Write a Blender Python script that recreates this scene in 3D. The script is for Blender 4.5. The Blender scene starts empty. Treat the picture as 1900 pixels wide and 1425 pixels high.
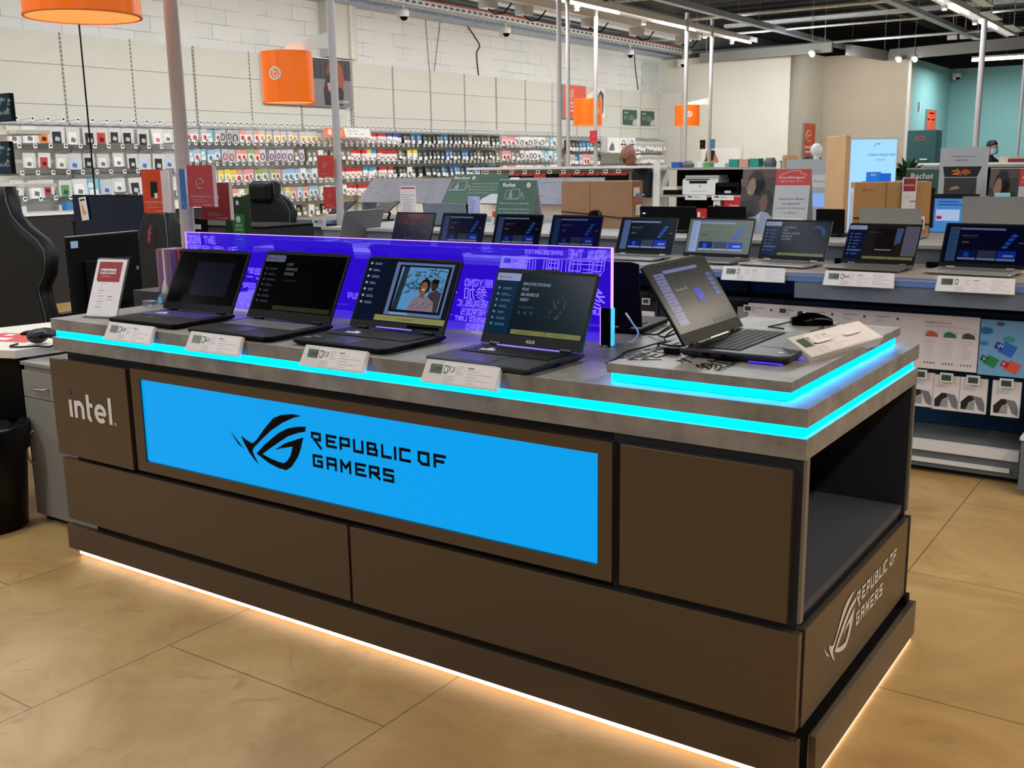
import bpy, math, random
from mathutils import Matrix, Vector
R = math.radians
rnd = random.Random(7)
scene = bpy.context.scene
COL = scene.collection
# ---------------------------------------------------------------- camera
cam_d = bpy.data.cameras.new('camera')
cam = bpy.data.objects.new('camera', cam_d); COL.objects.link(cam)
cam_d.sensor_fit = 'HORIZONTAL'; cam_d.sensor_width = 36.0
cam_d.lens = 36.0 * 1945.1 / 1900.0
cam_d.clip_end = 200
_yaw, _pit, _rol = 0.600974971, 0.207244295, -0.0140828926
_f = Vector((-math.sin(_yaw) * math.cos(_pit), math.cos(_yaw) * math.cos(_pit), -math.sin(_pit)))
_r = Vector((math.cos(_yaw), math.sin(_yaw), 0)); _u = _r.cross(_f)
_r2 = math.cos(_rol) * _r + math.sin(_rol) * _u; _u2 = -math.sin(_rol) * _r + math.cos(_rol) * _u
_m = Matrix((_r2, _u2, -_f)).transposed().to_4x4()
_m.translation = (0.743936, -2.256759, 1.4978)
cam.matrix_world = _m
scene.camera = cam
# ---------------------------------------------------------------- exposure, world, ceiling lights and added fills
vs = scene.view_settings
vs.view_transform = 'Standard'; vs.look = 'None'; vs.gamma = 1.0; vs.use_curve_mapping = False
vs.exposure = 0.0
scene.render.film_transparent = False
w = bpy.data.worlds.new('store_world'); scene.world = w; w.use_nodes = True
w.node_tree.nodes['Background'].inputs[0].default_value = (0.74, 0.80, 0.88, 1)
w.node_tree.nodes['Background'].inputs[1].default_value = 0.15
def area(x, y, z, sx, sy, power, col=(1, 0.97, 0.9), rot=(0, 0, 0)):
    l = bpy.data.lights.new('fixture_or_fill_light', 'AREA'); l.shape = 'RECTANGLE'; l.size = sx; l.size_y = sy
    l.energy = power; l.color = col
    o = bpy.data.objects.new('fixture_or_fill_light', l); COL.objects.link(o); o.location = (x, y, z); o.rotation_euler = rot
    return o
# long fluorescent runs hang under the roof in rows parallel to the accessory wall
LIGHT_ROWS = [(-7.85, (1, .98, .95), .95), (-3.35, (.90, .96, 1), .85), (2.2, (1, .87, .70), 1.0)]
for lx, lc, lp in LIGHT_ROWS:
    for ly in (-4.0, 1.3, 6.6, 11.9, 17.0):
        if lx > 0 and ly > 10: continue
        area(lx, ly, 3.78, 0.22, 4.4, 125 * lp, lc)
area(-8.9, 8.0, 3.6, 0.2, 9.0, 42, (1, .99, .98), (0, R(68), 0))     # unseen lights added to brighten the accessory wall
area(-8.9, 16.5, 3.6, 0.2, 7.0, 42, (1, .99, .97), (0, R(68), 0))
area(-7.6, 18.6, 3.6, 2.4, .2, 62, (1, .98, .94), (R(62), 0, 0))                      # boost lights added for the dim far walls, near the ceiling spots
area(-6.2, 21.2, 3.5, .9, .2, 26, (1, .96, .9), (R(66), 0, R(-6)))
for ux in (-7.85, -3.35): area(ux, 8, 3.98, .15, 24, 60, (1, .99, .97), (R(180), 0, 0))      # uplights added above the light profiles to lift the dark roof
area(-4.3, 25.0, 3.6, 1.6, 1.6, 95, (.9, 1, 1))                        # light of the teal back room
# ---------------------------------------------------------------- materials
MATS = {}
def lin(c):
    return tuple(((v / 255.0) / 12.92 if v <= 10.3 else (((v / 255.0) + .055) / 1.055) ** 2.4) for v in c)
def mat(name, rgb, rough=.5, metal=0.0, emit=0.0, noise=0.0, nscale=30.0, spec=.5, ecol=None, alpha=1.0, bump=0.0, trans=0.0):
    """rgb in 0..255 display values"""
    m = bpy.data.materials.new(name); m.use_nodes = True
    nt = m.node_tree; b = nt.nodes['Principled BSDF']; c = lin(rgb) + (1,)
    b.inputs['Base Color'].default_value = c
    b.inputs['Roughness'].default_value = rough; b.inputs['Metallic'].default_value = metal
    b.inputs['Specular IOR Level'].default_value = spec
    if trans: b.inputs['Transmission Weight'].default_value = trans; b.inputs['IOR'].default_value = 1.1
    if emit:
        b.inputs['Emission Color'].default_value = (lin(ecol) if ecol else c[:3]) + (1,)
        b.inputs['Emission Strength'].default_value = emit
    if alpha < 1: b.inputs['Alpha'].default_value = alpha
    if noise or bump:
        tc = nt.nodes.new('ShaderNodeTexCoord'); n = nt.nodes.new('ShaderNodeTexNoise')
        n.inputs['Scale'].default_value = nscale; n.inputs['Detail'].default_value = 6; n.inputs['Roughness'].default_value = .65
        nt.links.new(tc.outputs['Object'], n.inputs['Vector'])
        if noise:
            mx = nt.nodes.new('ShaderNodeMix'); mx.data_type = 'RGBA'
            mx.inputs[6].default_value = tuple(min(1, v * (1 - noise)) for v in c[:3]) + (1,)
            mx.inputs[7].default_value = tuple(min(1, v * (1 + noise)) for v in c[:3]) + (1,)
            mr = nt.nodes.new('ShaderNodeMapRange'); mr.inputs[1].default_value = .32; mr.inputs[2].default_value = .68
            nt.links.new(n.outputs['Fac'], mr.inputs[0]); nt.links.new(mr.outputs[0], mx.inputs[0])
            nt.links.new(mx.outputs[2], b.inputs['Base Color'])
        if bump:
            bp = nt.nodes.new('ShaderNodeBump'); bp.inputs['Strength'].default_value = bump; bp.inputs['Distance'].default_value = .01
            nt.links.new(n.outputs['Fac'], bp.inputs['Height']); nt.links.new(bp.outputs[0], b.inputs['Normal'])
    MATS[name] = m
    return m
def C(r, g, b, rough=.5, emit=0.0, metal=0.0):
    """plain colour material, made on demand"""
    k = 'c_%d_%d_%d_%d_%d_%d' % (r, g, b, rough * 100, emit * 100, metal * 100)
    if k not in MATS: mat(k, (r, g, b), rough, metal, emit)
    return k
def S(r, g, b, e=1.0):
    """what a switched-on screen shows: dark glossy glass that emits this colour"""
    k = 's_%d_%d_%d_%d' % (r, g, b, e * 100)
    if k not in MATS:
        mat(k, (2, 2, 3), .20, 0, e, ecol=(r, g, b))
        MATS[k].node_tree.nodes['Principled BSDF'].inputs['Specular IOR Level'].default_value = .07
    return k
# ---------------------------------------------------------------- mesh builder
def frame(o, xd, yd):
    xd = Vector(xd).normalized(); yd = Vector(yd).normalized(); n = xd.cross(yd)
    m = Matrix((xd, yd, n)).transposed().to_4x4(); m.translation = Vector(o); return m
GL = {}
def glyph(s):
    if s not in GL:
        c = bpy.data.curves.new('t', 'FONT'); c.body = s; c.size = 1; c.resolution_u = 2
        o = bpy.data.objects.new('t', c); me = o.to_mesh()
        GL[s] = ([tuple(v.co[:2]) for v in me.vertices], [tuple(p.vertices) for p in me.polygons])
        o.to_mesh_clear(); bpy.data.objects.remove(o); bpy.data.curves.remove(c)
    return GL[s]
class MB:
    def __init__(s): s.v = []; s.f = []; s.m = []; s.names = []; s.X = Matrix(); s.sm = []
    def at(s, M): s.X = M; return s
    def mi(s, k):
        if k not in s.names: s.names.append(k)
        return s.names.index(k)
    def add(s, vs, fs, k, smooth=False):
        b = len(s.v); X = s.X; s.v += [tuple(X @ Vector(p)) for p in vs]; i = s.mi(k)
        for f in fs: s.f.append(tuple(b + j for j in f)); s.m.append(i); s.sm.append(smooth)
        return s
    def box(s, x0, x1, y0, y1, z0, z1, k):
        return s.add([(x, y, z) for z in (z0, z1) for x, y in ((x0, y0), (x1, y0), (x1, y1), (x0, y1))],
                     [(0, 3, 2, 1), (4, 5, 6, 7), (0, 1, 5, 4), (1, 2, 6, 5), (2, 3, 7, 6), (3, 0, 4, 7)], k)
    def rect(s, x, y, w, h, k, z=0.0):
        return s.add([(x, y, z), (x + w, y, z), (x + w, y + h, z), (x, y + h, z)], [(0, 1, 2, 3)], k)
    def quad(s, p, k): return s.add(p, [tuple(range(len(p)))], k)
    def poly(s, p, k, z=0.0): return s.add([(a, b, z) for a, b in p], [tuple(range(len(p)))], k)
    def prism(s, p, z0, z1, k, cap=None):
        a = sum(p[i][0] * p[(i + 1) % len(p)][1] - p[(i + 1) % len(p)][0] * p[i][1] for i in range(len(p)))
        if a < 0: p = p[::-1]
        n = len(p)
        s.add([(a, b, z0) for a, b in p] + [(a, b, z1) for a, b in p],
              [tuple(range(n))[::-1]] + [(i, (i + 1) % n, n + (i + 1) % n, n + i) for i in range(n)], k)
        return s.add([(a, b, z1) for a, b in p], [tuple(range(n))], cap or k)
    def cyl(s, p0, p1, r, k, n=12, r2=None, caps=True):
        p0 = Vector(p0); p1 = Vector(p1); d = (p1 - p0).normalized(); r2 = r if r2 is None else r2
        a = d.orthogonal().normalized(); b = d.cross(a)
        vs = [p0 + r * (math.cos(t) * a + math.sin(t) * b) for t in [2 * math.pi * i / n for i in range(n)]]
        vs += [p1 + r2 * (math.cos(t) * a + math.sin(t) * b) for t in [2 * math.pi * i / n for i in range(n)]]
        s.add(vs, [(i, (i + 1) % n, n + (i + 1) % n, n + i) for i in range(n)], k, True)
        if caps: s.add(vs, [tuple(range(n))[::-1], tuple(range(n, 2 * n))], k)
        return s
    def tube(s, pts, r, k, n=6, closed=False):
        P = [Vector(p) for p in pts]; m = len(P); vs = []; up = None
        for i in range(m):
            t = (P[(i + 1) % m] - P[i - 1]) if closed else (P[min(i + 1, m - 1)] - P[max(i - 1, 0)])
            t = t.normalized()
            up = t.orthogonal().normalized() if up is None else (up - up.dot(t) * t).normalized()
            b = t.cross(up)
            vs += [P[i] + r * (math.cos(q) * up + math.sin(q) * b) for q in [2 * math.pi * j / n for j in range(n)]]
        fs = [(i * n + j, i * n + (j + 1) % n, ((i + 1) % m) * n + (j + 1) % n, ((i + 1) % m) * n + j)
              for i in range(m if closed else m - 1) for j in range(n)]
        s.add(vs, fs, k, True)
        if not closed: s.add(vs[:n] + vs[-n:], [tuple(range(n))[::-1], tuple(range(n, 2 * n))], k)
        return s
    def lathe(s, prof, k, n=20, c=(0, 0, 0)):
        vs = [(c[0] + r * math.cos(2 * math.pi * j / n), c[1] + r * math.sin(2 * math.pi * j / n), c[2] + z) for r, z in prof for j in range(n)]
        return s.add(vs, [(i * n + j, i * n + (j + 1) % n, (i + 1) * n + (j + 1) % n, (i + 1) * n + j) for i in range(len(prof) - 1) for j in range(n)], k, True)
    def ell(s, c, r, k, n=14, m=9, half=False):
        vs = []; fs = []
        for i in range(m + 1):
            th = math.pi * i / m * (0.5 if half else 1)
            for j in range(n):
                a = 2 * math.pi * j / n
                vs.append((c[0] + r[0] * math.sin(th) * math.cos(a), c[1] + r[1] * math.sin(th) * math.sin(a), c[2] + r[2] * math.cos(th)))
        for i in range(m):
            for j in range(n): fs.append((i * n + j, (i + 1) * n + j, (i + 1) * n + (j + 1) % n, i * n + (j + 1) % n))
        return s.add(vs, fs, k, True)
    def loft(s, rings, k, smooth=True, cap=True):
        n = len(rings[0]); vs = [p for r in rings for p in r]
        s.add(vs, [(i * n + j, i * n + (j + 1) % n, (i + 1) * n + (j + 1) % n, (i + 1) * n + j) for i in range(len(rings) - 1) for j in range(n)], k, smooth)
        if cap: s.add(list(rings[0]) + list(rings[-1]), [tuple(range(n))[::-1], tuple(range(n, 2 * n))], k)
        return s
    def text(s, t, x, y, h, k, z=0.0006, align='L', sx=1.0, shear=0.0, w=None, bold=0.0):
        """flat lettering in the local xy plane; h is the cap height, w an exact width"""
        vs, fs = glyph(t)
        if not vs: return s
        x0 = min(v[0] for v in vs); x1 = max(v[0] for v in vs); q = h / 0.69
        kx = q * sx if w is None else w / (x1 - x0)
        W = (x1 - x0) * kx; ox = x - (W if align == 'R' else W / 2 if align == 'C' else 0)
        for db in ((0,) if not bold else (-bold, bold)):
            s.add([(ox + (a - x0) * kx + b * q * shear + db, y + b * q, z + (db > 0) * .00005) for a, b in vs], fs, k)
        return s
    def lines(s, x, y, w, n, dy, k, t=.0012, z=0.0006, seed=1, lo=.55):
        r = random.Random(seed)
        for i in range(n): s.rect(x, y - i * dy, w * r.uniform(lo, 1), t, k, z)
        return s
    def build(s, name, parent=None, bevel=0.0, loc=None, seg=2, smooth_by=None):
        me = bpy.data.meshes.new(name); me.from_pydata(s.v, [], s.f)
        for k in s.names: me.materials.append(MATS[k])
        me.polygons.foreach_set('material_index', s.m); me.polygons.foreach_set('use_smooth', s.sm); me.update()
        o = bpy.data.objects.new(name, me); COL.objects.link(o)
        if parent: o.parent = parent
        if loc: o.location = loc
        if bevel:
            b = o.modifiers.new('bevel', 'BEVEL'); b.width = bevel; b.segments = seg; b.limit_method = 'ANGLE'; b.angle_limit = R(40)
        return o
def tag(o, label=None, cat=None, group=None, kind=None):
    if label: o['label'] = label
    if cat: o['category'] = cat
    if group: o['group'] = group
    if kind: o['kind'] = kind
    return o
def thing(name, label, cat, loc=(0, 0, 0), rz=0.0, group=None):
    o = bpy.data.objects.new(name, None); COL.objects.link(o); o.location = loc; o.rotation_euler = (0, 0, rz)
    o.empty_display_size = .05
    return tag(o, label, cat, group)
def struct(mb, name, **k): return tag(mb.build(name, **k), kind='structure')
def dup(root, loc=None, rz=None, label=None, group=None):
    r = root.copy(); COL.objects.link(r)
    if loc is not None: r.location = loc
    if rz is not None: r.rotation_euler = (0, 0, rz)
    if label: r['label'] = label
    if group: r['group'] = group
    for ch in list(root.children):
        c = ch.copy(); COL.objects.link(c); c.parent = r
        for g in ch.children:
            d = g.copy(); COL.objects.link(d); d.parent = c
    return r
FRONT = lambda x, y, z: frame((x, y, z), (1, 0, 0), (0, 0, 1))        # a plane that faces -y
SIDE = lambda x, y, z: frame((x, y, z), (0, 1, 0), (0, 0, 1))         # a plane that faces +x
# angular strokes for the gamer lettering, cell 1 high
STK = {
 'R': [[(0, .62), (0, 1), (.78, 1), (.78, .42), (.2, .42), (.82, -.35)]], 'r': [[(0, 0), (0, 1), (.78, 1), (.78, .45), (0, .45)], [(.3, .45), (.85, 0)]], 'E': [[(.85, 1), (0, 1), (0, 0), (.85, 0)], [(0, .5), (.7, .5)]],
 'P': [[(0, 0), (0, 1), (.8, 1), (.8, .38), (0, .38)]], 'U': [[(0, 1), (0, 0), (.78, 0), (.78, 1)]],
 'B': [[(0, 0), (0, 1), (.7, 1), (.7, .52), (.8, .45), (.8, 0), (0, 0)], [(0, .5), (.7, .5)]], 'L': [[(0, 1), (0, 0), (.75, 0)]],
 'I': [[(.0, 1), (.0, 0)]], 'C': [[(.8, 1), (0, 1), (0, 0), (.8, 0)]], 'O': [[(0, .25), (0, 1), (.8, 1), (.8, 0), (.25, 0), (0, .25)]],
 'F': [[(.85, 1), (0, 1), (0, 0)], [(0, .5), (.7, .5)]], 'G': [[(.8, 1), (0, 1), (0, 0), (.8, 0), (.8, .5), (.45, .5)]],
 'A': [[(0, 0), (0, 1), (.8, 1), (.8, 0)], [(0, .45), (.8, .45)]], 'M': [[(0, 0), (0, 1), (.42, .4), (.84, 1), (.84, 0)]],
 'S': [[(.8, 1), (0, 1), (0, .52), (.8, .5), (.8, 0), (0, 0)]], 'J': [[(.1, 1), (.7, 1), (.7, 0), (0, 0), (0, .25)]], 'N': [[(0, 0), (0, 1), (.78, 0), (.78, 1)]],
 'T': [[(0, 1), (.85, 1)], [(.42, 1), (.42, 0)]], 'H': [[(0, 0), (0, 1)], [(.78, 0), (.78, 1)], [(0, .5), (.78, .5)]], 'Z': [[(0, 1), (.8, 1), (0, 0), (.8, 0)]],
 'Q': [[(0, 0), (0, 1), (.8, 1), (.8, 0), (0, 0)], [(.5, .3), (.9, -.2)]], 'Y': [[(0, 1), (.4, .5), (.8, 1)], [(.4, .5), (.4, 0)]], 'D': [[(0, 0), (0, 1), (.6, 1), (.8, .75), (.8, 0), (0, 0)]],
 'X': [[(0, 0), (.8, 1)], [(0, 1), (.8, 0)]], 'V': [[(0, 1), (.4, 0), (.8, 1)]], 'W': [[(0, 1), (.2, 0), (.42, .7), (.64, 0), (.84, 1)]], 'K': [[(0, 0), (0, 1)], [(.8, 1), (.1, .5), (.8, 0)]],
}
def stroke_text(mb, t, x, y, h, k, pitch=1.2, wid=.17, shear=0.0, outline=0.0, xw=.9, flip=False):
    """angular lettering; outline>0 draws only the contour, that thick"""
    cx = 0.0; nq = 0
    for ch in t:
        if ch in STK:
            for path in STK[ch]:
                for (x0, y0), (x1, y1) in zip(path, path[1:]):
                    a = Vector((x0 * xw, y0)); b = Vector((x1 * xw, y1)); d = (b - a).normalized(); n = Vector((-d.y, d.x)) * wid / 2
                    e = d * wid / 2
                    q = [a - e - n, b + e - n, b + e + n, a - e + n]
                    q = [((-1 if flip else 1) * (cx + p.x + p.y * shear), p.y) for p in q]
                    q = [(x + p[0] * h, y + p[1] * h) for p in q]
                    if outline:
                        for i in ((0, 1), (3, 2)) :
                            A = Vector(q[i[0]] + (0,)); B = Vector(q[i[1]] + (0,)); dd = (B - A).normalized(); nn = Vector((-dd.y, dd.x, 0)) * outline / 2
                            mb.add([A - nn, B - nn, B + nn, A + nn], [(0, 1, 2, 3)], k)
                    else: nq += 1; mb.poly(q if not flip else q[::-1], k, .00003 * (nq % 9))
        cx += (.42 if ch == 'I' else .62 if ch == ' ' else pitch)
    return mb
LOGO = [[(0.0, 0.289), (0.05, 0.238), (0.112, 0.185), (0.188, 0.126), (0.101, 0.165), (0.042, 0.23)],
 [(0.146, 0.255), (0.216, 0.221), (0.294, 0.199), (0.314, 0.16), (0.291, 0.126), (0.249, 0.101), (0.185, 0.182)],
 [(0.291, 0.126), (0.311, 0.084), (0.37, 0.0), (0.308, 0.045), (0.249, 0.101)],
 [(0.294, 0.199), (0.353, 0.238), (0.471, 0.364), (0.594, 0.476), (0.695, 0.515), (0.832, 0.541), (0.947, 0.538), (0.846, 0.507), (0.706, 0.445), (0.557, 0.356), (0.426, 0.255), (0.314, 0.16)],
 [(0.342, 0.109), (0.457, 0.21), (0.644, 0.342), (0.77, 0.403), (0.891, 0.434), (1.0, 0.448), (0.986, 0.401), (0.888, 0.375), (0.765, 0.328), (0.639, 0.252), (0.507, 0.171), (0.423, 0.115)],
 [(0.342, 0.109), (0.423, 0.115), (0.518, 0.09), (0.622, 0.073), (0.692, 0.07), (0.72, 0.008), (0.616, 0.014), (0.496, 0.042)],
 [(0.692, 0.07), (0.737, 0.098), (0.784, 0.154), (0.818, 0.241), (0.961, 0.347), (0.919, 0.235), (0.88, 0.157), (0.793, 0.053), (0.72, 0.008)],
 [(0.818, 0.241), (0.667, 0.204), (0.577, 0.174), (0.725, 0.261), (0.961, 0.347)]]
def rog_logo(mb, x, y, w, k, outline=0.0):
    for P in LOGO:
        q = [(x + a * w, y + b * w) for a, b in P]
        if outline: mb.tube([(a, b, 0) for a, b in q], outline, k, 4, True)
        else: mb.poly(q, k)
    return mb
def shop_b(mb, x, y, r, k, kin):
    """the round b emblem of the shop"""
    n = 20
    mb.poly([(x + r * math.cos(2 * math.pi * i / n), y + r * math.sin(2 * math.pi * i / n)) for i in range(n)], k, .0006)
    mb.poly([(x + .68 * r * math.cos(2 * math.pi * i / n), y + .68 * r * math.sin(2 * math.pi * i / n)) for i in range(n)], kin, .0010)
    for i in range(12):
        a0, a1 = 2 * math.pi * i / 12, 2 * math.pi * (i + 1) / 12
        mb.poly([(x + .4 * r * math.cos(a0) + .05 * r, y - .05 * r + .34 * r * math.sin(a0)), (x + .4 * r * math.cos(a1) + .05 * r, y - .05 * r + .34 * r * math.sin(a1)),
                 (x + .2 * r * math.cos(a1) + .05 * r, y - .05 * r + .16 * r * math.sin(a1)), (x + .2 * r * math.cos(a0) + .05 * r, y - .05 * r + .16 * r * math.sin(a0))][::-1], k, .0014)
    mb.rect(x - .38 * r, y - .1 * r, .18 * r, .6 * r, k, .0014)
    return mb
# ================================================================ materials of the place
mat('white_paint', (222, 219, 206), .75, noise=.03, nscale=3)
mat('beige_paint', (196, 186, 170), .8, noise=.03, nscale=2)
mat('offwhite_paint', (214, 213, 204), .8, noise=.02, nscale=2)
mat('teal_paint', (140, 190, 192), .8, noise=.03, nscale=2)
mat('panel_cream', (206, 206, 198), .55, noise=.02, nscale=2)
mat('dark_deck', (98, 98, 98), .85, noise=.1, nscale=4)
mat('galv', (206, 212, 216), .4, .25, noise=.25, nscale=25)
mat('galv_dark', (162, 176, 192), .4, .15, noise=.2, nscale=10)
mat('beam_grey', (124, 124, 124), .6)
mat('white_metal', (225, 226, 226), .35)
mat('profile_glow', (235, 236, 236), .4, 0, .42, ecol=(240, 240, 236))  # added glow that whitens the underside of the light profiles
mat('tube_on', (255, 255, 250), .5, 0, 9, ecol=(255, 252, 240))
mat('steel', (170, 168, 175), .3, .8)
mat('pole_paint', (188, 184, 188), .3)
# painted blockwork
def block_wall():
    m = bpy.data.materials.new('blockwork'); m.use_nodes = True; nt = m.node_tree; b = nt.nodes['Principled BSDF']; MATS['blockwork'] = m
    b.inputs['Roughness'].default_value = .85
    tc = nt.nodes.new('ShaderNodeTexCoord'); sp = nt.nodes.new('ShaderNodeSeparateXYZ'); cb = nt.nodes.new('ShaderNodeCombineXYZ')
    br = nt.nodes.new('ShaderNodeTexBrick'); nt.links.new(tc.outputs['Object'], sp.inputs[0])
    nt.links.new(sp.outputs[1], cb.inputs[0]); nt.links.new(sp.outputs[2], cb.inputs[1]); nt.links.new(cb.outputs[0], br.inputs[0])
    br.inputs['Scale'].default_value = 1; br.inputs['Brick Width'].default_value = .5; br.inputs['Row Height'].default_value = .2
    br.inputs['Mortar Size'].default_value = .004; br.inputs['Mortar Smooth'].default_value = .4; br.offset = .5
    br.inputs['Color1'].default_value = lin((226, 228, 226)) + (1,); br.inputs['Color2'].default_value = lin((218, 221, 220)) + (1,)
    br.inputs['Mortar'].default_value = lin((150, 152, 154)) + (1,)
    n = nt.nodes.new('ShaderNodeTexNoise'); n.inputs['Scale'].default_value = 1.7; n.inputs['Detail'].default_value = 5
    nt.links.new(tc.outputs['Object'], n.inputs['Vector'])
    mr = nt.nodes.new('ShaderNodeMapRange'); mr.inputs[1].default_value = .42; mr.inputs[2].default_value = .6
    nt.links.new(n.outputs['Fac'], mr.inputs[0])
    mx = nt.nodes.new('ShaderNodeMix'); mx.data_type = 'RGBA'; mx.inputs[7].default_value = lin((224, 226, 224)) + (1,)
    nt.links.new(mr.outputs[0], mx.inputs[0]); nt.links.new(br.outputs['Color'], mx.inputs[6]); nt.links.new(mx.outputs[2], b.inputs['Base Color'])
    bp = nt.nodes.new('ShaderNodeBump'); bp.inputs['Strength'].default_value = .5; bp.inputs['Distance'].default_value = .01
    nt.links.new(br.outputs['Fac'], bp.inputs['Height']); bp.invert = True; nt.links.new(bp.outputs[0], b.inputs['Normal'])
block_wall()
def floor_mat():
    m = bpy.data.materials.new('floor_tile'); m.use_nodes = True; nt = m.node_tree; b = nt.nodes['Principled BSDF']; MATS['floor_tile'] = m
    tc = nt.nodes.new('ShaderNodeTexCoord'); mp = nt.nodes.new('ShaderNodeMapping'); nt.links.new(tc.outputs['Object'], mp.inputs[0])
    sp = nt.nodes.new('ShaderNodeSeparateXYZ'); cb = nt.nodes.new('ShaderNodeCombineXYZ'); nt.links.new(tc.outputs['Object'], sp.inputs[0])
    ax = nt.nodes.new('ShaderNodeMath'); ax.operation = 'ADD'; ax.inputs[1].default_value = 2.85 + .91 * 20
    ay = nt.nodes.new('ShaderNodeMath'); ay.operation = 'ADD'; ay.inputs[1].default_value = .31 + .945 * 40
    nt.links.new(sp.outputs[0], ax.inputs[0]); nt.links.new(sp.outputs[1], ay.inputs[0])
    nt.links.new(ay.outputs[0], cb.inputs[0]); nt.links.new(ax.outputs[0], cb.inputs[1])
    br = nt.nodes.new('ShaderNodeTexBrick'); nt.links.new(cb.outputs[0], br.inputs[0])
    br.inputs['Scale'].default_value = 1; br.inputs['Brick Width'].default_value = .945; br.inputs['Row Height'].default_value = .91
    br.inputs['Mortar Size'].default_value = .0024; br.offset = .5
    br.inputs['Color1'].default_value = (1, 1, 1, 1); br.inputs['Color2'].default_value = (.94, .95, .95, 1); br.inputs['Mortar'].default_value = (.38, .33, .28, 1)
    n = nt.nodes.new('ShaderNodeTexNoise'); n.inputs['Scale'].default_value = 1.6; n.inputs['Detail'].default_value = 9; n.inputs['Roughness'].default_value = .62
    n.inputs['Distortion'].default_value = .8; nt.links.new(tc.outputs['Object'], n.inputs['Vector'])
    cr = nt.nodes.new('ShaderNodeValToRGB'); e = cr.color_ramp.elements
    e[0].position = .3; e[0].color = lin((158, 121, 72)) + (1,); e[1].position = .7; e[1].color = lin((202, 168, 116)) + (1,)
    x = e.new(.5); x.color = lin((182, 147, 94)) + (1,)
    nt.links.new(n.outputs['Fac'], cr.inputs[0])
    n2 = nt.nodes.new('ShaderNodeTexNoise'); n2.inputs['Scale'].default_value = 7; n2.inputs['Detail'].default_value = 7; n2.inputs['Distortion'].default_value = 1.5
    nt.links.new(tc.outputs['Object'], n2.inputs['Vector'])
    mr = nt.nodes.new('ShaderNodeMapRange'); mr.inputs[1].default_value = .60; mr.inputs[2].default_value = .72; mr.inputs[4].default_value = .5
    nt.links.new(n2.outputs['Fac'], mr.inputs[0])
    mv = nt.nodes.new('ShaderNodeMix'); mv.data_type = 'RGBA'; mv.inputs[7].default_value = lin((150, 118, 76)) + (1,)
    nt.links.new(mr.outputs[0], mv.inputs[0]); nt.links.new(cr.outputs[0], mv.inputs[6])
    mx = nt.nodes.new('ShaderNodeMix'); mx.data_type = 'RGBA'; mx.blend_type = 'MULTIPLY'; mx.inputs[0].default_value = 1
    nt.links.new(mv.outputs[2], mx.inputs[6]); nt.links.new(br.outputs['Color'], mx.inputs[7]); nt.links.new(mx.outputs[2], b.inputs['Base Color'])
    b.inputs['Roughness'].default_value = .42; b.inputs['Specular IOR Level'].default_value = .45
    bp = nt.nodes.new('ShaderNodeBump'); bp.inputs['Strength'].default_value = .15; bp.inputs['Distance'].default_value = .004
    nt.links.new(n2.outputs['Fac'], bp.inputs['Height']); nt.links.new(bp.outputs[0], b.inputs['Normal'])
floor_mat()
# ================================================================ room shell
struct(MB().box(-13, 6, -8, 32, -.1, 0, 'floor_tile'), 'floor')
struct(MB().box(-11.2, -10.95, -4, 30, 0, 5.3, 'blockwork'), 'wall_left')
struct(MB().box(-10.95, -7.775, 21.3, 21.5, 0, 3.86, 'offwhite_paint'), 'wall_back')
struct(MB().box(-7.975, -7.775, 21.5, 23.6, 0, 3.9, 'white_paint').box(-7.975, -5.746, 23.59, 23.8, 0, 3.9, 'beige_paint'), 'wall_recess')
struct(MB().box(-5.95, -5.746, 23.8, 27.6, 0, 3.74, 'teal_paint').box(-5.95, 3, 27.58, 27.8, 0, 3.74, 'teal_paint'), 'wall_teal')
struct(MB().box(-13, 6, 31, 31.2, 0, 5.4, 'dark_deck'), 'wall_far')
struct(MB().box(-5.80, -5.735, 23.55, 23.60, 0, 3.75, 'white_metal'), 'trim_1')
ce = MB()
for i in range(50):        # trapezoidal steel roof deck
    y = -8 + i * .8
    ce.quad([(-13, y, 5.2), (6, y, 5.2), (6, y + .4, 5.2), (-13, y + .4, 5.2)], 'dark_deck')
    ce.quad([(-13, y + .4, 5.2), (6, y + .4, 5.2), (6, y + .45, 5.3), (-13, y + .45, 5.3)], 'dark_deck')
    ce.quad([(-13, y + .45, 5.3), (6, y + .45, 5.3), (6, y + .75, 5.3), (-13, y + .75, 5.3)], 'dark_deck')
    ce.quad([(-13, y + .75, 5.3), (6, y + .75, 5.3), (6, y + .8, 5.2), (-13, y + .8, 5.2)], 'dark_deck')
ce.box(-13, 6, -8, 32, 5.32, 5.4, 'dark_deck')
struct(ce, 'ceiling')
# steel column boxed against the block wall, with its flange edges
tag(MB().box(-10.95, -10.80, 9.80, 10.47, 3.11, 3.9, 'panel_cream').box(-10.80, -10.78, 9.80, 9.86, 3.11, 3.9, 'white_paint').box(-10.80, -10.76, 10.28, 10.32, 3.11, 3.9, 'white_paint').build('column_casing'),
    'cream boxed steel column above the poster of the red-haired woman', 'column')
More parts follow.
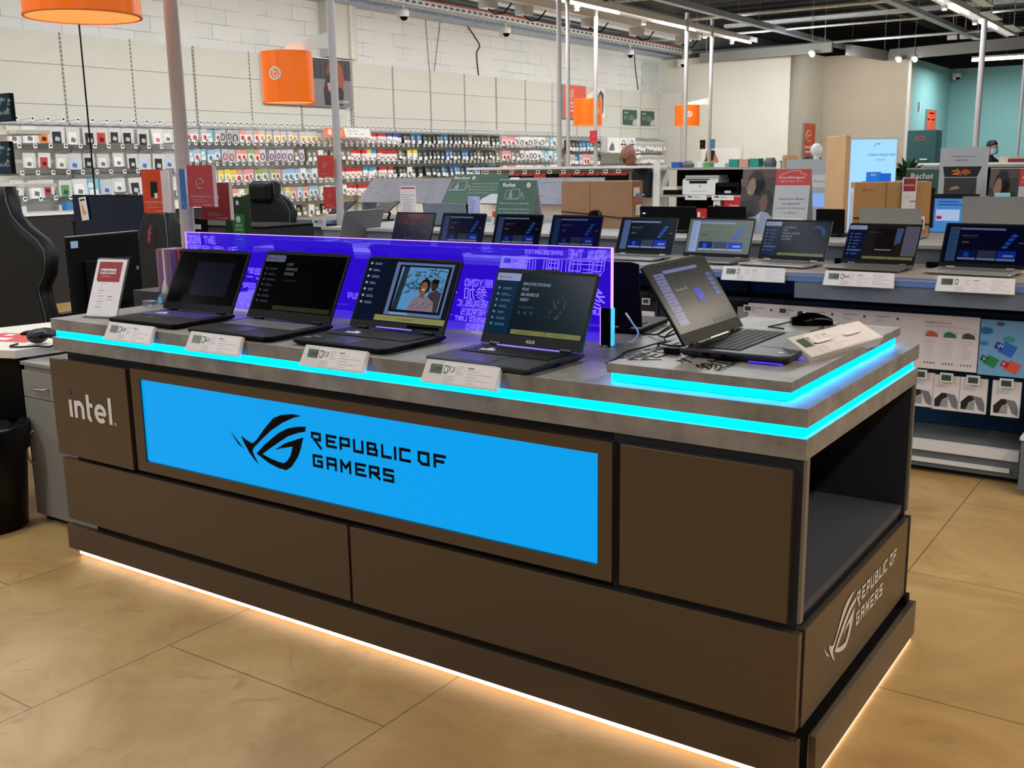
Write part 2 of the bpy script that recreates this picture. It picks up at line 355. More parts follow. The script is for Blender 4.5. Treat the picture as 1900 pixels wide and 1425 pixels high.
# ================================================================ the lit display counter
mat('concrete', (132, 128, 124), .42, noise=.30, nscale=13)
MATS['concrete'].node_tree.nodes['Noise Texture'].inputs['Detail'].default_value = 10
mat('panel_brown', (98, 86, 73), .34, .72, spec=.5)
mat('panel_edge', (120, 116, 112), .4, .3)
mat('carcass', (20, 25, 38), .55)
mat('shelf_dark', (62, 64, 76), .5)
mat('carcass_black', (3, 3, 4), .7, spec=.1)
mat('led_cyan', (0, 0, 0), .5, 0, 13.0, spec=0, ecol=(0, 158, 250))
mat('led_warm', (255, 240, 225), .5, 0, 3.0, ecol=(255, 226, 200))
mat('lightbox', (0, 0, 0), .3, 0, 1.0, spec=.12, ecol=(0, 160, 238))
mat('logo_black', (3, 3, 5), .6, spec=.1)
mat('logo_white', (225, 222, 218), .4)
mat('intel_blue', (50, 62, 120), .5)
ctr = thing('display_counter', 'long concrete-topped gaming laptop counter with cyan light strips and a blue logo lightbox', 'counter', (-1.45, .5, 0))
def cpart(mb, name, bevel=0.0, lab=None, parent=None, seg=2):
    mb.v = [(a + 1.45, b - .5, c) for a, b, c in mb.v]
    o = mb.build(name, parent or ctr, bevel, seg=seg)
    if lab: o['label'] = lab
    return o
L0 = -2.913
cpart(MB().box(L0, 0, 0, 1.0, .906, .95, 'concrete'), 'worktop', .0012)
cpart(MB().box(L0, 0, 0, 1.0, .830, .880, 'concrete'), 'lower_slab', .0012)
ls = MB()
for (x0, x1, y0, y1) in ((L0 + .03, -.03, .012, .03), (-.03, -.012, .012, .985), (L0 + .012, L0 + .03, .012, .985), (L0 + .03, -.03, .97, .988)):
    ls.box(x0, x1, y0, y1, .8805, .9055, 'led_cyan')
cpart(ls, 'light_strip', lab='glowing cyan strip between the two slabs')
cpart(MB().box(L0 + .03, -.03, .03, .97, .88, .906, 'carcass'), 'spacer')
cpart(MB().box(L0 + .04, -.499, .03, .976, .19, .83, 'carcass').box(-.5, -.02, .03, .97, .19, .425, 'carcass').box(-.5, -.008, .012, .03, .19, .83, 'carcass').box(-.5, -.008, .975, .99, .13, .83, 'carcass'), 'carcass', .001)
cpart(MB().box(-.008, .0, .010, .03, .43, .83, 'panel_edge'), 'corner_edging'); cpart(MB().box(-.008, .0, .975, .992, .43, .83, 'panel_edge'), 'corner_edging')
cpart(MB().box(-.50, -.015, .03, .975, .425, .447, 'shelf_dark'), 'cubby_shelf', .001)
# front panels
FR = MB()
fx0, fx1, fz0, fz1 = -2.443, -.494, .431, .806
bx0, bx1, bz0, bz1 = -2.395, -.536, .469, .771
FR.box(fx0, bx0, -.008, .03, fz0, fz1, 'panel_brown').box(bx1, fx1, -.008, .03, fz0, fz1, 'panel_brown')
FR.box(bx0, bx1, -.008, .03, fz0, bz0, 'panel_brown').box(bx0, bx1, -.008, .03, bz1, fz1, 'panel_brown')
fr = cpart(FR, 'lightbox_frame')
def rrect(x0, x1, z0, z1, r, n=5):
    p = []
    for cx, cz, a in ((x1 - r, z1 - r, 0), (x0 + r, z1 - r, 90), (x0 + r, z0 + r, 180), (x1 - r, z0 + r, 270)):
        p += [(cx + r * math.cos(R(a + 90 * i / n)), cz + r * math.sin(R(a + 90 * i / n))) for i in range(n + 1)]
    return p
cpart(MB().at(FRONT(0, .012, 0)).prism(rrect(bx0 + .001, bx1 - .001, bz0 + .001, bz1 - .001, .008), -.01, .012, 'lightbox'), 'light_panel', lab='glowing sky-blue acrylic panel', parent=fr)
lg = MB().at(FRONT(0, -.0012, 0))
rog_logo(lg, -1.941, .543, .357, 'logo_black'); cpart(lg, 'eye_emblem', parent=fr, lab='black slanted eye emblem'); lg = MB().at(FRONT(0, -.0012, 0))
xs = dict(zip(range(11), (-1.560, -1.497, -1.440, -1.384, -1.329, -1.272, -1.222, -1.202, 0, -1.132, -1.074)))
for i, ch in enumerate('REPUBLIC OF'):
    if ch != ' ': stroke_text(lg, ch, xs[i], .6535, .0325, 'logo_black', wid=.29, xw=1.32 if ch not in 'I' else .9)
for x, ch in zip((-1.558, -1.499, -1.441, -1.380, -1.324, -1.268), 'GAMErS'):
    stroke_text(lg, ch, x, .5815, .0325, 'logo_black', wid=.29, xw=1.32)
cpart(lg, 'black_logo_lettering', parent=fr, lab='the black words REPUBLIC OF GAMERS')
pan = lambda x0, x1, z0, z1: MB().box(x0, x1, -.012, .012, z0, z1, 'panel_brown')
ip = cpart(pan(-2.928, -2.466, .4256, .800), 'front_panel', .0015, 'dark square panel with the white chip maker name')
it = MB().at(FRONT(0, -.0135, 0))
for t_, x_, w_ in (('ı', -2.827, .018), ('n', -2.797, .058), ('t', -2.728, .046), ('e', -2.672, .07), ('l', -2.588, .018)): pass
def bar(x, z, w, h, k='logo_white'): it.rect(x, z, w, h, k)
bar(-2.826, .583, .0185, .066); it.rect(-2.826, .665, .0185, .017, 'intel_blue')
bar(-2.794, .583, .0185, .066)
arc = lambda cx, cz, r0, r1, a0, a1, n=12, ez=1.0: [it.poly([(cx + r0 * math.cos(R(a0 + (a1 - a0) * i / n)), cz + ez * r0 * math.sin(R(a0 + (a1 - a0) * i / n))), (cx + r1 * math.cos(R(a0 + (a1 - a0) * i / n)), cz + ez * r1 * math.sin(R(a0 + (a1 - a0) * i / n))),
        (cx + r1 * math.cos(R(a0 + (a1 - a0) * (i + 1) / n)), cz + ez * r1 * math.sin(R(a0 + (a1 - a0) * (i + 1) / n))), (cx + r0 * math.cos(R(a0 + (a1 - a0) * (i + 1) / n)), cz + ez * r0 * math.sin(R(a0 + (a1 - a0) * (i + 1) / n)))][::-1], 'logo_white', .0001) for i in range(n)]
arc(-2.763, .6205, .0125, .031, 0, 180); bar(-2.7505, .583, .0185, .0375)
bar(-2.716, .600, .0185, .081); it.rect(-2.716, .634, .038, .0155, 'logo_white', .0002); arc(-2.6975+.004, .6015, .0045, .023, 180, 285)
arc(-2.633, .6165, .019, .037, 0, 315); it.rect(-2.667, .609, .067, .014, 'logo_white', .0002)
bar(-2.583, .583, .0185, .100)
arc(-2.548, .588, .0035, .006, 0, 360)
cpart(it, 'white_lettering', parent=ip)
cpart(pan(-.469, -.026, .432, .806), 'front_panel', .0015)
cpart(MB().box(L0 + .005, -1.419, -.012, .012, .163, .4113, 'panel_brown'), 'front_panel', .0015)
cpart(MB().box(-1.409, .006, -.012, .012, .161, .4113, 'panel_brown'), 'front_panel', .0015)
cpart(MB().box(-2.928, .013, -.012, .012, .038, .1376, 'panel_brown'), 'front_plinth', .0015)
cpart(MB().box(L0 + .03, -.03, .09, .97, .0, .19, 'carcass_black').box(-.03, .0155, .975, 1.02, .0, .148, 'carcass_black').box(-.03, .0155, .09, .975, .0, .12, 'carcass_black'), 'base')
cpart(MB().box(-2.90, -.02, .014, .030, .010, .036, 'led_warm').box(.018, .032, .07, 1.0, .003, .008, 'led_warm'), 'floor_light_strip', lab='warm white strip under the counter plinth')
sp_ = cpart(MB().box(-.012, .006, .035, .985, .152, .407, 'panel_brown'), 'side_panel', .0015, 'side panel with the white emblem')
cpart(MB().box(-.01, .008, .99, 1.004, .15, .41, 'carcass'), 'rear_panel')
sl = MB().at(SIDE(.0075, 0, 0))
rog_logo(sl, .180, .225, .265, 'logo_white'); cpart(sl, 'white_emblem', parent=sp_); sl = MB().at(SIDE(.0075, 0, 0))
for i, ch in enumerate('REPUBLIC OF'):
    if ch != ' ': stroke_text(sl, ch, .455 + (0, .047, .091, .132, .174, .216, .252, .268, 0, .325, .367)[i], .318, .030, 'logo_white', wid=.27, xw=.95)
for i, ch in enumerate('GAMErS'): stroke_text(sl, ch, .458 + i * .045, .257, .030, 'logo_white', wid=.27, xw=1.0)
cpart(sl, 'white_logo_lettering', parent=sp_)
cpart(MB().box(.016, .036, .06, 1.025, .012, .124, 'panel_brown'), 'side_plinth', .0015)
# raised platform
rp = cpart(MB().box(-.535, -.053, .035, .977, .975, 1.0, 'concrete'), 'raised_platform', .001)
cpart(MB().box(-.52, -.07, .055, .96, .95, .975, 'carcass'), 'platform_spacer')
q = MB()
for (x0, x1, y0, y1) in ((-.527, -.063, .046, .055), (-.069, -.061, .055, .952), (-.528, -.52, .055, .952)): q.box(x0, x1, y0, y1, .953, .972, 'led_cyan')
cpart(q, 'platform_light_strip', lab='glowing cyan strip under the raised platform')
# lettering printed on the platform, read from its long side (text runs away from the viewer, +y)
pt = MB().at(frame((0, 0, 1.0006), (0, 1, 0), (-1, 0, 0)))   # local x = +y world, local y = -x world
def plt_(t, y, x, h, **k): q = MB().at(frame((0, 0, 1.0006), (0, 1, 0), (-1, 0, 0))); stroke_text(q, t, y, -x, h, 'logo_black', **k); cpart(q, 'printed_line', parent=rp)
plt_('JOIN THE', .095, -.50, .030, wid=.2, pitch=1.15, shear=.2)
plt_('REPUBLIC', .10, -.455, .052, wid=.19, pitch=1.2, shear=.2, xw=1.0)
pt.text('ゲーマー', .125, .352, .040, 'logo_black', bold=.0008, shear=.2)
pt.text('参加', .075, .258, .058, 'logo_black', bold=.0012, shear=.15)
plt_('REJOIGNEZ LA REPUBLIQUE', .07, -.245, .014, wid=.19, pitch=1.2)
plt_('REPUBLIC OF GAMERS', .225, -.215, .040, wid=.14, pitch=1.15, shear=.2)
plt_('PLAYERS UNITED', .42, -.165, .032, wid=.19, pitch=1.2, shear=.2)
plt_('REJOIGNEZ LA REPUBLIQUE', .370, -.100, .0175, wid=.19, pitch=1.17)
plt_('BTI', .80, -.185, .024, wid=.15); plt_('ZERO', .78, -.150, .030, wid=.14, shear=.2)
cpart(pt, 'printed_characters', parent=rp)
# ================================================================ engraved acrylic screen
def acrylic():
    m = bpy.data.materials.new('acrylic_violet'); m.use_nodes = True; nt = m.node_tree; MATS['acrylic_violet'] = m
    nt.nodes.remove(nt.nodes['Principled BSDF']); out = nt.nodes['Material Output']
    tr = nt.nodes.new('ShaderNodeBsdfTransparent'); tr.inputs[0].default_value = (.36, .33, .82, 1)
    em = nt.nodes.new('ShaderNodeEmission'); em.inputs[0].default_value = (.030, .004, .70, 1); em.inputs[1].default_value = .85
    gl = nt.nodes.new('ShaderNodeBsdfGlossy'); gl.inputs['Roughness'].default_value = .03
    a = nt.nodes.new('ShaderNodeAddShader'); mx = nt.nodes.new('ShaderNodeMixShader'); mx.inputs[0].default_value = .04
    nt.links.new(tr.outputs[0], a.inputs[0]); nt.links.new(em.outputs[0], a.inputs[1])
    nt.links.new(a.outputs[0], mx.inputs[1]); nt.links.new(gl.outputs[0], mx.inputs[2]); nt.links.new(mx.outputs[0], out.inputs[0])
acrylic()
mat('engraving', (120, 100, 255), .5, 0, 1.25, ecol=(130, 100, 255))
mat('acrylic_edge', (200, 150, 255), .5, 0, 1.15, ecol=(214, 150, 255))
ac = thing('acrylic_screen', 'edge-lit violet acrylic screen engraved with gamer lettering along the counter', 'sign', (-1.7475, .5, .95))
def apart(mb, name, lab=None):
    mb.v = [(a + 1.7475, b - .5, c - .95) for a, b, c in mb.v]; o = mb.build(name, ac)
    if lab: o['label'] = lab
    return o
ax0, ax1, az0, az1 = -2.716, -.779, .958, 1.247
apart(MB().quad([(ax0, .5, az0), (ax1, .5, az0), (ax1, .5, az1), (ax0, .5, az1)], 'acrylic_violet'), 'pane')
apart(MB().box(ax0, ax1, .4965, .5035, az1, az1 + .002, 'acrylic_edge').box(ax1, ax1 + .003, .494, .506, az0, az1 + .002, 'acrylic_edge').box(ax0 - .002, ax0, .4965, .5035, az0, az1 + .002, 'acrylic_edge'), 'lit_edge', 'pink glowing edge')
en = MB().at(FRONT(0, .4985, 0))
ol = dict(outline=.0022)
stroke_text(en, 'JOIN THE', -2.705, 1.207, .026, 'engraving', shear=-.1, pitch=.92, wid=.2, xw=.72, outline=.0016)
stroke_text(en, 'REPUBLIC', -2.685, 1.148, .044, 'engraving', shear=-.15, pitch=.86, wid=.2, xw=.68, **ol)
stroke_text(en, 'BEYOND LIMITS', -2.70, 1.115, .018, 'engraving', shear=-.1, wid=.2, outline=.0014)
en.text('ゲーマー 参加', -2.42, 1.070, .030, 'engraving')
for i, (t_, zz, h_, xx) in enumerate((('SEVENTY', 1.102, .017, -2.36), ('SPEED HYBRID', 1.045, .016, -2.40), ('HYBRID', 1.022, .016, -2.37), ('REPUBLIC', .992, .026, -2.44), ('OF GAMERS', .968, .014, -2.42))):
    stroke_text(en, t_, xx, zz, h_, 'engraving', shear=-.1, wid=.2, pitch=.95, xw=.75, outline=.0014)
stroke_text(en, 'PUBLIK', -1.85, 1.035, .018, 'engraving', wid=.2, outline=.0014)
# the same texts mirrored towards the other end
stroke_text(en, 'JOIN THE', -.80, 1.213, .024, 'engraving', shear=-.15, pitch=.78, wid=.2, xw=.62, outline=.0016, flip=True)
stroke_text(en, 'REPUBLIC', -.815, 1.150, .050, 'engraving', shear=-.15, pitch=.82, wid=.2, xw=.66, flip=True, **ol)
stroke_text(en, 'GAMERS UNITED', -.95, 1.222, .010, 'engraving', wid=.2, outline=.0009, flip=True)
for t_, zz, h_, xx in (('DENIM', 1.118, .016, -1.10), ('BEYOND', 1.108, .020, -1.22), ('REPUBLIC', 1.040, .018, -1.24), ('HEROES', 1.012, .018, -1.25), ('SPEED LIMIT', .990, .014, -1.25), ('HYBRID', .962, .018, -1.24), ('RELAY', 1.045, .012, -.80)):
    stroke_text(en, t_, xx, zz, h_, 'engraving', wid=.2, pitch=.95, xw=.75, outline=.0014, flip=True, shear=-.15)
en.at(frame((0, .4985, 0), (-1, 0, 0), (0, 0, 1)))
en.text('参加', 1.24, 1.065, .034, 'engraving', z=-.0003, shear=-.1); en.text('ゲー', 1.36, 1.065, .034, 'engraving', z=-.0003); en.text('参', .80, 1.065, .05, 'engraving', z=-.0003)
apart(en, 'engraved_lettering')
apart(MB().box(-.808, -.777, .486, .514, .952, 1.068, 'logo_black').box(-.777, -.7755, .492, .514, .952, 1.068, C(70, 190, 240, .4, .8)).box(-.8095, -.808, .484, .488, .952, 1.070, 'acrylic_edge').cyl((-.80, .49, .950), (-.80, .49, .956), .016, 'steel', 12).cyl((-.765, .52, .95), (-.765, .52, .956), .014, 'steel', 12), 'end_bracket', 'black end post with a lit edge')
# ================================================================ laptops
mat('lap_black', (8, 8, 10), .45, spec=.16)
mat('lap_matte', (3, 3, 4), .55, spec=.14)
mat('lap_grey', (40, 42, 47), .38, .2)
mat('lap_silver', (160, 158, 154), .36, .35)
mat('lap_taupe', (112, 104, 98), .36, .35)
mat('lap_navy', (14, 18, 28), .38, .1)
mat('key_black', (6, 6, 8), .5, spec=.25)
mat('key_grey', (92, 92, 98), .45)
mat('key_white', (190, 190, 194), .4, 0, .25, ecol=(200, 195, 255))
mat('key_purple', (20, 18, 40), .4, 0, .07, ecol=(120, 100, 255))
mat('glass_black', (1, 1, 2), .14, spec=.10)
mat('rgb_blue', (20, 20, 80), .4, 0, 2.5, ecol=(60, 40, 255))
mat('rgb_lilac', (60, 50, 120), .4, 0, 1.0, ecol=(150, 120, 255))
def ui_line(g, x, y, w, k, h=.0016): g.rect(x, y, w, h, k, .0008)
def ui_kiosk(g, w, h, lines, e=1.0, style='navy', big=True):
    """the shop's demo page: white name box, side menu, headline, two bars at the foot. local coordinates 0..w, 0..h"""
    bg, side, art = {'navy': (S(3, 14, 40, .6 * e), S(4, 30, 66, .7 * e), S(10, 70, 130, .7 * e)),
                     'green': (S(2, 22, 32, .9 * e), S(4, 38, 62, .9 * e), S(24, 62, 78, .8 * e)),
                     'black': ('glass_black', 'glass_black', S(10, 12, 22, .5)),
                     'brown': (S(44, 34, 32, .5 * e), S(8, 20, 60, .8 * e), S(120, 80, 60, .5 * e))}[style]
    g.rect(0, 0, w, h, bg); g.rect(0, 0, .24 * w, h, side, .0002)
    f = e if style != 'black' else .35
    g.rect(.0, .86 * h, .25 * w, .12 * h, S(150, 160, 200, .8 * f), .0005)
    g.text('boulanger', .055 * w, .90 * h, .035 * h, S(120, 30, 60, .9 * f), .0009); shop_b(g, .033 * w, .92 * h, .022 * h, S(120, 30, 60, .9 * f), S(150, 160, 200, .8 * f))
    for i in range(7):
        y = .73 * h - i * .097 * h
        if i == 5 and style in ('navy', 'brown'): g.rect(.03 * w, y - .02 * h, .20 * w, .055 * h, S(20, 90, 150, .9 * e), .0004)
        g.rect(.035 * w, y - .012 * h, .022 * w, .034 * h, S(120, 140, 170, .7 * f), .0006)
        g.lines(.085 * w, y + .008 * h, .11 * w, 2, .022 * h, S(120, 140, 170, .7 * f), .007 * h, .0006, i)
    for i, t in enumerate(lines):
        g.text(t, .29 * w, (.80 - i * .085) * h, .048 * h, S(170, 190, 210, .75 * f), .0008, sx=.72)
    g.lines(.29 * w, (.80 - len(lines) * .085) * h, .2 * w, 2, .022 * h, S(110, 130, 150, .5 * f), .004 * h, .0006, 5)
    if style == 'green':
        for i in range(3): shop_b(g, (.31 + i * .065) * w, .36 * h, .026 * h, S(20, 90, 150, .9), S(3, 30, 44, .9))
        for i in range(16):
            a = rnd.uniform(0, 1); g.rect((.62 + .16 * a + rnd.uniform(-.03, .03)) * w, rnd.uniform(.28, .62) * h, .012 * w, rnd.uniform(.02, .06) * h, S(60, 100, 120, .5), .0005)
    if style == 'navy':
        for i in range(12):
            a = i / 11; g.poly([((.80 + .10 * math.cos(3 * a) - .012) * w, (.62 + .22 * math.sin(3 * a)) * h), ((.83 + .10 * math.cos(3 * a)) * w, (.60 + .22 * math.sin(3 * a)) * h), ((.84 + .13 * math.cos(3 * a + .3)) * w, (.66 + .26 * math.sin(3 * a + .3)) * h)], S(20 + i * 6, 90, 150, .6 * e), .0004)
    if style == 'brown':
        g.rect(.40 * w, .25 * h, .28 * w, .66 * h, S(24, 18, 20, .5), .0004); g.poly([(.68 * w, .42 * h), (.76 * w, .50 * h), (.78 * w, .92 * h), (.68 * w, .92 * h)], S(70, 84, 130, .6), .0004)
        g.rect(.80 * w, .12 * h, .20 * w, .86 * h, S(96, 92, 112, .6), .0003); g.rect(.42 * w, .27 * h, .24 * w, .03 * h, S(110, 120, 150, .8), .0006)
    fo = {'black': S(60, 60, 38, .5)}.get(style, S(140, 140, 84, .6 * e))
    g.rect(.27 * w, .015 * h, .35 * w, .075 * h, fo, .0005); g.rect(.625 * w, .015 * h, .355 * w, .075 * h, fo, .0005)
    g.text('BOULANGER.COM', .34 * w, .04 * h, .02 * h, S(40, 40, 20, .6), .0008); g.text('WINDOWS', .72 * w, .04 * h, .02 * h, S(40, 40, 20, .6), .0008)
def ui_start(g, w, h, e=1.0, tint=(10, 20, 50), side=(110, 140, 190), t='Découvrez ce PC'):
    """a page with a pale side menu, a search bar and three tiles"""
    g.rect(0, 0, w, h, S(*tint, e))
    g.rect(.05 * w, .03 * h, .12 * w, .92 * h, S(*side, .8 * e), .0003)
    for i in range(7): g.rect(.05 * w, (.14 + i * .115) * h, .12 * w, .006 * h, S(*tint, e), .0006); g.lines(.07 * w, (.19 + i * .115) * h, .07 * w, 1, .02, S(50, 60, 100, .8 * e), .012 * h, .0007, i)
    g.rect(.18 * w, .88 * h, .54 * w, .05 * h, S(130, 150, 190, .8 * e), .0004)
    g.text(t, .22 * w, .71 * h, .035 * h, S(150, 160, 180, .8 * e), .0006); g.lines(.22 * w, .67 * h, .26 * w, 1, .02, S(110, 120, 150, .6 * e), .006 * h, .0006)
    g.rect(.22 * w, .52 * h, .09 * w, .05 * h, S(110, 90, 70, .7 * e), .0006)
    for i in range(3):
        g.rect((.20 + i * .235) * w, .10 * h, .22 * w, .24 * h, S(*((14, 34, 96), (60, 70, 100), (24, 60, 190))[i], .8 * e), .0004)
        g.rect((.20 + i * .235) * w, .085 * h, .22 * w, .05 * h, S(150, 165, 200, .8 * e), .0006)
    g.rect(.27 * w, .16 * h, .06 * w, .12 * h, S(30, 80, 220, .9 * e), .0006); g.rect(.74 * w, .19 * h, .12 * w, .05 * h, S(120, 160, 240, .9 * e), .0006)
    for i in range(4):
        g.poly([((.70 + .03 * i) * w, (.42 + .10 * i) * h), ((.76 + .03 * i) * w, (.40 + .10 * i) * h), ((.79 + .03 * i) * w, (.47 + .10 * i) * h), ((.73 + .03 * i) * w, (.49 + .10 * i) * h)], S(40, 100, 210, .8 * e), .0006)
    g.rect(.90 * w, .55 * h, .06 * w, .02 * h, S(120, 150, 200, .7 * e), .0006)
def ui_photo(g, w, h):
    g.rect(0, 0, w, h, S(8, 14, 30, .9)); g.rect(0, 0, .24 * w, h, S(6, 16, 44, .8), .0002)
    for i in range(7):
        y = .90 * h - i * .105 * h
        g.rect(.03 * w, y, .025 * w, .035 * h, S(150, 160, 180, .9), .0006); g.lines(.08 * w, y + .02 * h, .09 * w, 2, .022 * h, S(150, 160, 180, .8), .007 * h, .0006, i)
    g.rect(.33 * w, .12 * h, .62 * w, .84 * h, S(90, 110, 150, .9), .0003); g.rect(.37 * w, .17 * h, .56 * w, .75 * h, S(10, 14, 24, .8), .0005)
    X = lambda a, b: (.40 * w + a * .50 * w, .21 * h + b * .68 * h)
    P = lambda pts, c, e, z: g.poly([X(a, b) for a, b in pts], S(*c, e), z)
    P([(0, 0), (1, 0), (1, 1), (0, 1)], (92, 150, 200), .8, .0007)
    r = random.Random(3)
    for i in range(150):   # palm leaves
        a, b = r.random(), r.uniform(.45, 1); d = r.uniform(.08, .2); q = r.uniform(-2.6, .4)
        if a + d * abs(math.cos(q)) > 1 or b + d * max(0, math.sin(q)) > 1 or a - d < 0: continue
        P([(a, b), (a + d * math.cos(q), b + d * math.sin(q)), (a + d * math.cos(q) + .015, b + d * math.sin(q) - .03)], (14 + 20 * (i % 3), 40 + 10 * (i % 4), 42), .9, .0009 + i * 1e-6)
    P([(0, .0), (.12, 0), (.17, 1), (.05, 1)], (36, 44, 54), .9, .0010)
    def oval(cx, cy, rx, ry, c, z): P([(cx + rx * math.cos(t * .449), cy + ry * math.sin(t * .449)) for t in range(14)], c, .9, z)
    P([(.62, 0), (.98, 0), (.98, .42), (.86, .50), (.72, .42)], (62, 48, 56), .9, .0011); oval(.80, .61, .078, .125, (58, 36, 30), .0013); oval(.80, .69, .078, .06, (16, 10, 10), .0014); P([(.755, .53), (.845, .53), (.83, .48), (.77, .48)], (30, 20, 18), .9, .0014)
    oval(.60, .57, .115, .18, (20, 13, 13), .0015); oval(.585, .545, .075, .125, (134, 86, 66), .0017); P([(.52, .30), (.65, .30), (.63, .46), (.55, .46)], (120, 76, 58), .9, .00165)
    P([(.34, 0), (.90, 0), (.86, .22), (.70, .34), (.60, .28), (.48, .33), (.38, .20)], (134, 116, 130), .8, .0016)
    P([(.55, .505), (.625, .505), (.605, .475), (.565, .475)], (215, 205, 205), .8, .0019)
    oval(.555, .585, .012, .010, (20, 12, 12), .0019); oval(.62, .585, .012, .010, (20, 12, 12), .0019)
    for i in range(9): oval(.42 + .05 * i, .08 + .05 * (i % 3), .014, .02, (90, 60, 90), .0018)
    g.rect(.39 * w, .135 * h, .2 * w, .025 * h, S(130, 150, 190, .9), .0007); g.rect(.70 * w, .13 * h, .2 * w, .03 * h, S(90, 110, 160, .9), .0007)
    g.rect(.24 * w, .015 * h, .76 * w, .09 * h, S(150, 150, 92, .7), .0006); g.text('BOULANGER.COM', .50 * w, .045 * h, .025 * h, S(40, 40, 20, .6), .0009)
def laptop(label, x, y, z, rz, W=.36, D=.26, LH=.235, tilt=28, body='lap_black', bez='lap_matte', back=None, keys='key_black', screen=None,
           name='laptop', group=None, bezel=(.008, .010, .026), hump=0.0, thick=.020, pad=True, trim=None, logo=None, chamfer=.012, shut=0, keylit=None, stick=None, hinge_gap=.0):
    """origin at the middle of the front edge, on the table; -y is the user's side"""
    t = thing(name, label, 'laptop', (x, y, z), rz, group); w2 = W / 2
    deck = thick; f = chamfer
    b = MB()
    ring = lambda i, zz: [(-w2 + i + f, i, zz), (w2 - i - f, i, zz), (w2 - i, i + f, zz), (w2 - i, D - i, zz), (-w2 + i, D - i, zz), (-w2 + i, i + f, zz)]
    b.loft([ring(.010, .003), ring(.001, thick * .55), ring(0, thick * .8), ring(.0015, deck)], body, False)
    for sx in (-1, 1):
        for yy in (.03, D - .03): b.cyl((sx * (w2 - .04), yy, 0), (sx * (w2 - .04), yy, .004), .009, 'lap_matte', 10)
    for i in range(6): b.box(w2 - .0010, w2 + .0004, D * .45 + i * .006, D * .45 + i * .006 + .003, thick * .3, thick * .7, 'lap_matte')
    b.box(-w2 - .0004, -w2 + .001, D * .55, D * .55 + .014, thick * .35, thick * .65, 'glass_black').box(-w2 - .0004, -w2 + .001, D * .70, D * .70 + .02, thick * .3, thick * .7, 'glass_black')
    base = b.build('base', t)
    k = MB(); kw = W * .84; kd = D * .40; ky = D * .47
    k.rect(-kw / 2 - .004, ky - .004, kw + .008, kd + .008, 'glass_black' if keys != 'key_grey' else body, deck + .0003)
    rr = 6; cc = 17
    for i in range(rr):
        for j in range(cc):
            x0 = -kw / 2 + j * kw / cc; y0 = ky + i * kd / rr; m = .0012
            if i == 0 and 5 <= j <= 9:
                if j > 5: continue
                x1 = x0 + 5 * kw / cc
            else: x1 = x0 + kw / cc
            kk = keys
            if keylit and i in (2, 3) and 2 <= j <= 4 and not (i == 3 and j != 3): kk = keylit
            z0, z1 = deck + .0004, deck + .0022
            X0, X1, Y0, Y1 = x0 + m, x1 - m, y0 + m, y0 + kd / rr - m
            k.add([(X0, Y0, z0), (X1, Y0, z0), (X1, Y1, z0), (X0, Y1, z0), (X0 + m * .4, Y0 + m * .4, z1), (X1 - m * .4, Y0 + m * .4, z1), (X1 - m * .4, Y1 - m * .4, z1), (X0 + m * .4, Y1 - m * .4, z1)],
                  [(4, 5, 6, 7), (0, 1, 5, 4), (1, 2, 6, 5), (2, 3, 7, 6), (3, 0, 4, 7)], kk)
            if kk in ('key_black', 'key_purple') and not (keylit and kk == keylit): k.rect((X0 + X1) / 2 - .0012, (Y0 + Y1) / 2 - .001, .0026, .0022, 'key_grey' if kk == 'key_black' else 'rgb_lilac', z1 + .0002)
    k.build('keyboard', t)
    if pad: MB().rect(-W * .16 - W * .04, D * .06, W * .30, D * .34, 'lap_grey' if body in ('lap_black', 'lap_matte') else body, deck + .0005).rect(-W * .16 - W * .04 + .0008, D * .06 + .0008, W * .30 - .0016, D * .34 - .0016, body if body != 'lap_black' else 'lap_navy', deck + .0008).build('touchpad', t)
    if stick:
        st = MB()
        for (sx, sy, sw, sh, c) in stick: st.rect(sx * w2, sy * D, sw, sh, c, deck + .001)
        st.build('sticker', t)
    hy = D - .018 + hinge_gap; hz = deck + .004
    for sx in (-1, 1): MB().cyl((sx * w2 * .80, hy + .004, hz - .001), (sx * w2 * .60, hy + .004, hz - .001), .0065, body, 10).build('hinge', t)
    T = R(tilt); F = frame((-w2, hy, hz + .002), (1, 0, 0), (0, math.sin(T), math.cos(T)))
    l = MB().at(F); o = [(0, 0), (W, 0), (W, LH - .006), (W - .006 - (f if f > .015 else 0), LH), (.006 + (f if f > .015 else 0), LH), (0, LH - .006)]
    if hump: o = o[:4] + [(W * .63, LH), (W * .61, LH + hump), (W * .39, LH + hump), (W * .37, LH)] + o[4:]
    l.prism(o, -.0075, -.0008, back or body, bez)
    bl, bt, bb = bezel
    l.rect(W * .5 - .002, LH - bt * .6, .004, .003, 'glass_black', .0)
    lid = l.build('lid', t)
    g = MB(); sw, sh = W - 2 * bl, LH - bt - bb
    g.at(F @ Matrix.Translation((bl, bb, -.0004)))
    if screen: screen(g, sw, sh)
    else: g.rect(0, 0, sw, sh, 'glass_black')
    g.build('screen', lid)
    if logo:
        q = MB().at(F @ Matrix.Translation((W / 2, bb * .30, 0))); q.text(logo[0], 0, 0, logo[1], logo[2], .0004, 'C', bold=.0003); q.build('maker_logo', lid)
    if trim: trim(t, w2, D, deck, F, LH, W)
    return t
CT = .95
laptop('black gaming laptop with an almost blank screen, closest to the red sale sign', -2.425, .035, CT, R(1.5), .375, .275, .245, 28, 'lap_matte', 'lap_matte', bezel=(.010, .012, .028), keys='key_purple', keylit='key_white', chamfer=.018, hump=.003,
       screen=lambda g, w, h: (g.rect(0, 0, w, h, 'glass_black'), g.rect(.30 * w, .16 * h, .56 * w, .66 * h, S(5, 10, 30, .7), .0004)),
       stick=[(-.9, .16, .02, .016, 'lap_grey'), (-.35, .30, .03, .012, 'lap_grey')])
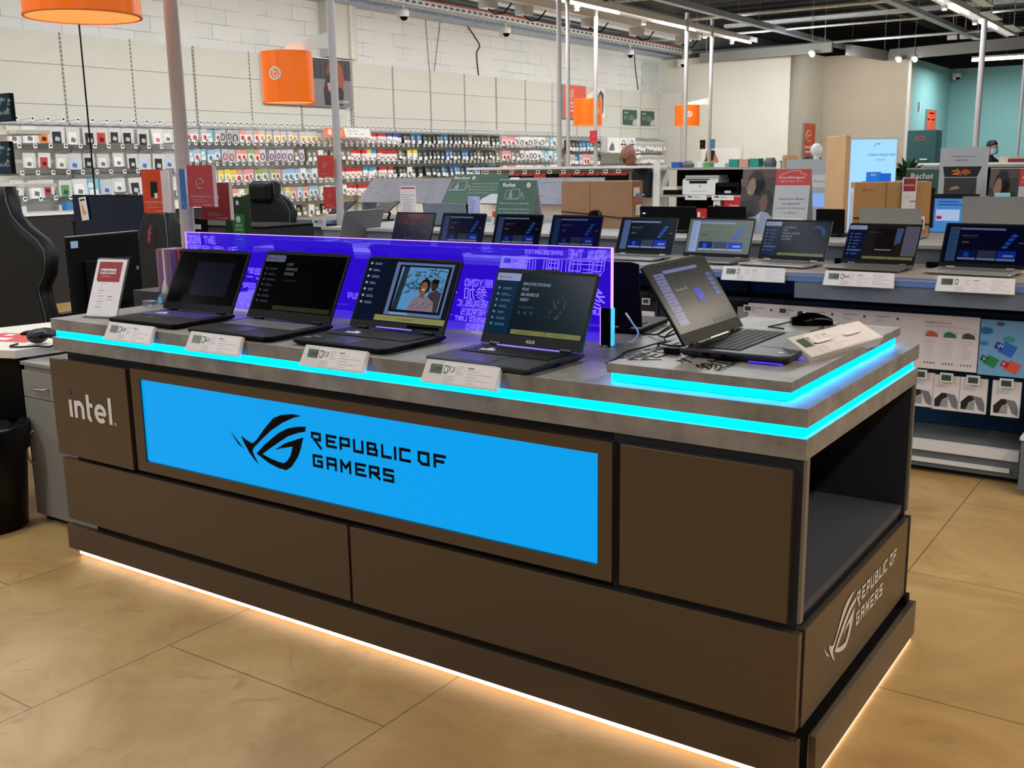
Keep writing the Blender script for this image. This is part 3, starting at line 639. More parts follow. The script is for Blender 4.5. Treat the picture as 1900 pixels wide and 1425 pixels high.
laptop('black laptop with grey lit keys showing faint words CARTE GRAPHIQUE INTEGREE', -1.948, .01, CT, R(0), .408, .295, .255, 28, 'lap_black', 'lap_matte', bezel=(.010, .012, .03), keys='key_grey', chamfer=.022,
       screen=lambda g, w, h: ui_kiosk(g, w, h, ['CARTE', 'GRAPHIQUE', 'INTÉGRÉE'], .5, 'black'), logo=('acer', .004, 'lap_grey'), stick=[(-.85, .78, .018, .01, C(150, 150, 90))])
def trim_c(t, w2, D, deck, F, LH, W):
    MB().at(F).rect(W * .30, .002, W * .38, .004, 'rgb_lilac', .0006).rect(W * .62, .010, W * .33, .010, 'glass_black', .0004).build('badge_strip', t)
laptop('black gaming laptop whose screen shows a photo of a smiling couple', -1.475, .03, CT, R(-1), .402, .29, .25, 27, 'lap_black', 'lap_black', bezel=(.006, .008, .024), keys='key_black', keylit='key_white', chamfer=.02,
       screen=ui_photo, trim=trim_c, stick=[(-.88, .14, .026, .016, C(120, 120, 130)), (-.80, .24, .03, .008, C(150, 150, 160))])
def trim_d(t, w2, D, deck, F, LH, W):
    MB().at(F).rect(W * .18, -.006, W * .62, .0035, 'rgb_lilac', .0012).build('light_bar', t)
laptop('black laptop reading ESPACE DE STOCKAGE with teal screen at the end of the front row', -.925, -.005, CT, R(-2.5), .362, .275, .232, 24, 'lap_navy', 'lap_black', bezel=(.007, .010, .030), keys='key_black', keylit='key_white', chamfer=.01, hump=.004,
       screen=lambda g, w, h: ui_kiosk(g, w, h, ['ESPACE DE STOCKAGE', 'POUR', '200 HEURES DE', 'VIDÉO*'], 1.0, 'green'), logo=('ASUS', .0095, 'logo_white'), trim=trim_d)
def ui_pc(g, w, h):
    g.rect(0, 0, w, h, S(30, 36, 40, .9)); g.rect(.07 * w, .10 * h, .15 * w, .78 * h, S(100, 104, 150, .9), .0003)
    for i in range(7): g.rect(.07 * w, (.19 + i * .10) * h, .15 * w, .008 * h, S(30, 34, 44, .9), .0006); g.lines(.09 * w, (.235 + i * .10) * h, .08 * w, 1, .02, S(60, 64, 100, .8), .012 * h, .0007, i)
    g.rect(.23 * w, .86 * h, .56 * w, .05 * h, S(110, 112, 160, .9), .0004)
    g.text('Découvrez ce PC', .27 * w, .58 * h, .045 * h, S(150, 156, 160, .9), .0006, sx=.8); g.lines(.27 * w, .54 * h, .3 * w, 2, .03 * h, S(100, 104, 110, .7), .006 * h, .0006)
    r = random.Random(5)
    for i in range(26): g.poly([((.60 + r.uniform(-.07, .07)) * w, (.46 + r.uniform(-.13, .13)) * h) for _ in range(3)], S(30, 34, 120 + i * 3, .8), .0004 + i * 1e-5)
    for i in range(5): g.poly([((.86 - .0 * i) * w, (.40 + .075 * i) * h), ((.95) * w, (.40 + .075 * i) * h), ((.95) * w, (.46 + .075 * i) * h), ((.86) * w, (.46 + .075 * i) * h)], S(60, 90, 150, .8), .0006)
    g.rect(.60 * w, .015 * h, .34 * w, .075 * h, S(10, 16, 20, .7), .0006); g.text('W  10  RTX  144', .63 * w, .035 * h, .03 * h, S(70, 80, 84, .8), .0009)
def trim_e(t, w2, D, deck, F, LH, W):
    MB().box(-w2 * .55, w2 * .97, .0005, .002, .004, .0065, 'rgb_blue').box(-w2 - .0006, -w2 + .002, .012, .10, .004, .0065, 'rgb_blue').build('light_bar', t)
    MB().at(F).rect(W * .40, -.003, W * .3, .003, C(220, 215, 200, .4, .6), .0016).build('hinge_strip', t)
laptop('charcoal gaming laptop turned sideways on the raised platform', -.125, .400, 1.0, R(90), .392, .29, .24, 33, 'lap_grey', 'lap_black', 'lap_black', bezel=(.006, .008, .032), keys='key_black', screen=ui_pc, thick=.024, chamfer=.022, trim=trim_e,
       stick=[(-.80, .10, .022, .012, C(190, 190, 150))])
# lid backs seen through the violet screen: laptops of the far side of the same counter
def rog_back(t, w2, D, deck, F, LH, W):
    q = MB().at(F @ frame((W * .62, LH * .42, -.0079), (-1, 0, 0), (0, 1, 0))); rog_logo(q, 0, 0, .07, 'engraving'); q.build('emblem', t)
for i, (bx, by, lab) in enumerate(((-2.19, .99, 'black laptop facing away, its lid behind the violet screen by the grey-keyed laptop'), (-1.66, .97, 'black laptop facing away, its lid behind the violet screen by the couple photo'))):
    laptop(lab, bx, by, CT, R(180), .42, .28, .25, 14, 'lap_matte', 'lap_matte', chamfer=.02, trim=rog_back)
def trim_f(t, w2, D, deck, F, LH, W):
    MB().box(-w2 * .6, w2 * .2, -.0006, .002, .006, .009, C(255, 60, 200, .4, 2.0)).box(w2 - .002, w2 + .0008, D - .03, D - .004, .003, .014, C(60, 190, 240, .4, .8)).build('light_bar', t)
laptop('black gaming laptop facing away beside the end post of the violet screen', -1.03, 1.0, CT, R(186), .40, .29, .215, 10, 'lap_matte', 'lap_matte', chamfer=.02, trim=trim_f)
# ================================================================ electronic price labels
mat('label_plastic', (214, 210, 206), .4)
mat('paper_white', (232, 226, 228), .55)
mat('lcd', (84, 96, 84), .3)
mat('ink', (24, 24, 26), .6); mat('ink_grey', (110, 108, 112), .7)
def price_label(label, x, y, z, rz=0, W=.262, H=.066, tilt=26, note='7,3', price='1099', blank=False, group=None, long=False, col='label_plastic', name='price_label', th=.012):
    t = thing(name, label, 'price label', (x, y, z), rz, group)
    T = R(tilt); F = frame((-W / 2, 0, 0), (1, 0, 0), (0, math.sin(T), math.cos(T)))
    MB().at(F).prism([(0, 0), (W, 0), (W - .006, H), (.006, H)], -th, 0, col).build('housing', t, .0015)
    MB().at(F).rect(.024, H * .42, .042 if not long else .05, H * .40, 'lcd', .0008).text(price, .028 + (.036 if not long else .044), H * .50, H * .20, 'ink', .0012, 'R', sx=.9).build('display', t)
    x0 = .070 if not long else .080
    MB().at(F).rect(x0, .004, W - x0 - .008, H - .008, 'paper_white', .0008).build('paper_insert', t)
    g = MB().at(F); g.rect(x0 + .003, H * .45, .014, H * .36, C(90, 120, 84), .0012); g.rect(x0 + .006, H * .52, .008, H * .22, 'paper_white', .0014)
    if note: g.text(note, x0 + .019, H * .55, H * .22, 'ink', .0014, bold=.0003, sx=.85)
    g.lines(x0 + .045, H * .80, .026, 6, H * .07, 'ink_grey', .0007, .0012, 2); g.lines(x0 + .004, H * .34, .06, 5, H * .06, 'ink_grey', .0007, .0012, 4)
    g.rect(x0 + .082, H * .76, .022, .0024, 'ink', .0012); g.lines(x0 + .082, H * .66, .09 if not long else .06, 5, H * .13, 'ink_grey', .0008, .0012, 8, .3)
    if long: g.lines(W - .10, H * .80, .085, 7, H * .10, 'ink_grey', .0008, .0012, 9, .4)
    g.build('printed_text', t)
    MB().box(-W * .3, -W * .1, math.sin(T) * H, .028, math.cos(T) * H - .018, math.cos(T) * H - .0155, 'label_plastic').box(W * .1, W * .3, math.sin(T) * H, .028, math.cos(T) * H - .018, math.cos(T) * H - .0155, 'label_plastic').build('clip', t)
    return t
price_label('electronic price label rated 6,0 on the counter edge under the almost blank laptop', -2.408, -.037, .9075, 0, note='6,0', price='')
price_label('electronic price label rated 6,3 on the counter edge under the grey-keyed laptop', -1.965, -.037, .9075, 0, note='6,3', price='')
price_label('electronic price label rated 7,3 on the counter edge under the couple photo laptop', -1.432, -.037, .9075, 0, note='7,3', price='1099')
price_label('electronic price label rated 7,3 on the counter edge under the teal-screened laptop', -.958, -.037, .9075, 0, note='7,3', price='1299')
pl = price_label('white electronic price label lying slanted on the raised platform by the mouse', -.062, .50, 1.012, R(80), .40, .085, 62, note='', price='', th=.03)
# mouse on the platform
ms = thing('computer_mouse', 'glossy black gaming mouse behind the slanted price label on the raised platform', 'mouse', (-.30, .90, 1.0), R(-60))
mm = MB()
rings = []
for i in range(11):
    a = i / 10; yy = -.062 + .124 * a; wd = .034 * math.sin(math.pi * (.12 + .80 * a)) ** .5 + .001; hh = .008 + .034 * math.sin(math.pi * (.10 + .82 * a)) ** .8 * (1 - .15 * a)
    rings.append([(wd * math.cos(q) * (1 if math.sin(q) > 0 else 1), yy, max(.001, hh * max(0, math.sin(q)) ** .75)) for q in [math.pi * j / 10 for j in range(11)]] + [(-wd * .8, yy, .001), (wd * .8, yy, .001)])
mm.loft(rings, 'glass_black'); mm.build('shell', ms)
MB().cyl((-.003, -.035, .034), (.003, -.035, .034), .009, 'lap_grey', 14).build('scroll_wheel', ms)
MB().tube([(0, -.06, .01), (.01, -.09, .004), (.06, -.14, .003), (.10, -.10, .003)], .0022, 'lap_matte').build('cord', ms)
# cables on the counter
def cable(name, label, pts, r=.0028, k='lap_matte', cat='cable', n=7, sub=6, group=None):
    P = [Vector(p) for p in pts]; out = []
    for i in range(len(P) - 1):
        p0, p1, p2, p3 = P[max(i - 1, 0)], P[i], P[i + 1], P[min(i + 2, len(P) - 1)]
        for j in range(sub):
            t = j / sub; out.append(.5 * ((2 * p1) + (p2 - p0) * t + (2 * p0 - 5 * p1 + 4 * p2 - p3) * t * t + (3 * p1 - p0 - 3 * p2 + p3) * t ** 3))
    out.append(P[-1]); return tag(MB().tube(out, r, k, n).build(name), label, cat, group)
cable('power_cable', 'black power cable running in zigzag from the platform corner over the counter', [(-.65, .24, .9535), (-.665, .33, .954), (-.69, .43, .9535), (-.675, .50, .956), (-.66, .60, .958), (-.62, .66, .956), (-.56, .70, .965), (-.50, .72, 1.003), (-.46, .70, 1.004)])
cable('looped_cable', 'black cable coiled in loops between the end post and the turned laptop', [(-.83, .76, .954), (-.77, .74, .955), (-.72, .70, .966), (-.70, .78, .985), (-.74, .84, .975), (-.73, .72, .962), (-.67, .66, .967), (-.64, .75, .99), (-.69, .80, .98), (-.68, .66, .962), (-.60, .56, .956), (-.56, .45, .958), (-.545, .34, 1.003), (-.47, .30, 1.008), (-.43, .33, 1.012)])
cable('usb_cable', 'white plug and cable hanging beside the end post of the violet screen', [(-.752, .54, 1.05), (-.735, .55, 1.02), (-.72, .56, .99), (-.735, .56, .962), (-.752, .56, .956)], .003, 'paper_white')
tag(MB().box(-.465, -.425, .215, .24, 1.001, 1.018, 'lap_matte').build('plug', bevel=.002), 'small black plug at the corner of the turned laptop', 'plug')
# ================================================================ the laptop bench behind
mat('bench_top', (150, 140, 134), .4, noise=.1, nscale=8)
mat('bench_front', (108, 118, 132), .45, noise=.15, nscale=6)
mat('alu', (150, 170, 200), .28, .7)
mat('blue_back', (10, 58, 92), .55, noise=.2, nscale=2)
mat('grey_shelf', (112, 116, 120), .7, spec=.2)
mat('shelf_white', (160, 158, 156), .7, spec=.2)
BY, BZ = 2.83, .945
bn = thing('display_bench', 'long laptop display bench with aluminium price rail and blue peg back', 'bench', (-2.2, BY, 0))
def bpart(mb, name, bevel=0.0, lab=None, parent=None):
    mb.v = [(a + 2.2, b - BY, c) for a, b, c in mb.v]; o = mb.build(name, parent or bn, bevel)
    if lab: o['label'] = lab
    return o
bpart(MB().box(-5.0, .9, BY + .012, 3.62, BZ - .03, BZ, 'bench_top'), 'worktop', .001)
bpart(MB().box(-5.0, .9, BY - .014, BY + .012, BZ - .036, BZ + .004, 'alu').box(-5.0, .9, BY - .018, BY - .012, BZ - .010, BZ - .004, 'shelf_white'), 'price_rail', lab='bluish aluminium price rail')
bpart(MB().box(-1.03, .9, BY - .006, BY + .016, .826, BZ - .036, 'bench_front'), 'front_board', .001)
bpart(MB().box(-5.0, .9, 3.30, 3.34, .16, BZ - .03, 'blue_back'), 'back_panel', lab='dark blue back panel')
bpart(MB().box(-5.0, .9, 3.05, 3.34, .76, .78, 'carcass'), 'upper_shelf')
bpart(MB().box(-5.0, .035, BY + .10, 3.34, .13, .155, 'grey_shelf').box(-5.0, .035, BY + .07, BY + .10, .115, .165, 'white_metal').box(-5.0, .035, BY + .09, BY + .11, .03, .13, 'grey_shelf').box(-5.0, .0, BY + .075, BY + .09, .055, .075, 'white_metal'), 'base_shelf', lab='grey base shelf with pale bumper rails')
bpart(MB().box(-5.0, .03, BY + .14, 3.34, 0, .03, 'carcass'), 'kick_plinth')
for px in (-4.95, -3.0, -1.5, .0): bpart(MB().box(px, px + .05, 3.26, 3.32, 0, .93, 'carcass'), 'upright')
bpart(MB().box(-5.0, .9, 3.60, 3.66, .86, 1.03, 'bench_front'), 'riser')
bpart(MB().box(-5.0, .9, 3.58, 4.60, 1.025, 1.045, 'shelf_white').box(-5.0, .9, 3.66, 4.56, .02, 1.025, 'bench_front'), 'tier_top', .001, 'pale raised rear tier')
def small(g, w, h): ui_start(g, w, h, .7)
row = [
 ('silver laptop turned away, shade-darkened lid back, beside the red-screened laptop on the rear bench', -4.80, R(-90), .36, 'lap_silver', C(104, 106, 112, .35), None, 18),  # shade is put into the lid colour; the laptop is silver
 ('laptop with a red and blue wallpaper on the rear bench', -3.90, R(-3), .36, 'lap_black', None, 'red', 20),
 ('laptop with a dark blue start page beside the red-screened one', -3.47, R(0), .36, 'lap_navy', None, lambda g, w, h: ui_start(g, w, h, .45, (8, 12, 46), (60, 90, 160)), 20),
 ('laptop with a nearly black start page in front of the green Rachat stand', -3.03, R(0), .36, 'lap_navy', None, lambda g, w, h: ui_start(g, w, h, .45, (6, 8, 30), (60, 90, 150)), 20),
 ('laptop with a deep blue dimmed page below the brown box', -2.60, R(0), .36, 'lap_grey', None, lambda g, w, h: ui_start(g, w, h, .32, (14, 16, 80), (40, 80, 130)), 20),
 ('laptop with silver keyboard and dark start page beside the violet screen end', -2.115, R(0), .37, 'lap_silver', None, lambda g, w, h: ui_start(g, w, h, .8, (10, 22, 36), (90, 110, 160)), 24),
 ('laptop with a bright washed-out start page next to the family stand', -1.665, R(-2), .40, 'lap_taupe', None, lambda g, w, h: ui_start(g, w, h, 1.0, (90, 100, 92), (150, 170, 215)), 22),
 ('silver laptop with a swimmer picture, in front of the family photo stand', -1.245, R(-6), .385, 'lap_silver', None, lambda g, w, h: ui_kiosk(g, w, h, ['2,1 MILLIONS DE', 'PIXELS', 'POUR DES CONTENUS', 'NUMÉRIQUES', 'PLUS RICHES'], .8, 'navy'), 23),
 ('dark taupe laptop with brown reflections across its screen', -.775, R(-3), .375, 'lap_taupe', None, lambda g, w, h: ui_kiosk(g, w, h, [], .8, 'brown'), 30),
 ('champagne laptop with a tiled dark page at the end of the rear bench row', -.285, R(-5), .40, 'lap_silver', None, lambda g, w, h: ui_start(g, w, h, .42, (6, 10, 44), (60, 100, 140)), 24),
]
def red(g, w, h):
    g.rect(0, 0, w, h, S(8, 8, 56, .5))
    for i, (a, b, r_, c) in enumerate(((.4, .78, .36, (60, 6, 26)), (.62, .85, .3, (74, 10, 30)), (.5, .95, .2, (96, 40, 60)), (.8, .72, .18, (58, 8, 28)))):
        g.poly([(min(w, max(0, (a + r_ * math.cos(q * .524)) * w)), min(h, max(0, (b + r_ * .6 * math.sin(q * .524)) * h))) for q in range(12)], S(*c, .5), .0003 + i * .0001)
    for a, b in ((.45, .62), (.25, .66), (.46, .44), (.78, .35), (.44, .12), (.32, .12)): g.poly([(a * w, b * h), ((a + .06) * w, b * h), ((a + .03) * w, (b + .05) * h)], S(150, 90, 90, .5), .001)
for lab, bx, rz, W, body, back, scr, tl in row:
    silver = body in ('lap_silver', 'lap_taupe')
    laptop(lab, bx, 3.055, BZ, rz, W, .25, .228, tl, body, 'lap_matte', back or body, keys='key_grey' if silver else 'key_black', screen=red if scr == 'red' else scr, thick=.016, chamfer=.006, bezel=(.006, .010, .022), group=None) if abs(rz) < 1 else \
    laptop(lab, bx, 3.52, BZ, rz, .42, .25, .228, tl, body, 'lap_matte', back or body, thick=.016, chamfer=.006)
# long price labels on the rail
for lab, bx, n_, p_ in (('long price label with pale glare on its paper, on the rail under the swimmer laptop', -1.235, '', '799'), ('long price label rated 6,6 on the rail under the taupe laptop', -.708, '6,6', '999'),
                        ('long price label with blue print on the rail under the champagne laptop', -.190, '', '1299'), ('long price label rated 4,8 on the rail seen through the violet screen', -2.62, '4,8', '699'), ('long price label seen through the violet screen beneath the red-screened laptop', -3.3, '5,1', '649')):
    price_label(lab, bx, BY - .050, .902, 0, .335, .072, 18, note=n_, price=p_, long=True, col='white_metal')
# charger bricks and cables between the laptops
for i, (bx, by, l) in enumerate(((-.50, 3.42, 'black charger lying between the taupe and the champagne laptop'), (-.98, 3.44, 'black charger behind the swimmer laptop'))):
    tag(MB().box(bx - .045, bx + .045, by - .02, by + .02, BZ + .0005, BZ + .03, 'lap_matte').build('charger', bevel=.006), l, 'charger')
cable('charging_cable', 'white cable rising from the side of the champagne laptop', [(-.07, 3.24, .958), (-.03, 3.2, .962), (.03, 3.22, .985), (.12, 3.3, 1.05)], .0035, 'paper_white')
# peg hooks with accessories below the worktop
def tagdisp(g, x, z, y): g.box(x - .028, x + .028, y - .008, y, z - .02, z + .02, 'white_metal'); g.rect
def office_pack(bx, bz, label, group):
    """white boxed pack on a black double hook"""
    t = thing('accessory_pack', label, 'accessory pack', (bx, 3.0, bz), 0, group)
    MB().box(-.062, .062, 0, .018, -.17, 0, 'paper_white').build('card', t, .001)
    g = MB().at(FRONT(0, -.0008, 0)); g.poly([(-.05, -.155), (-.052, -.12), (-.02, -.085), (.0, -.085), (.008, -.105), (-.015, -.118), (-.028, -.155)][::-1], 'ink'); g.poly([(-.028, -.155), (-.012, -.118), (.01, -.108), (.01, -.155)][::-1], 'shelf_white', .0004)
    g.poly([(0, -.085), (.04, -.09), (.055, -.12), (.055, -.16), (.03, -.15), (.01, -.105)][::-1], C(120, 120, 128), .0003); g.lines(-.045, -.05, .06, 2, .008, 'ink_grey', .0012)
    g.build('mouse_picture', t)
    MB().tube([(0, -.01, .005), (0, .02, .045), (0, .30, .05)], .003, 'lap_matte').build('hook', t)
    MB().box(-.03, .03, -.022, -.012, -.028, .016, 'white_metal').at(FRONT(0, -.0228, 0)).rect(-.022, -.02, .044, .028, C(60, 74, 70), 0).build('price_tag', t)
    return t
o0 = office_pack(-.44, .475, 'white boxed curved mouse hanging from the lower hook nearest the counter corner', 'boxed mice below the software poster')
for i, (bx, l) in enumerate(((-.32, 'white boxed curved mouse on the second lower hook under the software poster'), (-.20, 'white boxed curved mouse on the third lower hook under the software poster'), (-.055, 'white boxed curved mouse on the lower hook furthest from the gaming counter'))):
    dup(o0, (bx, 3.0, .47), label=l)
ip_ = thing('info_board', 'white information board with product lists and three coloured pictures', 'board', (-.75, 2.985, .5))
MB().box(-.58, .56, 0, .006, 0, .262, 'paper_white').build('board', ip_)
g = MB().at(FRONT(0, -.0008, 0))
for i in range(5): g.rect(-.56 + i * .16, .235, .07, .003, 'ink_grey'); g.lines(-.56 + i * .16, .225, .05, 3, .007, 'ink_grey', .001); g.rect(-.46 + i * .16, .225, .012, .012, C(60, 70, 110))
g.text('Simplifiez-vous la vie', .315, .222, .010, 'ink'); g.lines(.315, .212, .22, 2, .006, 'ink_grey', .001)
for i, c in enumerate(((206, 92, 76), (40, 120, 96), (70, 70, 76))):
    x = .315 + i * .083
    g.rect(x, .155, .068, .034, C(214, 214, 216), .0004); g.poly([(x + .004, .157), (x + .064, .157), (x + .058, .175), (x + .03, .186), (x + .010, .178)], C(*c), .0008)
    g.lines(x + .006, .142, .05, 8, .012, 'ink_grey', .001, .0006, i)
    for j in range(4): g.rect(x + .006 + j * .014, .025, .007, .009, 'ink_grey', .0006)
for i in range(4): g.rect(.312 + i * .083 - .002, .01, .0008, .18, C(190, 190, 196), .0004)
g.build('printed_text', ip_)
sp2 = thing('software_poster', 'light blue office software poster with floating coloured icons', 'poster', (.02, 2.983, .495))
MB().box(-.205, .235, 0, .006, 0, .262, C(120, 176, 222)).build('board', sp2)
g = MB().at(FRONT(0, -.0008, 0))
def tile(x, y, s, c1, c2, ch):
    g.poly([(x, y), (x + s * 1.2, y - s * .5), (x + s * 1.7, y + s * .5), (x + s * .6, y + s * 1.0)], C(*c2), .0004); g.poly([(x - s * .35, y + s * .35), (x + s * .35, y + s * .1), (x + s * .6, y + s * .7), (x - s * .1, y + s * .95)], C(*c1), .0008)
    if ch: g.text(ch, x - s * .05, y + s * .35, s * .38, 'logo_white', .0012, bold=.0004)
tile(-.125, .115, .05, (24, 66, 150), (40, 110, 210), 'W'); tile(-.185, .055, .042, (14, 90, 50), (34, 140, 80), 'X'); tile(-.095, .035, .045, (190, 40, 40), (226, 90, 70), 'P')
for x, y, s, c in ((-.18, .21, .028, (30, 110, 190)), (-.08, .175, .024, (60, 160, 160)), (-.185, .15, .018, (50, 130, 190)), (-.12, .245, .016, (110, 60, 140))):
    g.poly([(x + s * (1.2 if k % 2 else 1) * math.cos(k * .52), y + s * .62 * math.sin(k * .52)) for k in range(12)], C(*c), .0006)
g.build('icons', sp2)
# packs under the counter edge line (seen past the turned laptop)
def hung(name, label, cat, x, y, z, w, h, c, c2, group=None, d=.02, y1=3.3):
    t = thing(name, label, cat, (x, y, z), 0, group)
    MB().box(-w / 2, w / 2, 0, d, -h, 0, c).at(FRONT(0, -.0006, 0)).rect(-w * .35, -h * .8, w * .7, h * .45, c2, 0).build('card', t)
    MB().tube([(0, -.012, .004), (0, .02, .04), (0, y1 - y, .045)], .0025, 'lap_matte').build('hook', t)
    MB().box(-.024, .024, -.022, -.013, -.02, .016, 'white_metal').at(FRONT(0, -.0226, 0)).rect(-.017, -.013, .034, .022, C(50, 64, 60), 0).build('price_tag', t)
    return t
hx = [(-1.93, 'dark card pack on the upper hook just past the end post of the violet screen', 'ink', 'paper_white'), (-1.76, 'dark card pack with white window on the second upper hook behind the loops of cable', 'ink', 'paper_white'),
      (-1.60, 'dark card pack hanging half hidden behind the turned laptop lid', 'ink', 'shelf_white'), (-1.33, 'pale plastic pack hanging above the mouse', 'shelf_white', C(150, 170, 200)), (-1.14, 'pale plastic pack with a green tag display above the mouse', 'shelf_white', C(180, 120, 130))]
for i, (x, l, c, c2) in enumerate(hx): hung('accessory_pack', l, 'accessory pack', x, 3.0, .735, .13, .17, c, c2)
# white trade display at the frame edge
t = thing('side_display', 'pale grey plastic display base at the end of the rear bench', 'display stand', (.14, 2.75, 0))
MB().box(-.08, .3, 0, .4, .02, .26, 'grey_shelf').build('base', t, .01); MB().box(-.05, .3, .05, .35, .26, .42, 'paper_white').at(FRONT(0, .0494, 0)).rect(-.04, .27, .2, .06, C(206, 60, 50), 0).build('carton', t)
MB().box(-.085, .3, -.01, .4, .26, .275, 'white_metal').build('lip', t)
tag(MB().box(.09, .42, 2.82, 3.08, .4215, .49, 'grey_shelf').build('tray', bevel=.006), 'grey plastic tray at the end of the rear bench above the pale base', 'tray')
# ================================================================ on the rear tier and beyond
mat('carton', (150, 112, 80), .7, noise=.08, nscale=6)
mat('carton_light', (184, 138, 88), .7, noise=.08, nscale=6)
mat('photo_dark', (50, 44, 46), .5)
mat('shop_red', (196, 54, 52), .5)
mat('shop_orange', (232, 96, 48), .5)
mat('rachat_green', (52, 88, 74), .55)
mat('card_grey', (186, 190, 196), .55)
mat('wood_light', (216, 172, 124), .5, noise=.06, nscale=5)
mat('plant', (38, 82, 44), .5, noise=.3, nscale=8)
TZ = 1.045
def devices(g, x, y, s, k):
    """outline pictogram of phone, tablet and earbuds"""
    L = lambda pts, cl=True: g.tube([(x + a * s, y + b * s, .001) for a, b in pts], s * .022, k, 4, cl)
    L([(0, .1), (.08, .6), (.45, .6), (.40, .1)]); L([(.5, .1), (.5, .7), (1.15, .7), (1.15, .1)]); L([(.36, .0), (.36, .42), (.56, .42), (.56, .0)]); L([(-.05, .02), (1.2, .02)], False); L([(1.25, .1), (1.35, .5), (1.42, .3), (1.6, .1), (1.5, .0)], False)
def rachat(g, x, y, w, h, big=True):
    g.text('Rachat', x + w * .12, y + h * .84, h * .085, 'logo_white', .0012, bold=.0012); shop_b(g, x + w * .80, y + h * .875, h * .055, 'logo_white', 'shop_red')
    devices(g, x + w * .20, y + h * .56, w * .33, 'card_grey')
    g.text('Vendez-nous vos appareils.', x + w * .08, y + h * .46, h * .034, 'card_grey', .0012, w=w * .8)
    for i, t in enumerate(('Ensemble, nous leur donnons', 'une seconde vie et c’est bon', 'pour vos économies !')): g.text(t, x + w * .08, y + h * (.33 - i * .075), h * .036, 'card_grey', .0012, w=w * (.82 - .1 * (i == 2)))
    g.poly([(x + w * .55, y), (x + w * .96, y), (x + w * .96, y + h * .09), (x + w * .72, y + h * .09), (x + w * .62, y + h * .06)], 'card_grey', .0008)
def tent(name, label, x, y, z, w, h, d, front, fmat, rz=0.0, cat='display stand', side='card_grey'):
    """a folded card stand: two leaning boards joined at the top"""
    t = thing(name, label, cat, (x, y, z), rz)
    a = math.atan2(d / 2, h); Lh = math.hypot(h, d / 2)
    MB().at(frame((-w / 2, -d / 2, 0), (1, 0, 0), (0, math.sin(a), math.cos(a)))).prism([(0, 0), (w, 0), (w, Lh), (0, Lh)], -.003, 0, side, fmat).build('front_board', t)
    MB().at(frame((w / 2, d / 2, 0), (-1, 0, 0), (0, -math.sin(a), math.cos(a)))).prism([(0, 0), (w, 0), (w, Lh), (0, Lh)], -.003, 0, side).build('rear_board', t)
    g = MB().at(frame((-w / 2, -d / 2, 0), (1, 0, 0), (0, math.sin(a), math.cos(a))) @ Matrix.Translation((0, 0, .0004))); front(g, w, Lh); g.build('printed_front', t)
    return t
def faces(g, x, y, w, h, z=.0006, tone=(60, 50, 50), seed=1):
    """two people in profile looking to one side, dark photograph"""
    P = lambda pts, c, dz: g.poly([(x + a * w, y + b * h) for a, b in pts], C(*c), z + dz)
    o = lambda cx, cy, rx, ry, c, dz, n=16: P([(cx + rx * math.cos(q * 6.283 / n), cy + ry * math.sin(q * 6.283 / n)) for q in range(n)], c, dz)
    P([(0, 0), (1, 0), (1, 1), (0, 1)], (58, 50, 50), 0); P([(.02, .72), (.3, .72), (.3, .98), (.02, .98)], (96, 82, 78), .0002); P([(.6, .86), (.98, .86), (.98, .97), (.6, .97)], (84, 68, 60), .0002)
    P([(0, 0), (.5, 0), (.50, .40), (.34, .52), (.10, .50), (0, .40)], (40, 36, 40), .0003)
    o(.44, .77, .26, .19, (26, 20, 20), .0004); o(.56, .70, .17, .14, (26, 20, 20), .0004)
    P([(.30, .86), (.22, .80), (.20, .74), (.14, .69), (.19, .665), (.19, .62), (.27, .58), (.38, .60), (.44, .72), (.40, .84)], (150, 116, 96), .0006)
    P([(.20, .645), (.29, .64), (.26, .625)], (220, 200, 190), .0008)
    o(.80, .50, .17, .17, (24, 18, 18), .0007); P([(.68, .60), (.60, .52), (.55, .47), (.60, .44), (.60, .38), (.70, .33), (.80, .36), (.82, .50), (.78, .60)], (112, 80, 66), .0009)
    P([(.0, .0), (.05, .10), (.30, .24), (.52, .27), (.66, .34), (.84, .32), (1, .24), (1, 0)], (146, 156, 180), .0011)
    P([(.30, .24), (.36, .10), (.40, 0), (.44, 0), (.42, .14), (.36, .26)], (110, 120, 146), .0013); P([(.52, .27), (.62, .16), (.66, .34)], (180, 188, 204), .0013)
def family(g, w, h):
    faces(g, 0, 0, w * .5, h)
    x = w * .5
    g.rect(x, h * .74, w * .5, h * .26, 'shop_red', .0006); g.rect(x, 0, w * .5, h * .74, 'card_grey', .0006)
    g.tube([(x + w * a, h * b, .001) for a, b in ((.06, .895), (.24, .965), (.30, .945), (.30, .965), (.345, .965), (.345, .935), (.44, .895))], w * .005, 'logo_white', 4)
    g.text('boulanger', x + w * .05, h * .845, h * .036, 'logo_white', .0012, w=w * .38, bold=.0005); g.text('I N F I N I T Y', x + w * .05, h * .785, h * .028, 'logo_white', .0012, w=w * .34)
    for i, t in enumerate(('Réparez en illimité', 'vos appareils', 'achetés chez Boulanger', 'ou ailleurs')): g.text(t, x + w * .25, h * (.52 - .07 * i), h * .03, 'ink' if i < 2 else 'ink_grey', .0012, 'C', w=w * (.36, .26, .44, .2)[i])
    g.rect(x + w * .02, h * .14, w * .42, h * .10, 'logo_white', .0009); g.text('9€99', x + w * .30, h * .16, h * .05, 'shop_red', .0014, w=w * .12, bold=.0006); g.lines(x + w * .05, h * .20, w * .18, 2, h * .03, 'ink', h * .009, .0014)
tent('photo_stand', 'tall photo stand with two smiling people and a red boulanger INFINITY panel', -1.66, 4.22, TZ, .44, .40, .16, family, 'card_grey', R(2))
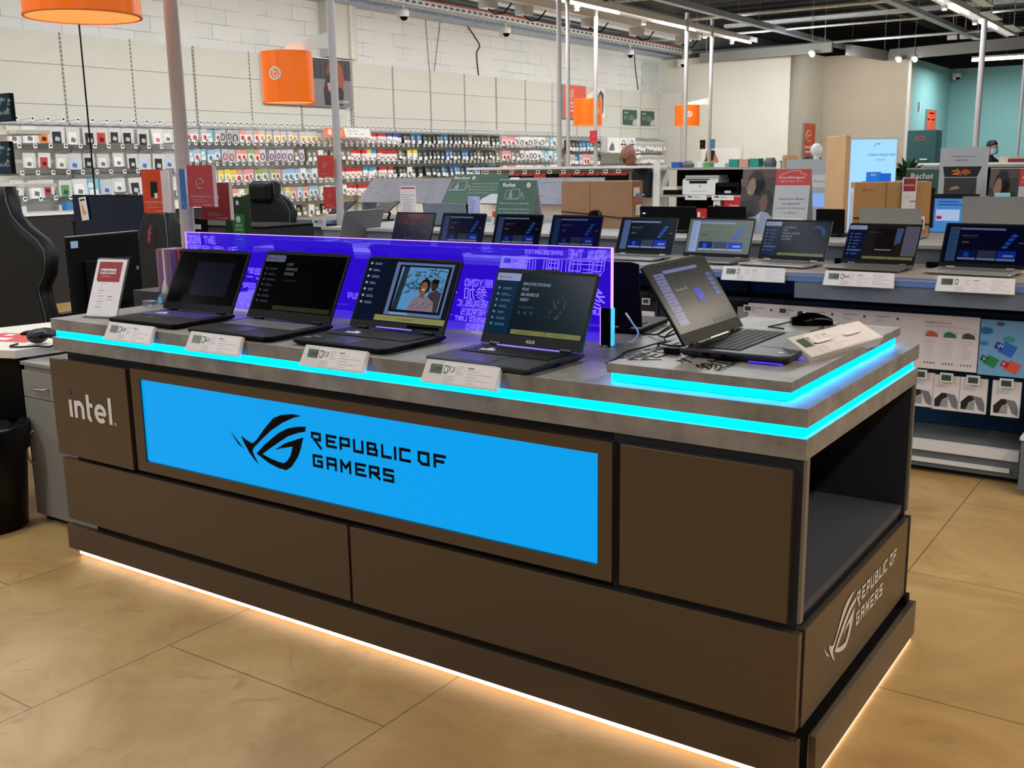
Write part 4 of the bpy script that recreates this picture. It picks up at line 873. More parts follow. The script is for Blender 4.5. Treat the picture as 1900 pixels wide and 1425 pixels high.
tent('green_stand', 'green folded Rachat stand with device icons before the grey boards', -3.75, 4.42, TZ, .34, .335, .18, lambda g, w, h: rachat(g, 0, 0, w, h), 'rachat_green')
tent('green_stand', 'green Rachat stand behind the wide box with the navy card', -.97, 5.2, 1.0, .30, .43, .16, lambda g, w, h: rachat(g, 0, 0, w, h), 'rachat_green')
# boxes tied with an adapter
def carton(name, label, x, y, z, w, d, h, k, rz=0.0):
    t = thing(name, label, 'box', (x, y, z), rz)
    MB().box(-w / 2, w / 2, 0, d, 0, h, k).build('carton', t, .003)
    MB().at(FRONT(0, -.0012, 0)).rect(-w * .09, 0, .004, h, C(110, 80, 56)).at(FRONT(0, 0, h + .001) if 0 else Matrix()).build('seam', t)
    MB().tube([(-w / 2 - .001, -.003, h * .34), (-.05, -.006, h * .30), (0, -.008, h * .28), (w / 2, -.004, h * .20)], .003, 'lap_matte').tube([(0, -.008, h * .28), (.01, -.008, 0.01)], .003, 'lap_matte').build('strap_cable', t)
    MB().cyl((-.01, -.035, h * .27), (-.01, -.003, h * .27), .032, 'lap_matte', 16, .036).tube([(.02 + .03 * math.cos(q * .524), -.015, h * .27 + .035 * math.sin(q * .524)) for q in range(12)], .004, 'lap_matte', 6, True).build('power_adapter', t)
    return t
bx = carton('cardboard_box', 'large plain brown cardboard box with a round black adapter on its front', -2.98, 4.25, TZ, .57, .16, .325, 'carton')
g = MB().at(SIDE(.2862, 0, 0))
for i, (c, zz, hh) in enumerate((('paper_white', .22, .06), (C(90, 140, 180), .21, .03), (C(210, 90, 70), .18, .025), ('paper_white', .09, .07), ('paper_white', .02, .05))): g.rect(.02 + .03 * (i % 2), zz, .09, hh, c, .0005 * (i + 1) * .4)
g.lines(.03, .145, .07, 5, .009, 'ink_grey', .002, .002, 3); g.build('side_labels', bx)
b2 = carton('cardboard_box', 'wide light brown cardboard box with a small round emblem and wound black cable', -.95, 4.24, TZ, .44, .13, .315, 'carton_light', R(28))
g = MB().at(FRONT(0, -.0014, 0)); shop_b(g, -.165, .27, .009, 'shop_red', 'carton_light'); g.text('boulanger', -.150, .266, .008, 'shop_red'); g.at(frame((-.2206, 0, 0), (0, -1, 0), (0, 0, 1))); g.rect(-.11, .02, .08, .26, 'paper_white'); g.lines(-.10, .25, .06, 14, .014, 'ink_grey', .003, .001); g.build('box_print', b2)
cd = thing('promo_card', 'upright promo card with a dark red heading on top of the light brown box front', 'card', (-.862, 4.262, 1.19), R(28))
MB().box(-.040, .040, 0, .004, 0, .195, 'paper_white').at(FRONT(0, -.0006, 0)).rect(-.034, .115, .068, .075, C(150, 40, 60)).text('BRADERIE', -.028, .145, .011, 'logo_white', .0004, w=.056).lines(-.03, .09, .05, 2, .012, 'ink_grey', .001).text('499€', .005, .05, .012, 'ink', .0004).build('card', cd)
cd = thing('promo_card', 'small navy and white card leaning low on the light brown box front', 'card', (-.815, 4.283, 1.083), R(28))
MB().box(-.046, .046, 0, .004, 0, .075, 'paper_white').at(FRONT(0, -.0006, 0)).rect(-.038, .012, .076, .045, C(36, 44, 84)).text('BONS PLANS', -.034, .028, .010, 'logo_white', .0004, w=.068).build('card', cd)
# lids facing away on the tier
for lab, x, y, W, LH, body, tl in (('silver laptop facing away in front of the light brown box', -.885, 3.98, .345, .155, 'lap_silver', 8), ('large silver laptop facing away beyond the champagne laptop', -.30, 3.98, .40, .225, 'lap_silver', 8),
                              ('small black laptop facing away just past the family photo stand', -1.235, 4.0, .17, .145, 'lap_matte', 5), ('grey laptop facing away in front of the green Rachat stand', -4.10, 3.98, .40, .155, 'lap_grey', 10),
                              ('black laptop facing away with a blue light beside the plain brown box', -2.28, 3.98, .40, .150, 'lap_matte', 8), ('black laptop facing away behind the bright start page laptop', -1.93, 4.10, .26, .150, 'lap_matte', 8)):
    laptop(lab, x, y + .20, TZ, R(180), W, .22, LH, tl, body, 'lap_matte', body if body != 'lap_grey' else 'bench_front', thick=.014, chamfer=.006)
tag(MB().box(-2.46, -2.44, 3.955, 3.965, 1.165, 1.172, C(60, 170, 255, .4, 3)).build('status_light'), 'small glowing blue light on top of the black laptop by the plain brown box', 'light')
# kiosk with the lit poster
kz = thing('lit_kiosk', 'tall light wood kiosk with a glowing blue laptop advert', 'kiosk', (-1.295, 4.98, .0), R(38))
MB().box(-.18, -.151, -.004, .35, 0, 1.65, 'wood_light').build('side_panel', kz, .003)
MB().box(-.150, .175, 0, .35, 0, 1.64, 'white_metal').build('frame', kz, .003)
sc = MB().at(FRONT(0, -.002, 0)); sc.rect(-.142, .80, .310, .82, C(150, 205, 255, .4, .75)); 
sc.text('L’ordinateur réinventé par Google', -.03, 1.515, .018, C(60, 80, 120, .5, .2), .0006, w=.19); sc.text('et son stylet', .03, 1.485, .012, C(60, 80, 120, .5, .2), .0006, w=.06); sc.rect(.018, 1.575, .003, .025, 'ink', .0006); sc.lines(.03, 1.59, .04, 1, .01, 'ink_grey', .005)
for x0, z0, ww, hh, c in ((-.03, 1.32, .10, .09, (30, 120, 220)), (.06, 1.32, .08, .08, (20, 100, 210)), (-.06, 1.22, .10, .13, (10, 90, 200)), (-.02, 1.28, .14, .05, (60, 150, 240))): sc.rect(x0, z0, ww, hh, C(*c, .4, .5), .0004 + abs(x0) * .01)
sc.rect(.0, 1.385, .035, .012, 'logo_white', .002)
sc.build('lit_poster', kz)
# surface sign, webcam stand
st = thing('shelf_display', 'pale shelf display with white spherical camera behind the photo stand', 'display stand', (-1.84, 5.3, 0))
MB().box(-.16, .28, 0, .25, 0, 1.50, 'card_grey').at(FRONT(0, -.001, 0)).rect(.03, 1.30, .22, .09, 'white_metal').text('Microsoft Surface', .06, 1.335, .016, 'ink_grey', .0005, w=.17).rect(.04, 1.16, .2, .10, C(130, 170, 230, .4, .5), .0003).build('body', st)
MB().box(-.18, -.16, -.01, .25, 0, 1.53, 'wood_light').build('side_panel', st)
tag(MB().ell((-1.80, 5.38, 1.565), (.045, .045, .045), 'white_metal').cyl((-1.80, 5.38, 1.50), (-1.80, 5.38, 1.53), .02, 'white_metal').build('camera_ball'), 'white spherical camera on top of the shelf display by the orange wall poster', 'camera')
tag(MB().box(-1.74, -1.62, 5.75, 5.8, 1.28, 1.52, 'lap_navy').cyl((-1.68, 5.78, 0), (-1.68, 5.78, 1.28), .02, 'lap_matte').build('monitor'), 'dark blue monitor back between the photo stand and the wood kiosk', 'monitor')
# plant beside the kiosk
pl_ = thing('potted_plant', 'leafy green plant in a pale pot beside the wood kiosk', 'plant', (-1.27, 5.85, 0))
MB().lathe([(.0, 1.18), (.06, 1.18), (.08, 1.34), (.07, 1.34), (.0, 1.33)], 'white_metal').cyl((0, 0, 0), (0, 0, 1.18), .03, 'white_metal').build('pot', pl_)
lf = MB(); r = random.Random(4)
for i in range(60):
    a = r.uniform(0, 6.28); e = r.uniform(.1, 1.3); L = r.uniform(.10, .19); d = Vector((math.cos(a) * math.cos(e), math.sin(a) * math.cos(e), math.sin(e))); s_ = d.cross(Vector((0, 0, 1))).normalized() * .02; p = Vector((0, 0, 1.34)) + d * L * .2
    lf.add([p, p + d * L * .5 + s_, p + d * L - Vector((0, 0, .04)), p + d * L * .5 - s_], [(0, 1, 2, 3)], 'plant', True)
lf.build('foliage', pl_)
# right group: tall advert with an open laptop, second family stand, screens
tp = thing('tall_advert', 'tall grey advert board showing an open laptop with orange splash', 'display stand', (-.72, 5.0, 1.0))
MB().box(-.145, .14, 0, .03, 0, .56, 'card_grey').build('board', tp)
g = MB().at(FRONT(0, -.001, -1.0) @ Matrix.Scale(1.3, 4, (1, 0, 0))); g.text('L’alternative portable en gaming', -.06, 1.50, .009, 'ink_grey', w=.11); g.text('EXPERTBOOK', -.04, 1.475, .009, 'ink_grey', w=.06)
g.poly([(-.095, 1.44), (.085, 1.44), (.065, 1.375), (-.085, 1.375)], 'ink'); g.poly([(-.085, 1.37), (.065, 1.37), (.065, 1.26), (-.085, 1.26)], C(60, 60, 62)); g.poly([(-.06, 1.29), (-.01, 1.30), (-.02, 1.32), (-.05, 1.31)], C(170, 140, 110), .001)
r = random.Random(2)
for i in range(14): a = r.uniform(0, 6.28); g.poly([(-.01, 1.405), (-.01 + .05 * math.cos(a), 1.405 + .022 * math.sin(a)), (-.01 + .04 * math.cos(a + .3), 1.405 + .02 * math.sin(a + .3))], C(*((230, 90, 40), (240, 180, 70), (200, 60, 90))[i % 3]), .001 + i * 1e-5)
g.build('picture', tp)
t = tent('photo_stand', 'second family photo stand cut by the frame edge beside the tall advert', -.37, 4.9, 1.0, .34, .43, .14, family, 'card_grey')
mon = thing('monitor', 'bright blue monitor behind the large silver laptop', 'monitor', (-.72, 4.74, 1.0005))
MB().box(-.155, .155, 0, .02, .03, .275, 'lap_navy').at(FRONT(0, -.001, 0)).rect(-.147, .04, .294, .207, S(70, 130, 200, .9)).lines(-.08, .225, .2, 2, .018, S(20, 40, 90, 1), .005).rect(-.09, .11, .14, .07, S(170, 190, 230, .9), .0004).rect(-.085, .12, .03, .02, S(150, 40, 60, .9), .0008).build('panel', mon)
MB().box(-.05, .05, -.02, .06, 0, .004, 'lap_matte').cyl((0, .01, 0), (0, .01, .05), .01, 'lap_matte').build('stand', mon)
laptop('dark laptop with lilac edge lines in front of the tall advert', -.44, 4.99, 1.0, R(180), .26, .2, .21, 4, 'lap_navy', 'lap_matte', 'lap_navy', thick=.014)
tag(MB().cyl((-.80, 4.5, 1.045), (-.80, 4.5, 1.33), .012, 'lap_matte').box(-.84, -.77, 4.49, 4.51, 1.08, 1.32, 'lap_navy').build('tablet_stand'), 'narrow dark upright panel at the side of the light brown box', 'display stand')
tag(MB().box(-.44, -.36, 4.52, 4.55, 1.0455, 1.29, C(150, 220, 235)).build('folded_leaflet'), 'pale blue folded leaflet behind the large silver laptop', 'leaflet')
tier = MB().box(-1.13, .9, 4.61, 5.5, .0, 1.0, 'bench_front'); tag(tier.build('rear_table'), 'grey rear table carrying the tall advert and green stand', 'table')
# ---------------------------------------------------------------- printer shelf
pu = thing('printer_shelf', 'black backed shelf unit with printers and ink cartons', 'shelf', (-4.34, 8.0, 0))
U = 3.9
MB().box(0, U, .40, .43, 0, 1.43, 'lap_matte').build('back_panel', pu)
for z in (1.43, 1.15, .885): MB().box(0, U, 0, .42, z - .022, z, 'shelf_white').build('shelf', pu)
for x in (-.02, 1.3, 2.6, U): MB().box(x - .03, x + .01, -.004, .03, 0, 1.47, 'white_metal').build('upright', pu)
MB().box(0, U, .02, .42, 0, .86, 'white_metal').build('base', pu)
pr = thing('printer', 'white laser printer with an angled top tray on the printer shelf', 'printer', (-3.90, 8.03, 1.15))
MB().box(-.20, .20, 0, .30, 0, .155, 'white_metal').box(-.20, .20, .02, .30, .155, .17, 'white_metal').build('housing', pr, .008)
MB().box(-.19, .19, .05, .29, .175, .20, 'white_metal').box(-.16, .10, .0, .04, .15, .162, 'lap_matte').box(-.12, .08, -.002, 0, .118, .145, 'lap_matte').build('paper_tray', pr, .004)
MB().at(FRONT(0, -.001, 0)).rect(-.10, .035, .18, .004, 'ink_grey').poly([(.0 + .014 * math.cos(i * .524), .09 + .014 * math.sin(i * .524)) for i in range(12)], 'card_grey').text('hp', -.007, .085, .010, 'ink_grey', .0006).build('badge', pr)
pr = thing('printer', 'black inkjet printer beside the white laser printer', 'printer', (-3.60, 8.03, 1.15))
MB().box(-.13, .13, 0, .26, 0, .125, 'lap_black').box(-.11, .11, -.006, 0, .03, .085, 'glass_black').build('housing', pr, .006); MB().box(-.02, .05, -.008, -.005, .02, .045, 'card_grey').build('panel', pr)
pr = thing('printer', 'black scanner with white paper at the start of the printer shelf', 'printer', (-4.21, 8.03, 1.15))
MB().box(-.11, .06, 0, .26, 0, .05, 'lap_black').build('housing', pr, .004); MB().box(-.11, .05, -.02, .2, .052, .085, 'paper_white').build('paper_stack', pr)
tag(MB().box(-3.43, -3.36, 8.0, 8.03, 1.155, 1.31, 'white_metal').at(FRONT(0, 7.999, 0)).rect(-3.425, 1.24, .05, .05, 'ink_grey').build('info_card'), 'white price card with grey pictures leaning beside the black inkjet printer', 'card')
for x, z, w, h, c, l in ((-3.69, .885, .075, .235, 'white_metal', 'white printer carton with a dark printer picture'), (-3.50, .885, .22, .245, C(206, 20, 26), 'bright red printer carton with white lettering next to the photo stand'), (-4.0, .885, .13, .125, C(186, 24, 34), 'low red ink carton on the lower printer shelf, first of the pair'), (-3.86, .885, .12, .125, C(186, 24, 34), 'low red ink carton on the lower printer shelf, second of the pair')):
    t = thing('printer_carton', l, 'box', (x, 7.99, z)); MB().box(-w / 2, w / 2, 0, .3, 0, h, c).build('carton', t)
    g = MB().at(FRONT(0, -.001, 0))
    if h > .24: g.text('Canon', 0, h * .62, .022, 'logo_white', .0004, 'C', bold=.0008, w=.10); g.rect(-.05, h * .52, .10, .008, C(240, 200, 200)); g.poly([(-.045, .03), (.04, .03), (.045, .06), (.02, .075), (-.04, .07)], 'white_metal', .0004)
    elif h > .2: g.poly([(-.03, .10), (.035, .09), (.035, .16), (-.02, .17)], 'ink')
    else: g.rect(-.04, .04, .03, .05, 'logo_white'); g.rect(.01, .03, .03, .01, C(230, 180, 170))
    g.build('print', t)
for i in range(6):
    x = -4.29 + i * .045; tag(MB().box(x, x + .038, 8.02, 8.12, .885, .885 + (.10, .14, .08, .07, .11, .12)[i], ('white_metal', C(90, 170, 140), C(170, 60, 60), 'ink', 'white_metal', 'card_grey')[i]).build('ink_box'),
        ('white', 'green', 'dark red', 'black', 'second white', 'grey')[i] + ' small ink box on the lower printer shelf beside the upright', 'box', 'small ink boxes on the printer shelf')
for x, l in ((-3.92, 'price strip under the white laser printer'), (-3.62, 'price strip under the black inkjet printer')):
    tag(MB().box(x - .12, x + .12, 7.975, 7.997, 1.10, 1.15, 'white_metal').at(FRONT(0, 7.974, 0)).rect(x - .09, 1.125, .05, .014, 'ink').lines(x - .02, 1.135, .08, 2, .012, 'ink_grey', .003).build('price_strip'), l, 'price label')
# small goods on top of the shelf unit
goods = [(-4.20, .09, .06, C(40, 90, 170), 'blue boxed accessory'), (-4.08, .12, .07, C(90, 92, 96), 'grey round camera bag'), (-3.92, .05, .06, 'white_metal', 'white small box'), (-3.84, .06, .05, C(90, 160, 70), 'green and white small box'), (-3.70, .12, .045, 'white_metal', 'white low router box'),
         (-3.55, .10, .08, C(30, 140, 126), 'teal gift box'), (-3.44, .10, .08, C(200, 150, 130), 'salmon and teal gift box'), (-3.33, .10, .085, C(30, 140, 126), 'tall teal gift box'), (-3.18, .12, .09, C(80, 84, 88), 'grey patterned bag'), (-3.04, .05, .06, C(30, 130, 150), 'turquoise small tin'), (-2.93, .10, .05, 'card_grey', 'pale flat box')]
for x, w, h, c, l in goods:
    m = MB()
    if 'bag' in l: m.lathe([(0, 0), (w * .5, 0), (w * .55, h * .5), (w * .35, h), (0, h)], c, 14, (x, 8.12, 1.4305))
    else: m.box(x - w / 2, x + w / 2, 8.06, 8.2, 1.4305, 1.43 + h, c)
    tag(m.build('boxed_goods', bevel=.003), l + ' on top of the printer shelf', 'box', 'goods on top of the printer shelf')
tag(MB().lathe([(0, 0), (.13, 0), (.13, .02), (.10, .07), (.05, .10), (0, .105)], 'lap_matte', 20, (-2.78, 8.2, 1.4305)).build('round_hat'), 'black domed lid on top of the printer shelf behind the photo stand', 'lid')
tag(MB().lathe([(0, 0), (.09, 0), (.11, .14), (.115, .16), (0, .17)], 'lap_black', 20, (-2.42, 8.2, 1.4305)).build('black_tub'), 'black tub standing on the printer shelf by the white camera ball', 'tub')
# ---------------------------------------------------------------- rack of laptop sleeves
rk = thing('sleeve_rack', 'white metal rack with hooks of laptop sleeves', 'rack', (-6.9, 8.0, 0))
MB().box(0, 2.5, .30, .33, 0, 1.44, 'white_metal').build('back_panel', rk)
MB().box(0, 2.5, 0, .33, 1.43, 1.455, 'white_metal').build('top_shelf', rk)
MB().box(2.48, 2.53, -.01, .04, 0, 1.50, 'white_metal').build('upright', rk); MB().box(0, 2.5, .05, .33, .0, .12, 'white_metal').build('base', rk)
r = random.Random(11)
sleeve = None
for i, x in enumerate([-6.78, -6.6, -6.42, -6.24, -6.06, -5.88, -5.72, -5.54, -5.36, -5.18, -5.0, -4.84]):
    c, l = (('shop_red', 'red'), ('lap_matte', 'black'), (C(110, 20, 30), 'dark red'), ('shop_red', 'bright red'), ('lap_black', 'charcoal'))[i % 5 if i < 8 else (3 if i == 9 else 1)]
    t = thing('laptop_sleeve', '%s laptop sleeve, number %d along the white rack from its red end' % (l, i + 1), 'sleeve', (x, 8.02, 1.40), 0, 'laptop sleeves on the white rack')
    MB().box(-.085, .085, 0, .05, -.32, -.02, c if i % 3 else 'lap_matte').box(-.085, .085, -.002, .05, -.05, -.02, 'shop_red' if i % 3 else c).build('sleeve', t, .012)
    MB().box(-.025, .025, -.035, -.028, -.02, .018, 'white_metal').at(FRONT(0, -.0354, 0)).rect(-.018, -.008, .036, .018, 'ink').build('price_tag', t)
    MB().tube([(0, -.03, 0), (0, .28, .004)], .004, 'steel').build('hook', t)
t = thing('laptop_backpack', 'large black laptop backpack hanging at the upright end of the rack', 'backpack', (-4.55, 7.95, 1.43))
MB().prism([(-.10, -.30), (.09, -.31), (.10, -.05), (.08, 0), (-.08, 0), (-.105, -.06)], 0, .001, 'lap_navy').at(frame((0, 0, 0), (1, 0, 0), (0, 0, 1))).prism([(-.10, -.30), (.09, -.31), (.10, -.05), (.08, 0), (-.08, 0), (-.105, -.06)], -.09, .002, 'lap_navy').build('bag', t)
MB().at(FRONT(0, -.004, 0)).rect(-.07, -.285, .02, .02, 'card_grey').rect(-.02, -.285, .02, .015, 'card_grey').rect(.03, -.285, .02, .015, 'card_grey').poly([(-.085, -.21), (-.07, -.21), (-.078, -.18)], 'card_grey').build('print', t)
MB().tube([(0, .02, 0), (0, .25, .01)], .005, 'steel').build('hook', t)
# ---------------------------------------------------------------- sloped grey boards and the desk before them
dk = thing('service_table', 'long grey table with sloping printed boards along its back', 'table', (-5.0, 4.78, 0))
MB().box(-1.6, 2.0, -.10, 1.0, .985, 1.02, 'grey_shelf').build('worktop', dk, .002)
MB().box(-1.6, 2.0, -.12, -.10, .99, 1.025, 'alu').build('front_rail', dk)
MB().box(-1.55, 1.95, -.04, .96, 0, .985, 'bench_front').build('cabinet', dk)
mat('print_grey', (136, 138, 150), .55)
an = math.radians(38)
F = frame((-1.05, .36, 1.165), (1, 0, 0), (0, math.sin(an), math.cos(an)))
bd = MB().at(F).prism([(0, 0), (2.55, 0), (2.55, .27), (.06, .27)], -.01, 0, 'grey_shelf', 'print_grey').build('sloped_board', dk)
g = MB().at(F); r = random.Random(9)
for i in range(26):
    for j in range(9):
        if r.random() < .8: g.rect(.05 + i * .096, .02 + j * .028, r.uniform(.04, .085), .0035 + .006 * (r.random() < .2), C(112, 114, 126), .0006)
for i in range(3): g.rect(.80 + i * .85, 0, .004, .27, 'grey_shelf', .001)
g.build('printed_text', bd)
for x in (-1.0, 0, 1.4): MB().box(x, x + .02, .36, .55, 1.02, 1.165, 'grey_shelf').build('bracket', dk)
F2 = F @ Matrix.Translation((1.02, .0, .004))
t = thing('green_poster', 'green Rachat poster lying on the sloping grey boards', 'poster', (-5.0, 4.75, 0))
MB().at(F2).prism([(0, 0), (.60, 0), (.60, .31), (.0, .31)], -.002, 0, 'rachat_green').build('sheet', t)
g = MB().at(F2 @ Matrix.Translation((0, 0, .001))); g.text('Rachat', .03, .255, .028, 'logo_white', .001, w=.17, bold=.001); shop_b(g, .24, .268, .018, 'logo_white', 'shop_red'); devices(g, .03, .13, .14, 'card_grey')
for i, tx in enumerate(('Vendez-nous vos appareils.', 'Ensemble, nous leur donnons', 'une seconde vie et c’est bon', 'pour vos économies !')): g.text(tx, .25, .20 - i * .032, .012, 'card_grey', .001, w=.28 - .05 * (i == 3))
g.poly([(.40, .0), (.60, 0), (.60, .10), (.50, .10), (.42, .05)], 'card_grey', .0008); g.build('printed_text', t)
for x, y, z, w, h, l, rd in ((-5.10, 4.74, 1.025, .17, .25, 'white information sheet with a dark red heading standing on the grey table', 1),):
    t = thing('info_sheet', l, 'sheet', (x, y, z)); MB().box(-w / 2, w / 2, 0, .004, 0, h + .05, 'paper_white').build('sheet', t)
    g = MB().at(FRONT(0, -.0006, 0)); g.rect(-w * .45, h + .025, w * .9, .012, C(180, 40, 60)); g.rect(-w * .45, h - .03, w * .9, .004, C(190, 60, 80)); g.lines(-w * .38, h - .05, w * .75, 9, .018, 'ink_grey', .003); g.build('printed_text', t)
t = thing('info_sheet', 'small white notice on the sloping boards beside the green poster', 'sheet', (-5.0, 4.75, 0))
MB().at(F2 @ Matrix.Translation((.63, .11, 0))).prism([(0, 0), (.09, 0), (.09, .16), (0, .16)], 0, .002, 'paper_white').rect(.01, .09, .07, .006, 'ink', .003).lines(.01, .14, .07, 2, .02, 'ink_grey', .003, .003).lines(.01, .07, .07, 3, .018, 'ink_grey', .003, .003).build('sheet', t)
for x, w, h, c, c2, l in ((-4.28, .13, .10, 'shop_orange', 'paper_white', 'orange and white leaflet holder on the grey table'), (-4.05, .10, .17, C(70, 150, 190), 'paper_white', 'blue leaflet with a portrait on the grey table behind the green stand')):
    t = thing('leaflet_holder', l, 'leaflet', (x, 4.9, 1.0205)); MB().box(-w / 2, w / 2, 0, .03, 0, h, 'paper_white').at(FRONT(0, -.001, 0)).rect(-w * .42, h * .45, w * .84, h * .5, c).build('holder', t)
for x, l in ((-5.95, 'black tablet tilted on a stand nearest the gaming chair'), (-5.45, 'black tablet tilted on a stand behind the silver lid')):
    t = thing('tablet', l, 'tablet', (x, 4.82, 1.0205))
    MB().at(frame((-.12, -.05, .05), (1, 0, .1), (.15, math.sin(R(55)), math.cos(R(55))))).prism([(0, 0), (.22, 0), (.22, .16), (0, .16)], 0, .010, 'lap_black').build('slate', t, .003)
    MB().box(-.03, .05, -.02, .08, 0, .012, 'lap_matte').tube([(.02, .03, .01), (.03, .05, .06), (.0, .02, .10)], .012, 'lap_matte').build('stand', t)
for x, l in ((-6.05, 'white price label on the grey table rail below the first tablet'), (-5.62, 'white price label on the grey table rail below the second tablet'), (-4.72, 'white price label on the grey table rail beside the red-screened laptop')):
    t = thing('price_label', l, 'price label', (x, 4.62, 1.0)); MB().box(-.08, .08, 0, .01, -.035, .04, 'white_metal').build('housing', t); MB().at(FRONT(0, -.001, 0)).rect(-.05, .0, .04, .02, 'lcd').lines(0, .02, .06, 3, .012, 'ink_grey', .003).build('display', t)
bt = thing('sanitizer_bottle', 'small clear pump bottle on the grey table beside the blue printed box', 'bottle', (-4.50, 4.70, 1.0205))
mat('clear_plastic', (225, 232, 238), .08, trans=.85)
MB().lathe([(0, 0), (.03, 0), (.03, .08), (.012, .10), (.012, .115), (0, .115)], 'clear_plastic', 14).build('body', bt); MB().cyl((0, 0, .115), (0, 0, .15), .008, 'white_metal', 8).box(-.03, .008, -.006, .006, .148, .158, 'white_metal').build('pump', bt)
tag(MB().box(-4.42, -4.33, 4.68, 4.72, 1.0205, 1.24, C(170, 180, 220)).at(FRONT(0, 4.679, 0)).lines(-4.41, 1.22, .07, 8, .02, C(90, 100, 170), .005, .0006).rect(-4.41, 1.025, .07, .03, C(40, 80, 230, .4, .6)).build('printed_box'), 'tall pale printed box with a blue glow at its foot on the grey table', 'box')
tag(MB().box(-4.62, -4.48, 4.86, 4.9, 1.0205, 1.17, 'lap_matte').build('speaker', bevel=.006), 'black square speaker on the grey table in front of the green poster', 'speaker')
tag(MB().box(-3.32, -3.27, 4.42, 4.47, 1.045, 1.36, 'lap_matte').box(-3.32, -3.30, 4.405, 4.42, 1.12, 1.30, C(140, 180, 240, .4, .8)).build('slim_monitor'), 'slim dark monitor with a pale blue lit edge beside the plain brown box', 'monitor')
# ================================================================ left of the counter
mat('cab_grey', (140, 136, 130), .5)
mat('desk_white', (222, 214, 200), .4)
mat('chair_black', (4, 5, 6), .55, spec=.25)
mat('chair_seam', (92, 104, 104), .4)
mat('tv_navy', (2, 6, 14), .2, 0, .7, spec=.15, ecol=(3, 14, 38))
mat('bin_black', (5, 5, 5), .35, spec=.3)
cb = thing('drawer_cabinet', 'grey cabinet with one drawer and one door at the counter end', 'cabinet', (-3.46, .18, 0))
MB().box(0, .50, .016, .50, .02, .69, 'cab_grey').box(-.004, .504, 0, .50, .69, .705, 'cab_grey').box(.02, .48, .03, .48, 0, .02, 'carcass').build('body', cb, .001)
dr = MB().box(0.002, .50, 0, .016, .553, .668, 'cab_grey').build('drawer', cb, .0015); MB().tube([(.10, 0, .602), (.102, -.022, .602), (.118, -.028, .602), (.172, -.028, .602), (.187, -.022, .602), (.19, 0, .602)], .005, 'steel', 8).build('handle', dr)
do = MB().box(0.002, .50, 0, .016, .03, .549, 'cab_grey').build('door', cb, .0015); MB().tube([(.035, 0, .26), (.035, -.024, .27), (.035, -.032, .30), (.035, -.032, .36), (.035, -.024, .39), (.035, 0, .40)], .005, 'steel', 8).build('handle', do)
dk2 = thing('service_desk', 'white service desk top over a black frame beside the grey cabinet', 'desk', (-4.0, .6, 0))
MB().at(Matrix.Translation((4.0, -.6, 0))).prism([(-3.475, .170), (-4.36, -.14), (-4.30, -.08), (-4.10, .84), (-3.60, .92), (-3.42, .60)], .715, .75, 'desk_white').build('worktop', dk2, .002)
MB().box(-.10, .40, .25, .28, 0, .715, 'carcass').box(-.25, .45, -.1, .3, .33, .42, 'carcass').box(-.4, .35, -.25, -.05, .43, .53, 'cab_grey').build('frame', dk2)
MB().at(Matrix.Translation((4.0, -.6, 0))).prism([(-3.50, .20), (-4.33, -.09), (-4.33, -.05), (-3.50, .24)], .44, .713, 'lap_matte').build('apron', dk2)
MB().cyl((-.28, -.62, 0), (-.28, -.62, .715), .02, 'lap_matte').build('leg', dk2); MB().cyl((.45, .2, 0), (.45, .2, .715), .02, 'lap_matte').build('leg', dk2)
wb = thing('waste_bin', 'black waste bin lined with a crumpled black bag', 'bin', (-3.555, .01, 0))
MB().lathe([(0, 0), (.16, 0), (.195, .42), (.20, .44), (.18, .44), (.15, .03), (0, .03)], 'bin_black', 28).build('bucket', wb)
r = random.Random(3); pr_ = []
bg = MB(); rings = []
for z, rr in ((.34, .200), (.44, .212), (.462, .198), (.43, .178), (.30, .16)): rings.append([((rr + r.uniform(-.006, .006)) * math.cos(6.283 * j / 32), (rr + r.uniform(-.006, .006)) * math.sin(6.283 * j / 32), z + r.uniform(-.008, .008)) for j in range(32)])
bg.loft(rings, 'bin_black', True, False).build('liner_bag', wb)
# things on the desk and cabinet
kb = thing('keyboard', 'black keyboard lying on the white desk against the counter', 'keyboard', (-3.70, .52, .7505), R(14))
MB().box(-.16, .20, -.07, .08, 0, .015, 'lap_matte').build('case', kb, .004)
g = MB()
for i in range(5):
    for j in range(14): g.box(-.15 + j * .0245, -.15 + j * .0245 + .021, -.06 + i * .026, -.06 + i * .026 + .022, .015, .019, 'key_black')
g.build('keys', kb)
hs = thing('headset', 'dark blue and black headset with cable resting at the desk corner', 'headset', (-3.44, .30, .752))
MB().tube([(-.09 * math.cos(R(a)), .02, .015 + .03 * math.sin(R(a))) for a in range(0, 181, 20)], .012, 'lap_matte').build('headband', hs)
MB().ell((-.10, .02, .035), (.035, .05, .033), 'lap_navy').ell((.08, .04, .05), (.05, .045, .045), 'lap_navy').build('ear_cup', hs)
cable('headset_cable', 'thin black cable looped on the white desk in front of the headset', [(-3.60, .26, .756), (-3.56, .20, .757), (-3.50, .215, .757), (-3.46, .26, .757), (-3.40, .28, .757), (-3.43, .33, .757)], .004)
def flyer(label, x, y, z, rz, w, h, front, name='brochure', cat='brochure', group=None):
    t = thing(name, label, cat, (x, y, z), rz, group); MB().box(-w / 2, w / 2, -h / 2, h / 2, 0, .003, 'paper_white').build('sheet', t)
    g = MB().at(Matrix.Translation((0, 0, .0034))); front(g, w, h); g.build('print', t); return t
